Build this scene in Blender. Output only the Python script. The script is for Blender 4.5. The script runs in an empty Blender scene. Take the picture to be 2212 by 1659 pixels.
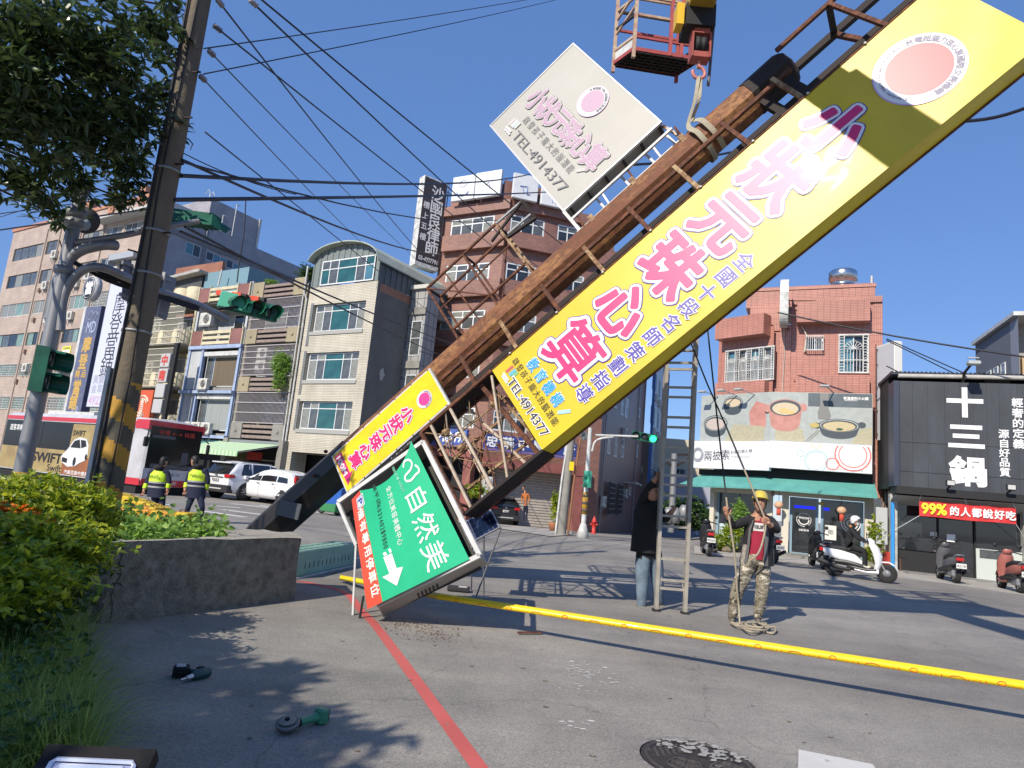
import bpy,math,random
from mathutils import Vector as V,Matrix as MX
random.seed(7)
SC = bpy.context.scene; COL = SC.collection
R_ = math.radians
# ---------------------------------------------------------------- camera, sky, sun, exposure
PITCH,ROLL,CAMH,FPX = R_(9.28),R_(5.3),1.5,1403.6   # FPX in pixels of a 2212 wide picture
fwd = V((0,math.cos(PITCH),math.sin(PITCH))); up0 = V((0,-math.sin(PITCH),math.cos(PITCH))); r0 = V((1,0,0))
RT = math.cos(ROLL)*r0 + math.sin(ROLL)*up0
UP = -math.sin(ROLL)*r0 + math.cos(ROLL)*up0
CO = V((0,0,CAMH))
cam = bpy.data.cameras.new('camera'); camo = bpy.data.objects.new('camera',cam); COL.objects.link(camo)
m = MX((RT,UP,-fwd)).transposed().to_4x4(); m.translation = CO; camo.matrix_world = m
cam.sensor_width = 36; cam.lens = 36*FPX/2212; cam.clip_start = .05; cam.clip_end = 3000; SC.camera = camo
SD = V((.78,1.05,-1)).normalized()                      # the way sunlight travels
sunv = -SD
w = bpy.data.worlds.new('World'); SC.world = w; w.use_nodes = True
nt = w.node_tree; bg = nt.nodes['Background']; sky = nt.nodes.new('ShaderNodeTexSky'); sky.sky_type = 'NISHITA'
sky.sun_disc = False; sky.sun_elevation = math.asin(sunv.z); sky.sun_rotation = math.atan2(sunv.x,sunv.y)
sky.altitude = 30; sky.air_density = 1.0; sky.dust_density = 0; sky.ozone_density = 5.0
hs = nt.nodes.new('ShaderNodeHueSaturation'); hs.inputs['Saturation'].default_value = 1.0; hs.inputs['Hue'].default_value = .508
nt.links.new(sky.outputs[0],hs.inputs['Color']); mxs = nt.nodes.new('ShaderNodeMix'); mxs.data_type = 'RGBA'; mxs.inputs[0].default_value = .5; mxs.inputs[7].default_value = (1.0,2.3,5.5,1)
nt.links.new(hs.outputs[0],mxs.inputs[6]); nt.links.new(mxs.outputs[2],bg.inputs[0]); bg.inputs[1].default_value = .115
sl = bpy.data.lights.new('sun','SUN'); sl.energy = 4.8; sl.angle = R_(.5); sl.color = (1,.91,.78)
so = bpy.data.objects.new('sun',sl); COL.objects.link(so); so.rotation_euler = SD.to_track_quat('-Z','Y').to_euler()
SC.view_settings.view_transform = 'Standard'; SC.view_settings.look = 'None'; SC.view_settings.gamma = 1
SC.view_settings.exposure = .3
SC.render.engine = 'CYCLES'; SC.cycles.max_bounces = 6; SC.cycles.transparent_max_bounces = 16
SC.cycles.use_denoising = True

# ---------------------------------------------------------------- where a point of the place lies
def ray(x,y): return (x-1106)/FPX*RT - (y-829.5)/FPX*UP + fwd
def at(x,y,Y):
    d = ray(x,y); return CO + d*(Y/d.y)
def sm(t): t = min(1,max(0,t)); return t*t*(3-2*t)
def gz(x,y):                                             # the side street falls away behind the crossing
    t = max(0,y-20)
    if t == 0: return 0.
    u = x/y
    return -.036*t*t/(t+4)*sm((u+.28)/.2)*(1-sm((u-.29)/.07))
def gp(x,y,z=None):
    d = ray(x,y); zz = 0 if z is None else z
    for i in range(1 if z is not None else 14):
        p = CO + d*((zz-CAMH)/d.z)
        if z is None: zz = .5*zz+.5*gz(p.x,p.y)
    return V((p.x,p.y,zz))

# ---------------------------------------------------------------- materials
MATS = {}
def mat(name,col,rough=.6,metal=0,noise=0,nscale=3,col2=None,bump=0,bscale=40,spec=.5,streak=0,coat=0,emit=0,ecol=None):
    if name in MATS: return MATS[name]
    m = bpy.data.materials.new(name); m.use_nodes = True; n = m.node_tree.nodes; l = m.node_tree.links; b = n['Principled BSDF']
    b.inputs['Base Color'].default_value = (*col,1); b.inputs['Roughness'].default_value = rough; b.inputs['Metallic'].default_value = metal
    b.inputs['Specular IOR Level'].default_value = spec; b.inputs['Coat Weight'].default_value = coat
    if emit: b.inputs['Emission Color'].default_value = (*(ecol or col),1); b.inputs['Emission Strength'].default_value = emit
    tc = None
    if noise or bump:
        tc = n.new('ShaderNodeTexCoord')
    if noise:
        t = n.new('ShaderNodeTexNoise'); t.inputs['Scale'].default_value = nscale; t.inputs['Detail'].default_value = 6; t.inputs['Roughness'].default_value = .65
        if streak:
            mp = n.new('ShaderNodeMapping'); mp.inputs['Scale'].default_value = (1,1,1/streak); l.new(tc.outputs['Object'],mp.inputs[0]); l.new(mp.outputs[0],t.inputs['Vector'])
        else: l.new(tc.outputs['Object'],t.inputs['Vector'])
        r = n.new('ShaderNodeValToRGB'); r.color_ramp.elements[0].position = .5-noise*.3; r.color_ramp.elements[1].position = .5+noise*.3
        c2 = col2 or tuple(c*.55 for c in col)
        r.color_ramp.elements[0].color = (*c2,1); r.color_ramp.elements[1].color = (*col,1)
        l.new(t.outputs['Fac'],r.inputs[0]); l.new(r.outputs[0],b.inputs['Base Color'])
    if bump:
        t2 = n.new('ShaderNodeTexNoise'); t2.inputs['Scale'].default_value = bscale; t2.inputs['Detail'].default_value = 3; l.new(tc.outputs['Object'],t2.inputs['Vector'])
        bp = n.new('ShaderNodeBump'); bp.inputs['Strength'].default_value = bump; bp.inputs['Distance'].default_value = .02
        l.new(t2.outputs['Fac'],bp.inputs['Height']); l.new(bp.outputs[0],b.inputs['Normal'])
    MATS[name] = m; return m
def tiles(name,col,grout,sx,sz,col2=None,off=.5,mortar=.01,bump=.3,rough=.45,wear=.25,axis='x'):
    """wall of small tiles; object x runs along the wall (or y), z up; sx, sz in metres"""
    if name in MATS: return MATS[name]
    m = bpy.data.materials.new(name); m.use_nodes = True; n = m.node_tree.nodes; l = m.node_tree.links; b = n['Principled BSDF']
    tc = n.new('ShaderNodeTexCoord'); sp = n.new('ShaderNodeSeparateXYZ'); cb = n.new('ShaderNodeCombineXYZ'); l.new(tc.outputs['Object'],sp.inputs[0])
    ad = n.new('ShaderNodeMath'); l.new(sp.outputs[0],ad.inputs[0]); l.new(sp.outputs[1],ad.inputs[1])
    l.new(ad.outputs[0],cb.inputs[0]); l.new(sp.outputs[2],cb.inputs[1])
    t = n.new('ShaderNodeTexBrick'); l.new(cb.outputs[0],t.inputs['Vector']); t.inputs['Scale'].default_value = 1
    t.inputs['Brick Width'].default_value = sx; t.inputs['Row Height'].default_value = sz; t.inputs['Mortar Size'].default_value = mortar
    t.inputs['Mortar Smooth'].default_value = .1; t.offset = off
    t.inputs['Color1'].default_value = (*col,1); t.inputs['Color2'].default_value = (*(col2 or col),1); t.inputs['Mortar'].default_value = (*grout,1)
    ns = n.new('ShaderNodeTexNoise'); ns.inputs['Scale'].default_value = .7; ns.inputs['Detail'].default_value = 7; l.new(tc.outputs['Object'],ns.inputs['Vector'])
    mr = n.new('ShaderNodeMapRange'); mr.inputs[1].default_value = .3; mr.inputs[2].default_value = .7; mr.inputs[3].default_value = 1-wear; mr.inputs[4].default_value = 1.05
    l.new(ns.outputs['Fac'],mr.inputs[0])
    mx = n.new('ShaderNodeMix'); mx.data_type = 'RGBA'; mx.blend_type = 'MULTIPLY'; mx.inputs[0].default_value = 1
    l.new(t.outputs['Color'],mx.inputs[6]); l.new(mr.outputs[0],mx.inputs[7]); l.new(mx.outputs[2],b.inputs['Base Color'])
    b.inputs['Roughness'].default_value = rough
    bp = n.new('ShaderNodeBump'); bp.inputs['Strength'].default_value = bump; bp.inputs['Distance'].default_value = .01; bp.invert = True
    l.new(t.outputs['Fac'],bp.inputs['Height']); l.new(bp.outputs[0],b.inputs['Normal'])
    MATS[name] = m; return m

# ---------------------------------------------------------------- mesh building
class MB:
    def __init__(s,M=None): s.v = []; s.f = []; s.mi = []; s.ms = []; s.M = M; s.cur = 0; s.sm = False; s.smooth = []
    def use(s,m):
        if m not in s.ms: s.ms.append(m)
        s.cur = s.ms.index(m); return s
    def add(s,vs,fs,M=None):
        k = len(s.v); M = M or s.M
        for p in vs:
            p = V(p); s.v.append(M @ p if M else p)
        for f in fs: s.f.append([i+k for i in f]); s.mi.append(s.cur); s.smooth.append(s.sm)
        return s
    def box(s,a,b,M=None):
        (x0,y0,z0),(x1,y1,z1) = a,b
        return s.add([(x0,y0,z0),(x1,y0,z0),(x1,y1,z0),(x0,y1,z0),(x0,y0,z1),(x1,y0,z1),(x1,y1,z1),(x0,y1,z1)],
            [(0,3,2,1),(4,5,6,7),(0,1,5,4),(1,2,6,5),(2,3,7,6),(3,0,4,7)],M)
    def bev(s,a,b,r,M=None):
        """box with chamfered edges"""
        (x0,y0,z0),(x1,y1,z1) = a,b; r = min(r,.49*min(x1-x0,y1-y0,z1-z0)); vs = []; 
        for z,q in ((z0,r),(z0+r,0),(z1-r,0),(z1,r)):
            X0,X1,Y0,Y1 = x0+q,x1-q,y0+q,y1-q
            vs += [(X0+r,Y0,z),(X1-r,Y0,z),(X1,Y0+r,z),(X1,Y1-r,z),(X1-r,Y1,z),(X0+r,Y1,z),(X0,Y1-r,z),(X0,Y0+r,z)]
        fs = [tuple(range(7,-1,-1)),tuple(range(24,32))]
        for k in range(3):
            for i in range(8): j = (i+1) % 8; fs.append((k*8+i,k*8+j,k*8+8+j,k*8+8+i))
        return s.add(vs,fs,M)
    def beam(s,p,q,w,h=None,up=(0,0,1),M=None):
        """square bar from p to q"""
        p,q = V(p),V(q); h = h or w; d = (q-p); L = d.length; d = d/L; u = V(up)
        if abs(d.dot(u)) > .98: u = V((1,0,0))
        x = d.cross(u).normalized()*w/2; y = x.cross(d).normalized()*h/2
        return s.add([p-x-y,p+x-y,p+x+y,p-x+y,q-x-y,q+x-y,q+x+y,q-x+y],[(0,3,2,1),(4,5,6,7),(0,1,5,4),(1,2,6,5),(2,3,7,6),(3,0,4,7)],M)
    def tube(s,pts,r,n=8,cap=True,M=None,closed=False):
        pts = [V(p) for p in pts]; rs = r if isinstance(r,(list,tuple)) else [r]*len(pts); vs = []; fs = []; prev = None
        for i,p in enumerate(pts):
            a = pts[i-1] if i else (pts[-1] if closed else p); c = pts[(i+1) % len(pts)] if (i+1 < len(pts) or closed) else p
            d = (c-a).normalized() if (c-a).length > 1e-9 else V((0,0,1))
            if prev is None:
                u = V((0,0,1)) if abs(d.z) < .9 else V((1,0,0)); prev = (u - d*u.dot(d)).normalized()
            else:
                prev = prev - d*prev.dot(d); prev = prev.normalized() if prev.length > 1e-6 else d.orthogonal().normalized()
            b = d.cross(prev)
            for k in range(n):
                t = 2*math.pi*k/n; vs.append(p + (prev*math.cos(t)+b*math.sin(t))*rs[i])
        m = len(pts)
        for i in range(m if closed else m-1):
            j = (i+1) % m
            for k in range(n): fs.append((i*n+k,i*n+(k+1)%n,j*n+(k+1)%n,j*n+k))
        o = s.sm; s.sm = n > 5; s.add(vs,fs,M); s.sm = o
        if cap and not closed: s.add(vs[:n],[tuple(range(n-1,-1,-1))],M); s.add(vs[-n:],[tuple(range(n))],M)
        return s
    def lathe(s,c,prof,n=16,ax=(0,0,1),M=None,smooth=True):
        """prof: (radius, along) pairs round the axis ax at c"""
        c = V(c); a = V(ax).normalized(); u = a.orthogonal().normalized(); b = a.cross(u); vs = []; fs = []
        for r,h in prof:
            for k in range(n):
                t = 2*math.pi*k/n; vs.append(c + a*h + (u*math.cos(t)+b*math.sin(t))*max(r,1e-4))
        for i in range(len(prof)-1):
            for k in range(n): fs.append((i*n+k,i*n+(k+1)%n,(i+1)*n+(k+1)%n,(i+1)*n+k))
        fs.append(tuple(range(n-1,-1,-1))); fs.append(tuple(range((len(prof)-1)*n,len(prof)*n)))
        o = s.sm; s.sm = smooth; s.add(vs,fs,M); s.sm = o; return s
    def prism(s,poly,a,b,M=None,ax=2):
        """poly of (p,q) pairs swept along axis ax from a to b"""
        n = len(poly)
        def mk(p,t): return {2: (p[0],p[1],t),1: (p[0],t,p[1]),0: (t,p[0],p[1])}[ax]
        vs = [mk(p,a) for p in poly]+[mk(p,b) for p in poly]
        return s.add(vs,[tuple(range(n-1,-1,-1)),tuple(range(n,2*n))]+[(i,(i+1)%n,n+(i+1)%n,n+i) for i in range(n)],M)
    def loft(s,rings,M=None,smooth=True,caps=True):
        n = len(rings[0]); vs = [p for r in rings for p in r]; fs = []
        for i in range(len(rings)-1):
            for k in range(n): fs.append((i*n+k,i*n+(k+1)%n,(i+1)*n+(k+1)%n,(i+1)*n+k))
        o = s.sm; s.sm = smooth; s.add(vs,fs,M); s.sm = o
        if caps: s.add(rings[0],[tuple(range(n-1,-1,-1))],M); s.add(rings[-1],[tuple(range(n))],M)
        return s
    def quad(s,a,b,c,d,M=None): return s.add([a,b,c,d],[(0,1,2,3)],M)
    def mesh(s,name,mt=None):
        me = bpy.data.meshes.new(name); me.from_pydata([tuple(p) for p in s.v],[],s.f)
        for m in ([mt] if mt and not s.ms else s.ms): me.materials.append(m)
        if s.ms: me.polygons.foreach_set('material_index',s.mi)
        me.polygons.foreach_set('use_smooth',s.smooth); me.update(); return me
    def build(s,name,mt=None,parent=None,**kw): return link(name,s.mesh(name,mt),parent,**kw)
def link(name,me,parent=None,loc=None,label=None,cat=None,group=None,kind=None,M=None):
    o = bpy.data.objects.new(name,me); COL.objects.link(o)
    if M is not None: o.matrix_local = M
    if loc is not None: o.location = loc
    if parent: o.parent = parent
    tag(o,label,cat,group,kind); return o
def tag(o,label=None,cat=None,group=None,kind=None):
    for k,v in (('label',label),('category',cat),('group',group),('kind',kind)):
        if v: o[k] = v
    return o
def thing(name,label,cat,loc=(0,0,0),rz=0,group=None):
    o = bpy.data.objects.new(name,None); COL.objects.link(o); o.location = loc; o.rotation_euler = (0,0,rz); return tag(o,label,cat,group)
def copy_tree(o,parent=None):
    c = o.copy(); COL.objects.link(c); c.parent = parent
    for ch in [x for x in KIDS(o)]: copy_tree(ch,c)
    return c
def KIDS(o): return [x for x in bpy.data.objects if x.parent == o]
def fr(o,rz=0): return MX.Translation(V(o)) @ MX.Rotation(rz,4,'Z')

# ---------------------------------------------------------------- lettering
_G = {}
def glyph(ch,bev):
    k = (ch,round(bev,4))
    if k in _G: return _G[k]
    cu = bpy.data.curves.new('g','FONT'); cu.body = ch; cu.size = 1; cu.bevel_depth = bev; cu.bevel_resolution = 1 if bev > .03 else 0; cu.resolution_u = 3
    o = bpy.data.objects.new('g',cu); COL.objects.link(o); dg = bpy.context.evaluated_depsgraph_get()
    me = bpy.data.meshes.new_from_object(o.evaluated_get(dg))
    vs = [(v.co.x,v.co.y,v.co.z/max(bev,1e-6)) for v in me.vertices]; fs = [tuple(p.vertices) for p in me.polygons]
    bpy.data.objects.remove(o); bpy.data.curves.remove(cu); bpy.data.meshes.remove(me)
    _G[k] = (vs,fs); return _G[k]
def ext(ch):
    vs,_ = glyph(ch,0); xs = [v[0] for v in vs] or [0,1]; ys = [v[1] for v in vs] or [0,1]; return min(xs),max(xs),min(ys),max(ys)
def put(mb,s,f,cx,cy,w=None,h=None,bev=0,lift=.002,th=.0015,keep=False):
    """write s centred at (cx, cy), fitted to w x h, through the map f(u, v, lift)"""
    x0,x1,y0,y1 = ext(s); sw,sh = x1-x0,y1-y0
    if len(s) == 1 and ord(s) > 0x2e80: x0,y0 = (x0+x1)/2-.46,(y0+y1)/2-.46; sw = sh = .92; x1,y1 = x0+sw,y0+sh
    kx = w/sw if w else None; ky = h/sh if h else None
    kx = kx or ky; ky = ky or kx
    vs,fs = glyph(s,bev); mx,my = (x0+x1)/2,(y0+y1)/2
    mb.add([f(cx+(v[0]-mx)*kx,cy+(v[1]-my)*ky,lift+v[2]*th) for v in vs],fs)
def outline(ch):
    k = ('o',ch)
    if k in _G: return _G[k]
    cu = bpy.data.curves.new('g','FONT'); cu.body = ch; cu.size = 1; cu.fill_mode = 'NONE'; cu.resolution_u = 3
    o = bpy.data.objects.new('g',cu); COL.objects.link(o); me = bpy.data.meshes.new_from_object(o.evaluated_get(bpy.context.evaluated_depsgraph_get()))
    _G[k] = ([(v.co.x,v.co.y) for v in me.vertices],[tuple(e.vertices) for e in me.edges]); bpy.data.objects.remove(o); bpy.data.curves.remove(cu); bpy.data.meshes.remove(me); return _G[k]
def put_round(mb,ch,f,cx,cy,w,h,r,lift,n=8):
    """a character swollen by r (of its own height) with round ends, as flat vinyl"""
    x0,x1,y0,y1 = ext(ch); mx,my = (x0+x1)/2,(y0+y1)/2; kx,ky = w/.92,h/.92
    g = lambda x,y,l: f(cx+(x-mx)*kx,cy+(y-my)*ky,l)
    vs,fs = glyph(ch,0); mb.add([g(v[0],v[1],lift) for v in vs],fs); vs,es = outline(ch); z = lift+.00003
    for i,(x,y) in enumerate(vs):
        z += .000012; mb.add([g(x+r*math.cos(2*math.pi*k/n),y+r*math.sin(2*math.pi*k/n),z) for k in range(n)],[tuple(range(n))])
    for a,b in es:
        (xa,ya),(xb,yb) = vs[a],vs[b]; L = math.hypot(xb-xa,yb-ya)
        if L < 1e-4: continue
        dx,dy = -(yb-ya)/L*r,(xb-xa)/L*r; z += .000008; mb.add([g(xa+dx,ya+dy,z),g(xa-dx,ya-dy,z),g(xb-dx,yb-dy,z),g(xb+dx,yb+dy,z)],[(0,1,2,3)])
def lines(mb,chars,f,p,q,w,h=None,**k):
    """single characters spaced evenly from p to q"""
    n = len(chars)
    for i,c in enumerate(chars):
        if c == ' ': continue
        t = i/(n-1) if n > 1 else 0; put(mb,c,f,p[0]+(q[0]-p[0])*t,p[1]+(q[1]-p[1])*t,w,h or w,**k)
def flat(M): return lambda u,v,l: M @ V((u,-l,v))      # local x right, z up, face looks along -y
def text(parent,M,s,cx,cz,w=None,h=None,m=None,bev=.01,lift=.004,name='lettering',cells=None):
    mb = MB(); f = flat(M)
    if cells: lines(mb,s,f,(cx,cz),cells,w,h,bev=bev,lift=lift)
    else: put(mb,s,f,cx,cz,w,h,bev=bev,lift=lift)
    return mb.build(name,m,parent)
# ---------------------------------------------------------------- ground and road markings
def asphalt():
    m = bpy.data.materials.new('asphalt'); m.use_nodes = True; n = m.node_tree.nodes; l = m.node_tree.links; b = n['Principled BSDF']; b.inputs['Roughness'].default_value = .85
    tc = n.new('ShaderNodeTexCoord')
    def noise(s,d=5,r=.6):
        t = n.new('ShaderNodeTexNoise'); t.inputs['Scale'].default_value = s; t.inputs['Detail'].default_value = d; t.inputs['Roughness'].default_value = r; l.new(tc.outputs['Object'],t.inputs['Vector']); return t.outputs['Fac']
    def ramp(f,a,b_,ca,cb):
        r = n.new('ShaderNodeValToRGB'); r.color_ramp.elements[0].position = a; r.color_ramp.elements[1].position = b_; r.color_ramp.elements[0].color = (*ca,1); r.color_ramp.elements[1].color = (*cb,1); l.new(f,r.inputs[0]); return r.outputs[0]
    def mul(a,c,typ='MULTIPLY',f=1):
        x = n.new('ShaderNodeMix'); x.data_type = 'RGBA'; x.blend_type = typ; x.inputs[0].default_value = f; l.new(a,x.inputs[6]); l.new(c,x.inputs[7]); return x.outputs[2]
    base = ramp(noise(.22,4),.35,.66,(.2,.189,.172),(.325,.308,.279))
    base = mul(base,ramp(noise(1.7,6,.7),.35,.65,(.84,.84,.85),(1.05,1.04,1.02)))
    st = n.new('ShaderNodeTexNoise'); mp = n.new('ShaderNodeMapping'); mp.inputs['Rotation'].default_value = (0,0,-.5); mp.inputs['Scale'].default_value = (.25,2.2,1)
    l.new(tc.outputs['Object'],mp.inputs[0]); l.new(mp.outputs[0],st.inputs['Vector']); st.inputs['Scale'].default_value = .9; st.inputs['Detail'].default_value = 5
    base = mul(base,ramp(st.outputs['Fac'],.35,.7,(.86,.86,.87),(1.06,1.05,1.04)))
    v = n.new('ShaderNodeTexVoronoi'); v.inputs['Scale'].default_value = 130; l.new(tc.outputs['Object'],v.inputs['Vector'])
    sp = n.new('ShaderNodeSeparateColor'); l.new(v.outputs['Color'],sp.inputs[0])
    base = mul(base,ramp(sp.outputs[0],0,1,(.72,.72,.73),(1.3,1.29,1.26)))
    # a few hairline cracks
    cr = n.new('ShaderNodeTexVoronoi'); cr.feature = 'DISTANCE_TO_EDGE'; cr.inputs['Scale'].default_value = .33
    ds = n.new('ShaderNodeVectorMath'); ds.operation = 'ADD'; nn = n.new('ShaderNodeTexNoise'); nn.inputs['Scale'].default_value = 1.3; nn.inputs['Detail'].default_value = 6
    l.new(tc.outputs['Object'],nn.inputs['Vector']); l.new(tc.outputs['Object'],ds.inputs[0]); l.new(nn.outputs['Color'],ds.inputs[1]); l.new(ds.outputs[0],cr.inputs['Vector'])
    base = mul(base,ramp(cr.outputs['Distance'],0,.0035,(.62,.61,.6),(1,1,1)),f=.8)
    l.new(base,b.inputs['Base Color'])
    bp = n.new('ShaderNodeBump'); bp.inputs['Strength'].default_value = .5; bp.inputs['Distance'].default_value = .006; l.new(sp.outputs[1],bp.inputs['Height']); l.new(bp.outputs[0],b.inputs['Normal'])
    return m
M_ASPH = asphalt()
def ground():
    xs = [-900,-300,-120,-60] + [-40+i*2 for i in range(46)] + [60,120,300,900]
    ys = [-300,-60,-10,0,10,18] + [20+i*1.5 for i in range(44)] + [95,120,160,220,400,900,1500]
    mb = MB()
    vs = [(x,y,gz(x,y)) for y in ys for x in xs]; n = len(xs)
    mb.add(vs,[(j*n+i,j*n+i+1,(j+1)*n+i+1,(j+1)*n+i) for j in range(len(ys)-1) for i in range(n-1)])
    mb.build('road',M_ASPH,kind='structure')
ground()
def worn(name,col,amt=.5,sc=9):
    """paint on the road, worn through in places to the asphalt below"""
    m = mat(name,col,.7,noise=.8,nscale=2,col2=tuple(c*.8 for c in col))
    n = m.node_tree.nodes; l = m.node_tree.links; b = n['Principled BSDF']; tc = [x for x in n if x.type == 'TEX_COORD'][0]
    t = n.new('ShaderNodeTexNoise'); t.inputs['Scale'].default_value = sc; t.inputs['Detail'].default_value = 8; t.inputs['Roughness'].default_value = .75; l.new(tc.outputs['Object'],t.inputs['Vector'])
    r = n.new('ShaderNodeValToRGB'); r.color_ramp.elements[0].position = amt-.03; r.color_ramp.elements[1].position = amt+.03; l.new(t.outputs['Fac'],r.inputs[0])
    l.new(r.outputs[0],b.inputs['Alpha']); return m
W_PAINT = worn('road paint white',(.62,.61,.58),.36,7); R_PAINT = worn('road paint red',(.55,.11,.1),.3,14)
def ground_poly(name,pts,m,z=.004):
    mb = MB(); mb.add([(p.x,p.y,p.z+z) for p in pts],[tuple(range(len(pts)))]); return mb.build(name,m,kind='structure')
def ground_strip(name,cl,w,m,z=.004,parent=None):
    """a painted line along ground points"""
    mb = MB(); L = []
    for i,p in enumerate(cl):
        a = cl[max(0,i-1)]; c = cl[min(len(cl)-1,i+1)]; d = (c-a); d.z = 0; d.normalize(); nrm = V((-d.y,d.x,0))*w/2
        L.append((p+nrm+V((0,0,z)),p-nrm+V((0,0,z))))
    for i in range(len(L)-1): mb.add([L[i][0],L[i][1],L[i+1][1],L[i+1][0]],[(0,1,2,3)])
    return mb.build(name,m,parent,kind=None if parent else 'structure')
def cr(pts,n=6):
    """smooth curve through points"""
    pts = [V(p) for p in pts]; out = []
    for i in range(len(pts)-1):
        a,b,c,d = pts[max(0,i-1)],pts[i],pts[i+1],pts[min(len(pts)-1,i+2)]
        for k in range(n):
            t = k/n; out.append(.5*((2*b)+(c-a)*t+(2*a-5*b+4*c-d)*t*t+(3*b-a-3*c+d)*t**3))
    return out+[pts[-1]]
ground_strip('kerb_line',cr([gp(640,1256,0),gp(674,1261,0),gp(744,1280,0),gp(779,1318,0),gp(822,1366,0),gp(1035,1659,0),gp(1100,1750,0)]),.1,R_PAINT)
ground_poly('lane_mark',[gp(1725,1620,0),gp(1885,1652,0),gp(1990,1800,0),gp(1722,1800,0)],W_PAINT)
for a,b_ in (((424,1102),(528,1117)),((481,1101),(660,1124)),((560,1092),(760,1116)),((640,1088),(840,1112)),((455,1092),(520,1097)),((640,1072),(720,1078)),((395,1108),(462,1120)),((690,1100),(735,1105)),((300,1085),(380,1092)),((500,1088),(600,1099))):
    ground_strip('crossing_stripe',[gp(*a,0),gp(*b_,0)],.34,W_PAINT)
ground_strip('road_centre_line',[gp(520,1078,0),gp(420,1071,0)],.15,worn('road paint yellow',(.6,.42,.08),.45))
ground_poly('concrete_apron',[gp(x,y) for x,y in ((905,1098),(1000,1108),(1120,1118),(1236,1136),(1236,1156),(1190,1160),(1060,1140),(900,1118))],mat('apron concrete',(.42,.4,.36),.9,noise=.8,nscale=1.5,col2=(.28,.265,.24),bump=.3,bscale=20),.03)
ground_poly('shop_pavement',[gp(x,y,0) for x,y in ((1500,1180),(1640,1186),(1890,1218),(2300,1272),(2300,1300),(2050,1262),(1880,1240),(1700,1215),(1500,1196))],mat('apron concrete',(.42,.4,.36)),.006)
# paint splashes near the tape
rs = random.Random(3); mb = MB()
for cx,cy,n in ((1240,1440,26),(1262,1455,16),(1290,1452,14),(1310,1470,9),(1245,1482,7),(1300,1490,5),(1225,1560,8),(1265,1570,5)):
    for k in range(n):
        c = gp(cx+rs.gauss(0,14),cy+rs.gauss(0,7),0); r = rs.uniform(.004,.028); q = rs.uniform(.25,.6); a0 = rs.uniform(0,6); nn = 7
        mb.add([(c.x+math.cos(a0+t*6.283/nn)*r*rs.uniform(.7,1.3),c.y+math.sin(a0+t*6.283/nn)*r*q*rs.uniform(.7,1.2),.004) for t in range(nn)],[tuple(range(nn))])
mb.build('paint_splashes',mat('splash',(.6,.59,.56),.7),kind='structure')
# manhole cover
def manhole():
    c = gp(1507,1645,0); r = .345; t = thing('manhole_cover','round iron manhole cover with petal pattern and worn white paint, set in the road','manhole cover',(c.x,c.y,0),.5)
    iron = mat('cast iron',(.07,.06,.058),.55,.4,noise=.6,nscale=30,col2=(.035,.03,.03),bump=.4,bscale=220)
    MB().lathe((0,0,0),[(r+.03,.001),(r+.03,.006),(r,.006),(r,.001)],48,smooth=False).build('frame',mat('iron rim',(.3,.28,.26),.7,noise=.7,nscale=20,col2=(.1,.09,.09)),t)
    MB().lathe((0,0,0),[(r-.008,.001),(r-.008,.005)],48,smooth=False).build('lid',iron,t)
    mb = MB(); 
    def seg(pts,w_,h=.0095):
        for i in range(len(pts)-1):
            mb.beam((*pts[i],.007),(*pts[i+1],.007),w_,.006)
    for rr in (.31,.3):
        seg([(rr*math.cos(a/24*math.pi),rr*math.sin(a/24*math.pi)) for a in range(49)],.005)
    for k in range(5):                                    # petals
        a = k*2*math.pi/5; cx,cy = -.13+.055*math.cos(a),-.03+.055*math.sin(a)
        seg([(cx+.05*math.cos(q/8*math.pi),cy+.05*math.sin(q/8*math.pi)) for q in range(17)],.006)
        seg([(cx+.025*math.cos(q/6*math.pi),cy+.025*math.sin(q/6*math.pi)) for q in range(13)],.005)
    for k in range(9):                                    # rows of bent bars
        x = -.2+k*.045; seg([(x,.12),(x+.012,.15),(x+.03,.165),(x+.035,.19)],.012)
        seg([(x,.2),(x+.012,.225),(x+.03,.235)],.01)
    for k in range(6): seg([(-.02+.27*math.cos(R_(-80+k*9)),-.02+.27*math.sin(R_(-80+k*9))),(.02+.12*math.cos(R_(-80+k*12)),-.02+.12*math.sin(R_(-80+k*12)))],.007)
    seg([(.0,-.1),(.04,-.14),(.1,-.15),(.16,-.13),(.18,-.08),(.12,-.06),(.05,-.07),(0,-.1)],.01)
    put(mb,'桃園市',lambda u,v,l: V((u,v,.008+l)),.09,-.105,w=.11,h=.04,bev=.02)
    mb.build('raised_pattern',mat('worn iron',(.17,.155,.14),.45,.5,noise=.7,nscale=40,col2=(.09,.08,.075)),t,kind='stuff')
    rs = random.Random(5); mb = MB()
    for k in range(170):
        a = rs.uniform(-.35,1.9); q = r*math.sqrt(rs.uniform(.05,.93)); x,y = q*math.cos(a),q*math.sin(a)
        if x*.75+y*.6 < .1+rs.gauss(0,.045): continue
        s_ = rs.uniform(.005,.028); a0 = rs.uniform(0,6)
        mb.add([(x+math.cos(a0+j*.9)*s_*rs.uniform(.6,1.3),y+math.sin(a0+j*.9)*s_*rs.uniform(.5,1),.0108+k*1e-6) for j in range(7)],[tuple(range(7))])
    mb.build('paint_flakes',mat('old white paint',(.4,.39,.36),.8,noise=.8,nscale=30),t,kind='stuff')
manhole()
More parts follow.
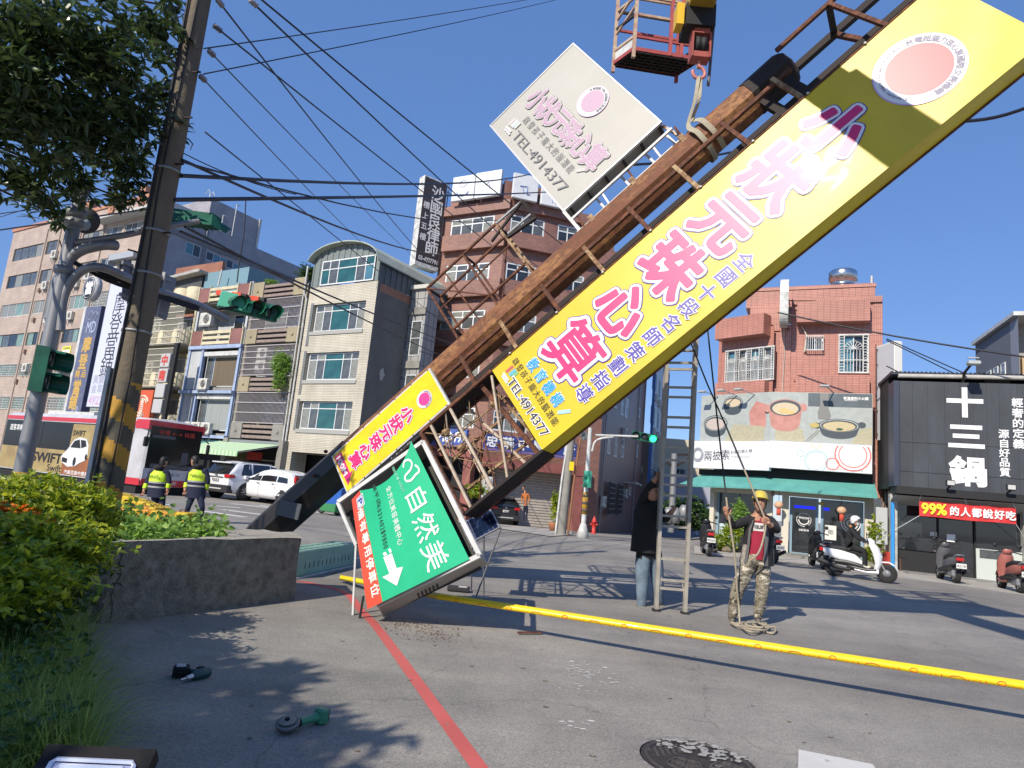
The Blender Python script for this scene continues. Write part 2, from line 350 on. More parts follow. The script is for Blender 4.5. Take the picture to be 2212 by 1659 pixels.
# ---------------------------------------------------------------- kit for buildings
GL_TEAL = mat('glass teal',(.03,.13,.13),.06,spec=.9,noise=.5,nscale=.9,col2=(.015,.06,.065))
GL_DARK = mat('glass dark',(.03,.035,.04),.05,spec=.9,noise=.6,nscale=1.1,col2=(.012,.014,.016))
GL_CURT = mat('glass over curtain',(.32,.32,.28),.25,spec=.8,noise=.8,nscale=2.5,col2=(.12,.13,.12),streak=.12)
GL_PALE = mat('glass pale green',(.25,.36,.31),.2,spec=.8,noise=.8,nscale=1.3,col2=(.1,.17,.15))
GL_BLUE = mat('glass sky',(.08,.22,.28),.05,spec=1,noise=.5,nscale=1,col2=(.05,.13,.18))
GL_GREY = mat('glass grey',(.13,.14,.14),.1,spec=.9,noise=.7,nscale=1.6,col2=(.04,.045,.05))
FR_W = mat('window frame white',(.62,.65,.66),.4); FR_D = mat('window frame dark',(.1,.09,.085),.5)
CONC = mat('concrete',(.3,.29,.26),.85,noise=.9,nscale=1.2,col2=(.15,.145,.13),bump=.3,bscale=25)
CONC_D = mat('render dark stained',(.2,.195,.18),.9,noise=1,nscale=.8,col2=(.1,.1,.095),bump=.3,bscale=12,streak=2)
STEEL_W = mat('painted steel white',(.6,.61,.6),.45,noise=.5,nscale=3,col2=(.42,.42,.4))
BLACK = mat('black interior',(.012,.012,.013),.7); RUBBER = mat('rubber',(.02,.02,.02),.75)
AC_W = mat('appliance white',(.6,.6,.56),.5,noise=.6,nscale=5,col2=(.42,.41,.37)); GREY_M = mat('grey metal',(.25,.26,.27),.5,.3)
def wall(parent,M,W,z0,z1,holes=(),rec=.2,m=None,name='wall',x0=0,floor=False):
    xs = sorted({x0,x0+W} | {v for h in holes for v in (h[0],h[0]+h[2])}); zs = sorted({z0,z1} | {v for h in holes for v in (h[1],h[1]+h[3])})
    xs = [v for v in xs if x0-1e-6 <= v <= x0+W+1e-6]; zs = [v for v in zs if z0-1e-6 <= v <= z1+1e-6]
    mb = MB()
    for i in range(len(xs)-1):
        for j in range(len(zs)-1):
            cx,cz = (xs[i]+xs[i+1])/2,(zs[j]+zs[j+1])/2
            if any(h[0] < cx < h[0]+h[2] and h[1] < cz < h[1]+h[3] for h in holes): continue
            mb.quad((xs[i],0,zs[j]),(xs[i+1],0,zs[j]),(xs[i+1],0,zs[j+1]),(xs[i],0,zs[j+1]))
    for x,z,w_,h_ in [h[:4] for h in holes]:
        a,b,c,d = (x,0,z),(x+w_,0,z),(x+w_,0,z+h_),(x,0,z+h_); r = lambda p: (p[0],rec,p[2])
        for p,q in ((a,b),(b,c),(c,d),(d,a)): mb.quad(p,q,r(q),r(p))
        mb.quad(r(a),r(b),r(c),r(d))
    return mb.build(name,m,parent,M=M)
def solid(parent,pts,z0,z1,m,name='body',roofm=None):
    """closed plan polygon swept up, in the parent's coordinates"""
    mb = MB(); mb.prism(pts,z0,z1); return mb.build(name,m,parent)
_W = {}
def window(parent,M,x,z,w,h,cols=(1,1),rows=(1,),y=.14,fw=.05,fm=None,gl=None,name='window',sill=None,seed=0):
    """a framed window; its panes are children. cols/rows are shares; gl a list of glasses picked in turn"""
    fm = fm or FR_W; gl = gl or [GL_DARK]; key = (w,h,tuple(cols),tuple(rows),fw,fm.name)
    sx = sum(cols); sz = sum(rows); X = [0]; Z = [0]
    for c in cols: X.append(X[-1]+c/sx*w)
    for r in rows: Z.append(Z[-1]+r/sz*h)
    if key not in _W:
        mb = MB(); d = .05; g = .0015
        for i,a in enumerate(X):
            q = fw if i in (0,len(X)-1) else fw*.8; lo = a if i == 0 else (a-q if i == len(X)-1 else a-q/2); mb.box((lo,0,0),(lo+q,d,h))
        for i,a in enumerate(Z):
            q = fw if i in (0,len(Z)-1) else fw*.8; lo = a if i == 0 else (a-q if i == len(Z)-1 else a-q/2); mb.box((fw+g,g,lo+g),(w-fw-g,d-g,lo+q-g))
        _W[key] = mb.mesh(name,fm)
    o = link(name,_W[key],parent,M=M @ MX.Translation(V((x,y,z))))
    rs = random.Random(hash((round(x,2),round(z,2),seed)) & 0xffff)
    for i in range(len(cols)):
        for j in range(len(rows)):
            g = gl[rs.randrange(len(gl))] if seed >= 0 else gl[(i+j*len(cols)) % len(gl)]
            pk = ('p',round(X[i+1]-X[i],3),round(Z[j+1]-Z[j],3),g.name)
            if pk not in _W:
                mb = MB(); mb.box((0,0,0),(X[i+1]-X[i]-.005,.008,Z[j+1]-Z[j]-.005)); _W[pk] = mb.mesh('pane',g)
            link('pane',_W[pk],o,loc=(X[i]+.0025,.024+.006*((i+j) % 2),Z[j]+.0025))
    return o
def ac_unit(parent,M,x,z,y=-.32,w=.75,h=.55):
    """outdoor unit on a bracket, part of its building"""
    if 'ac' not in _W:
        mb = MB(); mb.bev((0,0,0),(.75,.3,.55),.02); _W['ac'] = mb.mesh('air_conditioner',AC_W)
        mb = MB(); mb.lathe((.46,-.004,.28),[(.2,0),(.2,.006),(.02,.006)],16,ax=(0,-1,0)); 
        _W['fan'] = mb.mesh('fan_grille',mat('fan dark',(.06,.06,.06),.6))
        mb = MB()
        for r in (.19,.13,.07): mb.tube([(.46+r*math.cos(a*math.pi/8),-.014,.28+r*math.sin(a*math.pi/8)) for a in range(16)],.006,4,closed=True)
        for k in range(8): mb.beam((.05,-.003,.1+k*.05),(.2,-.003,.1+k*.05),.012)
        _W['ring'] = mb.mesh('guard_rings',AC_W)
        mb = MB(); mb.box((.0,0,-.05),(.75,.03,-.01)); mb.box((.0,.27,-.05),(.75,.34,-.01)); mb.beam((.08,.02,-.03),(.08,.34,-.4),.03); mb.beam((.67,.02,-.03),(.67,.34,-.4),.03)
        _W['brk'] = mb.mesh('bracket',GREY_M)
    S = MX.Diagonal((w/.75,1,h/.55,1))
    o = link('air_conditioner',_W['ac'],parent,M=M @ MX.Translation(V((x,y,z))) @ S)
    for n,k in (('fan_grille','fan'),('guard_rings','ring'),('bracket','brk')): link(n,_W[k],o)
    return o
def grille(parent,M,x,z,w,h,nx,nz,y=-.03,t=.018,m=None,name='window_grille',thick=None):
    """burglar bars: too fine to tell apart one by one"""
    mb = MB(); t2 = thick or t*1.6
    for i in range(nx+1): mb.box((x+w*i/nx-t/2,y,z),(x+w*i/nx+t/2,y+t,z+h))
    for j in range(nz+1): mb.box((x-t/2,y-t2,z+h*j/nz-t2/2),(x+w+t/2,y-.001,z+h*j/nz+t2/2))
    return mb.build(name,m or STEEL_W,parent,M=M,kind='stuff')
def plank(parent,M,a,b,m,name='slat'):
    mb = MB(); mb.bev(a,b,.015); return mb.build(name,m,parent,M=M)
# ---------------------------------------------------------------- left side of the street
A31 = R_(-30.96); I = MX.Identity(4)
ROW = V((-13.0,39.7,0))                                  # foot of the white tiled house; x runs along the row
DR = V((math.cos(A31),math.sin(A31),0)); NR = V((-math.sin(A31),math.cos(A31),0))
def rowpt(x,y=0,z=0): return ROW + DR*x + NR*y + V((0,0,z))
side = lambda W: MX.Translation(V((W,0,0))) @ MX.Rotation(math.pi/2,4,'Z')

# --- tall beige block far left
BC = V((-34.05,57.43,0))
beige = thing('apartment_block','six storey beige tiled block with rows of aluminium windows behind the bus','building',BC,A31)
T_BEIGE = tiles('beige strip tile',(.5,.4,.33),(.34,.27,.22),.9,.16,col2=(.44,.345,.28),mortar=.02,bump=.2,wear=.2)
T_LAV = tiles('lavender strip tile',(.42,.4,.42),(.22,.21,.23),.5,.12,col2=(.36,.345,.37),mortar=.02,wear=.2)
rows = [(22.0,1.5,'d'),(18.75,1.5,'c'),(15.35,1.45,'p'),(11.9,1.4,'d'),(8.65,1.25,'p'),(5.1,1.3,'p')]
cols = [(-28.2,6.8,4),(-20.7,2.6,2),(-17.6,3.4,3),(-13.3,3.9,4),(-8.8,2.9,3),(-5.4,3.0,3)]
holes = []; wins = []
for ri,(z,h,k) in enumerate(rows):
    for ci,(x,w_,n) in enumerate(cols):
        if ri == 0 and ci == 2: continue
        holes.append((x,z,w_,h)); wins.append((x,z,w_,h,n,ri,ci))
wall(beige,I,29.6,0,25.7,holes,.16,T_BEIGE,x0=-29.4)
for x,z,w_,h,n,ri,ci in wins:
    gl = [[GL_CURT,GL_GREY],[GL_GREY,GL_CURT,GL_DARK],[GL_PALE,GL_CURT],[GL_DARK,GL_GREY,GL_PALE],[GL_PALE],[GL_CURT,GL_PALE]][ri]
    window(beige,I,x,z,w_,h,(1,)*n,y=.08,fw=.07,fm=FR_D if ri in (0,1,3) and ci < 4 else FR_W,gl=gl)
    if ri >= 4 or (ri == 2 and ci > 3): grille(beige,I,x+.05,z,w_-.1,h,int(w_*3.4),5,y=-.06,t=.03,thick=.03)
for x in (-20.95,-13.6,-18.0,-9.1):
    MB().tube([(x,-.08,0),(x,-.08,25)],.05,6).build('drain_pipe',mat('pipe tan',(.38,.31,.26),.7),beige)
for x,z in ((-18.6,21.3),(-19.2,17.9),(-15.5,13.6),(-12.6,14.2),(-10.8,18.2),(-17.2,14.1),(-8.2,14.3),(-19.6,9.0),(-5.9,18.2),(-12.8,17.6)): ac_unit(beige,I,x,z,w=1.0,h=.85)
for x,z in ((-19.7,24.6),(-19.9,14.4),(-20.1,17.7),(-20.4,11.0),(-20.8,7.8)):
    MB().bev((x,-.25,z),(x+.4,0,z+.45),.03).build('vent_hood',mat('vent brown',(.25,.17,.13),.6),beige)
MB().box((-29.6,-.12,25.7),(.2,.1,26.05)).build('parapet_cap',mat('terracotta cap',(.42,.2,.13),.8),beige)
for x in (-13.7,-8.9,-3.6): MB().box((x,-.2,25.0),(x+.9,.6,27.0)).build('roof_pier',mat('terracotta cap',(.42,.2,.13)),beige)
wall(beige,side(.2),30,0,24.4,[(2.95,21.05,1.55,1.15),(5.15,21.2,3.05,.85),(8.2,21.2,1.6,.75),(12.2,21.1,1.9,.8)],.12,T_LAV,'side_wall')
window(beige,side(.2),2.95,21.05,1.55,1.15,(1,1),y=.03,gl=[GL_BLUE,GL_DARK],seed=-1); window(beige,side(.2),5.15,21.2,3.05,.85,(1,1,1,1),y=.03,gl=[GL_DARK,GL_BLUE,GL_BLUE,GL_DARK],seed=-1)
window(beige,side(.2),8.2,21.2,1.6,.75,(1,1),y=.03,gl=[GL_BLUE]); window(beige,side(.2),12.2,21.1,1.9,.8,(1,1),y=.03,gl=[GL_BLUE])
MB().box((.3,-.1,22.35),(30,0,22.9)).build('string_course',mat('grey band',(.2,.19,.2),.8),beige,M=side(.2))
for x in (4.75,4.95): MB().tube([(x,-.12,17),(x,-.12,24.4)],.06,6).build('drain_pipe',GREY_M,beige,M=side(.2))
ac_unit(beige,side(.2),10.1,21.2,w=1,h=.6)
solid(beige,[(-29.6,.2),(0,.2),(0,29.6),(-29.6,29.6)],22,24.3,CONC,'roof_slab')
solid(beige,[(-29.6,.2),(-29.5,.2),(-29.5,29.6),(-29.6,29.6)],0,25,T_BEIGE,'gable_wall')
pen = MB(); pen.box((-6,4.8,24.3),(0,10.7,27.5)); pen.build('roof_house',T_LAV,beige)
MB().box((-3.5,.8,24.3),(.1,4.2,25.4)).build('roof_house',mat('white render',(.5,.49,.47),.9),beige)
for y,z in ((6.1,26.2),(7.4,27.9)): mb = MB(); mb.tube([(.35,y,24.5),(.35,y,z)],.05,6); mb.tube([(.35,y,z),(.35,y+.4,z)],.05,6); mb.build('vent_pipe',STEEL_W,beige)
MB().box((.02,10.5,24.4),(.12,10.75,27.7)).build('corner_post',STEEL_W,beige)
mb = MB()
for y in (4.9,5.4): mb.tube([(-.6,y,25),(-.6,y,28.2),(-.9,y,28.6),(-1.3,y,28.2)],.03,6)
for k in range(9): mb.beam((-.6,4.9,25.3+k*.35),(-.6,5.4,25.3+k*.35),.03)
mb.build('roof_ladder',STEEL_W,beige)
MB().box((-9.6,-1.2,23.9),(.1,0,24.1)).build('canopy',mat('canopy sheet',(.45,.47,.47),.6),beige)
mb = MB(); mb.box((-6.2,-.6,19.6),(-1.9,0,20.2)); mb.box((-6.2,-.6,17.9),(-6.05,0,20.2)); mb.build('balcony_box',mat('grey steel sheet',(.33,.36,.4),.5),beige)
for x,w_ in ((-12.5,1.6),(-8.6,.9)):
    mb = MB(); mb.box((x,-.05,10.0),(x+w_,0,11.5)); b = mb.build('advert_panel',mat('sheet yellow',(.75,.72,.1),.6),beige)
    MB().box((x+.12,-.06,10.55),(x+w_-.12,-.05,11.15)).build('panel',mat('sheet cream',(.7,.66,.6),.6),b)
    text(beige,MX.Translation(V((0,-.055,0))),'售屋4910581',x+w_/2,10.25,w_*.9,.3,mat('ink olive',(.2,.22,.02),.7)); text(beige,MX.Translation(V((0,-.055,0))),'售屋專線',x+w_/2,11.3,w_*.8,.25,mat('ink olive',(.2,.22,.02),.7))
for x in (-12.5,-9.6):
    MB().prism([(0,0),(-1.1,-.9),(-1.1,-1.05),(0,-.1)],x,x+2.6,ax=0).build('window_awning',mat('awning sage',(.2,.27,.22),.8),beige,M=MX.Translation(V((0,0,9.9))))

# --- row of narrow houses; x from ROW
def row_house(name,label,x0,x1,ztop,m,group='narrow shop houses in the row across the street'):
    t = thing(name,label,'house',rowpt(x0),A31,group); W = x1-x0
    MB().box((.1,1.6,3.4),(W-.1,12,ztop-.9)).build('body',m,t)
    for a,b in ((0,.22),(W-.22,W)):
        MB().box((a,0,0),(b,1.6,ztop)).build('party_wall',m,t)
    for k in range(4): MB().box((.22,.02,3.25+k*3.12),(W-.22,1.6,3.45+k*3.12)).build('floor_slab',CONC,t)
    MB().box((.22,1.55,.01),(W-.22,1.6,3.25)).build('shop_recess',BLACK,t); return t,W
YEL = mat('cream render',(.52,.48,.31),.85,noise=.8,nscale=1.5,col2=(.3,.27,.19),streak=3)
TAN = mat('tan render',(.36,.31,.2),.9,noise=.9,nscale=1.2,col2=(.22,.19,.13),bump=.2,bscale=30,streak=3)
WOODY = mat('weathered mauve boards',(.3,.24,.21),.85,noise=.9,nscale=5,col2=(.17,.13,.12))
BRK = tiles('dark red tile',(.25,.075,.05),(.35,.28,.25),.24,.07,col2=(.2,.05,.04),mortar=.008)
CREAM = mat('cream paint',(.62,.56,.38),.7,noise=.6,nscale=2,col2=(.45,.4,.28))
BLUEP = mat('pale blue paint',(.33,.42,.62),.6,noise=.5,nscale=3,col2=(.25,.3,.42))
# the house with yellow balconies and cages
t,W = row_house('shop_house','cream shop house with caged balconies, left of the blue and white house',-17.2,-11.85,13.1,YEL)
for k in range(3):
    z = 3.5+k*3.12
    window(t,I,.6,z+.9,W-1.2,1.5,(1,1,1,1),y=1.4,gl=[GL_GREY,GL_CURT])
    for j in range(3):
        MB().lathe((.95+j*1.72,.0,z),[(.78,-.15),(.8,0),(.8,.85),(.74,.95)],14).build('balcony_drum',CREAM,t)
    grille(t,I,.2,z-.1,W-.4,2.75,46,6,y=-.75,t=.022,thick=.05,m=mat('cage cream',(.55,.53,.44),.6),name='balcony_cage')
    MB().box((.2,-.75,z-.2),(W-.2,-.0,z-.08)).build('balcony_floor',CONC,t)
    if k: ac_unit(t,I,.9,z+1.0,y=-.35,w=.8,h=.75)
    if k == 2: ac_unit(t,I,3.9,z+.95,y=-.35,w=.7,h=.6)
for j in range(3): MB().lathe((1.3+j*1.5,.5,12.9),[(.72,0),(.75,.1),(.75,1.1),(.6,1.2)],14).build('water_drum',CREAM,t)
MB().box((.9,.3,13),(4.9,3,14.9)).build('roof_shed',mat('shed dark',(.06,.065,.07),.7),t)
MB().prism([(-.3,14.9),(4.9,15.3),(5.3,15.25),(5.3,15.1),(-.3,14.7)],-.3,3.2,ax=1).build('shed_roof',mat('shed roof',(.45,.43,.4),.6,noise=.6),t)
MB().box((-3.6,3.2,13),(2.6,3.5,17.4)).build('brick_gable',tiles('old brick',(.36,.13,.06),(.3,.2,.15),.3,.09,col2=(.28,.1,.05)),t)
MB().box((.0,-.25,3.1),(W,0,3.6)).build('fascia',mat('cream paint',(.62,.56,.38)),t)
for i in range(2): MB().tube([(-.25-.35*i,-.25,0),(-.25-.35*i,-.25,13.4)],.07,8).build('drain_pipe',mat('pipe maroon',(.2,.06,.05),.6) if i else STEEL_W,t)
# the blue and white house
t,W = row_house('shop_house','blue trimmed white shop house with brick balcony ends and curtained windows',-11.75,-6.0,13.9,mat('white glazed tile wall',(.5,.52,.53),.6,noise=.6,nscale=2,col2=(.36,.38,.4)))
for z,top in ((9.55,0),(12.72,1)):
    for x in (.1,W-1.35): mb = MB(); mb.box((x,-.12,z),(x+1.2,0,z+1.05)); p = mb.build('brick_panel',BRK,t); [MB().box((q,-.16,z-.06),(q+.07,0,z+1.12)).build('trim',CREAM,p) for q in (x-.07,x+1.21)]
    for k in range(3): plank(t,I,(1.35,-.14,z+.02+k*.38),(W-1.4,.02,z+.24+k*.38),CREAM,'balcony_rail')
MB().box((.0,-.2,9.25),(W,0,9.5)).build('ledge',BLUEP,t)
MB().box((.4,.5,12.2),(W-.4,.6,12.45)).build('blind_box',mat('blind brown',(.2,.12,.09),.7),t)
ac_unit(t,I,.55,11.0,y=-.1,w=1.3,h=.95)
window(t,I,2.4,10.6,3.0,1.5,(1,1,1),y=1.4,gl=[GL_DARK])
for k,z in enumerate((6.3,3.3)):
    for x in (.0,1.5,W-.25): MB().box((x,-.12,z-.1),(x+.22,.1,z+3.0)).build('pilaster',BLUEP,t)
    MB().box((.0,-.35,z-.2),(W,-.02,z)).build('ledge',BLUEP,t)
    MB().box((1.8,-.1,z+2.45),(W-.3,.3,z+2.75)).build('shutter_box',STEEL_W,t)
    window(t,I,1.75,z+.35,W-2.2,2.1,(1,3),y=.25,gl=[GL_GREY,mat('brown curtain' if k == 0 else 'pale curtain',(.17,.13,.08) if k == 0 else (.33,.36,.36),.7,noise=.9,nscale=14,col2=(.09,.07,.05) if k == 0 else (.2,.22,.22),streak=40)],seed=-1)
    MB().box((.22,-.03,z+.1),(1.5,.02,z+2.9)).build('tile_panel',tiles('white small tile',(.55,.57,.58),(.35,.36,.38),.2,.1),t)
    ac_unit(t,I,2.2,z+.05,y=-.5,w=1.0,h=.75)
    if k: ac_unit(t,I,3.3,z+.05,y=-.5,w=1.0,h=.75); ac_unit(t,I,1.1,z+.05,y=-.5,w=1.0,h=.75)
MB().box((1.9,-.05,2.2),(W-.1,.6,3.0)).build('shop_fascia',mat('sea green board',(.12,.36,.3),.6),t)
MB().box((-.4,.4,13.4),(4.5,2.6,15.2)).build('roof_shed',mat('shed pale blue',(.16,.27,.32),.5),t)
MB().tube([(2.2,-.2,13.8),(2.35,-.2,15)],.06,6).build('white_post',STEEL_W,t)
# the tan house
t,W = row_house('shop_house','tan shop house with weathered board balconies, window cages and a bush hanging from one',-5.85,-.55,13.3,TAN)
for k,z in enumerate((12.55,9.45,6.35-.1,3.2)):
    for x in (.1,W-1.2): 
        mb = MB(); mb.bev((x,-.15,z),(x+1.1,.02,z+(1.0 if k else 1.15)),.02); mb.lathe((x+.55,-.16,z+.5),[(.1,0),(.1,.03),(.05,.05)],8,ax=(0,-1,0)); mb.build('balcony_panel',TAN if k < 3 else CONC,t)
    for j in range(3): plank(t,I,(1.22,-.1,z+.06+j*.33),(W-1.22,.0,z+.26+j*.33),WOODY,'board')
    MB().box((1.2,.1,z+.02),(W-1.2,.12,z+.95)).build('back_panel',BLACK,t)
for k,z in enumerate((10.45,7.35,4.25)):
    grille(t,I,.15,z,W-.45,1.95 if k else 2.0,44,5 if k == 1 else 3,y=-.1,t=.022,thick=.05,m=mat('cage grey',(.4,.37,.38),.6),name='window_cage')
    window(t,I,.5,z+.1,W-1.0,1.7,(1,1,1,1),y=.9,gl=[GL_DARK,GL_CURT],fm=mat('brown timber',(.1,.06,.04),.7) if k == 2 else FR_W)
for z in (8.45,7.6): ac_unit(t,I,1.35,z,y=-.02,w=.95,h=.75)
MB().box((-.05,-.3,2.95),(W+.1,0,3.12)).build('awning_box',GREY_M,t)
aw = thing('awning','pale green striped awning over the shop below the tan house','awning',rowpt(-5.9),A31)
mb = MB(); nst = 34
GA = mat('awning green',(.3,.5,.27),.75); GW = mat('awning pale',(.5,.6,.45),.75)
for i in range(nst):
    mb.use(GA if i % 2 else GW); a,b = -.6+6.0*i/nst,-.6+6.0*(i+1)/nst; L_ = lambda x,t_: (x-1.1*t_,-.25-2.2*t_,2.95-.65*t_)
    mb.quad(L_(a,0),L_(b,0),L_(b,1),L_(a,1)); p,q = L_(a,1),L_(b,1); mb.quad(p,q,(q[0],q[1]-.01,q[2]-.3),(p[0],p[1]-.01,p[2]-.3))
mb.build('striped_cloth',None,aw)
mb = MB(); mb.beam((-.6,-.2,2.9),(-1.7,-2.4,2.25),.05); mb.beam((5.4,-.2,2.9),(4.3,-2.4,2.25),.05); mb.build('frame',GREY_M,aw)
for x in (-5.95,-.7): 
    MB().box((0,-.4,0),(.45,.1,3.2)).build('column',CONC,t,M=MX.Translation(V((x+5.85,0,0))))
MB().box((2.0,-.02,1.9),(3.4,.02,2.4)).build('red_cloth',mat('red cloth',(.35,.02,.02),.8),t)

# --- white tiled house with arched roof
T_WHITE = tiles('white strip tile',(.6,.56,.46),(.33,.3,.24),1.4,.1,col2=(.53,.49,.4),mortar=.016,bump=.4,wear=.22)
wh = thing('tiled_house','white tiled four storey house with green glass windows and an arched metal roof storey','house',ROW,A31)
WW = 5.35; hs = [(.2,4.0,4.4,1.72),(.2,7.0,4.4,1.72),(.2,10.05,4.4,1.75)]
wall(wh,I,WW+.35,2.6,12.95,hs,.28,T_WHITE,x0=-.35)
for i,(x,z,w_,h) in enumerate(hs):
    window(wh,I,x+.12,z+.03,w_-.16,h-.06,(1,1,2.1,1,1) if False else (1.05,1.0,2.2,1,1),(3.1,1),y=.16,fw=.07,gl=[GL_CURT,GL_GREY,GL_TEAL,GL_GREY,GL_CURT] + [GL_GREY,GL_CURT,GL_TEAL,GL_GREY,GL_GREY],seed=-1)
    MB().box((x,-.06,z-.22),(x+w_+.05,.02,z)).build('sill',mat('sill grey',(.33,.33,.31),.8),wh)
    MB().box((x-.22,-.02,z-.9 if i != 0 else z-.1),(x-.0,.03,z+h+.12)).build('dark_tile_strip',tiles('grey tile',(.2,.21,.21),(.1,.1,.1),.2,.12),wh)
MB().box((-.35,0,0),(.15,1.2,2.6)).build('column',T_WHITE,wh); MB().box((WW-.5,0,0),(WW,1.2,2.6)).build('column',T_WHITE,wh)
MB().box((-.3,1.6,0),(WW,1.7,2.62)).build('shop_recess',BLACK,wh)
MB().box((-.3,.3,2.55),(WW-.01,9,2.7)).build('soffit',CONC,wh)
PLA = mat('stained plaster',(.2,.19,.165),.95,noise=1,nscale=.6,col2=(.11,.105,.095),bump=.4,bscale=9)
wall(wh,side(WW),3.05,0,12.4,[],.1,PLA,'side_wall')
MB().box((.25,.002,12.4),(3.05,.1,12.9)).build('brick_course',tiles('old brick',(.36,.13,.06),(.3,.2,.15),.3,.09),wh,M=side(WW))
MB().box((0,-.004,12.4),(.26,.1,13.0)).build('corner_block',PLA,wh,M=side(WW))
rs = random.Random(2); mb = MB(); c0 = (1.3,7.6)
pts = [(c0[0]+.22*math.cos(a)*rs.uniform(.6,1.2),c0[1]+.4*math.sin(a)*rs.uniform(.6,1.2)) for a in [k*.628 for k in range(10)]]
mb.prism(pts,-.012,.001,ax=1); mb.build('bare_patch',mat('pale render',(.42,.4,.36),.9),wh,M=side(WW))
# arched top storey
def arch(x): t_ = (x+.5)/6.0; return 14.35+.0*t_+1.5*math.sqrt(max(0,1-(2*t_-1)**2))**.9*.93 - .25*t_
xs = [-.45+6.0*k/24 for k in range(25)]
CORR = mat('corrugated grey',(.2,.23,.22),.5,.3)
mb = MB()
for i in range(24):
    a,b = max(xs[i],-.3),min(xs[i+1],WW); y = .02 if i % 2 else -.02
    if b <= a: continue
    zb = 14.62 if .3 < a < 4.9 else 12.96
    mb.quad((a,y,zb),(b,y,zb),(b,y,arch(b)-.12),(a,y,arch(a)-.12)); mb.quad((b,y,zb),(b,-y,zb),(b,-y,arch(b)-.12),(b,y,arch(b)-.12))
mb.build('metal_gable',CORR,wh)
mb = MB()
for i in range(24):
    for z0 in (0,.07): pass
    a,b = xs[i],xs[i+1]; mb.add([(a,-.45,arch(a)),(b,-.45,arch(b)),(b,8,arch(b)),(a,8,arch(a)),(a,-.45,arch(a)-.07),(b,-.45,arch(b)-.07),(b,8,arch(b)-.07),(a,8,arch(a)-.07)],[(0,1,2,3),(7,6,5,4),(0,4,5,1),(2,6,7,3)])
mb.build('arched_roof',mat('roof sheet pale',(.45,.5,.42),.45,.2,noise=.4,nscale=2,col2=(.36,.4,.34)),wh)
window(wh,I,.5,13.02,4.45,1.6,(1,1,2.1,1,1),(1.7,1),y=-.04,fw=.08,gl=[GL_TEAL,GL_GREY,GL_TEAL,GL_GREY,GL_BLUE,GL_GREY,GL_GREY,GL_TEAL,GL_GREY,GL_TEAL],seed=-1)
mb = MB()
for k in range(30):
    a = k*.26; y = .02 if k % 2 else -.02; mb.quad((a,y,12.9),(a+.26,y,12.9),(a+.26,y,14.25),(a,y,14.25)); mb.quad((a+.26,y,12.9),(a+.26,-y,12.9),(a+.26,-y,14.25),(a+.26,y,14.25))
mb.build('metal_side',mat('corrugated shaded',(.1,.12,.125),.5,.3),wh,M=side(WW))  # gable sheet in a darker copy, the side's shade painted into it
mb = MB(); mb.tube([(-.5,-.3,14.3),(-.5,-.3,12.6),(-.42,-.1,12.2),(-.42,-.1,.1)],.06,8); mb.tube([(-.75,-.12,12.6),(-.62,-.12,.1)],.045,8); mb.build('drain_pipe',STEEL_W,wh)
MB().box((-.3,.35,0),(WW-.05,9,.05)).build('floor',CONC,wh)
solid(wh,[(-.3,.3),(WW-.05,.3),(WW-.05,8),(-.3,8)],12.3,12.9,CONC,'roof_slab')
# grey block behind it
gb = thing('grey_block','narrow grey tiled block squeezed between the white tiled house and the brick building','building',rowpt(5.35,3.1),A31)
MB().box((.0,0,0),(1.3,1.2,13.4)).build('body',tiles('grey square tile',(.33,.33,.32),(.12,.12,.12),.55,.85,off=0,mortar=.03),gb)
for z in (4.9,8.3,11.7): MB().box((-.05,-.12,z),(1.35,0,z+.45)).build('ledge',CONC,gb)
MB().box((-.1,-.2,13.35),(1.45,1.3,13.6)).build('cornice',mat('pale cornice',(.5,.49,.45),.8),gb)
for z in (2.2,5.7,9.1): window(gb,I,.35,z,.8,2.2,(1,),(1,1),y=-.04,gl=[GL_GREY])
# ---------------------------------------------------------------- brick building on the corner
BK = V((-1.0986,41.0,0)); GZ = gz(-1,41)
T_BRK = tiles('purple brown brick tile',(.29,.125,.088),(.27,.2,.17),.26,.085,col2=(.2,.08,.062),mortar=.009,wear=.25,bump=.3)
bk = thing('brick_building','six storey brown brick tiled building with folded front and white windows behind the fallen pole','building',BK)
MLf,MRf = MX.Rotation(R_(-27.5),4,'Z'),MX.Rotation(R_(16),4,'Z')
LW,RW = 5.0,7.6
def band(parent,M,x0,x1,z0,z1,out,m,name='balcony_band',th=.3):
    mb = MB(); mb.box((x0,-out,z0),(x1,-out+th,z1)); mb.box((x0,-out+.01,z0-.02),(x1,0,z0+.1)); return mb.build(name,m,parent,M=M)
hl,hr = [],[]
for k,z in enumerate((18.4,15.05,11.75,8.4,5.2)):
    hl.append((-4.7,z,3.45,1.35)); 
    hr += [(.0 if k < 4 else .1,z-.05,2.4 if k < 4 else 2.3,1.3),(3.35,z-.05,2.2,1.3)]
wall(bk,MLf,LW+.4,-1,20.8,hl,.15,T_BRK,x0=-5.4); wall(bk,MRf,RW+.3,-1,20.8,hr,.15,T_BRK,x0=-.3)
for (x,z,w_,h) in hl: window(bk,MLf,x,z,w_,h,(1,1,1,1),(1.9,1),y=.02,fw=.11,gl=[GL_GREY,GL_CURT])
for (x,z,w_,h) in hr: window(bk,MRf,x,z,w_,h,(1,1,1),(1.9,1),y=.02,fw=.1,gl=[GL_GREY,GL_CURT,GL_DARK])
for i,z0 in enumerate((17.3,13.95,10.6,7.3)):
    x0 = -5.0-.25*(i % 2)
    band(bk,MLf,x0,-.12,z0,z0+1.1,.45,T_BRK); band(bk,MRf,-.12,RW,z0,z0+1.05,.45,T_BRK)
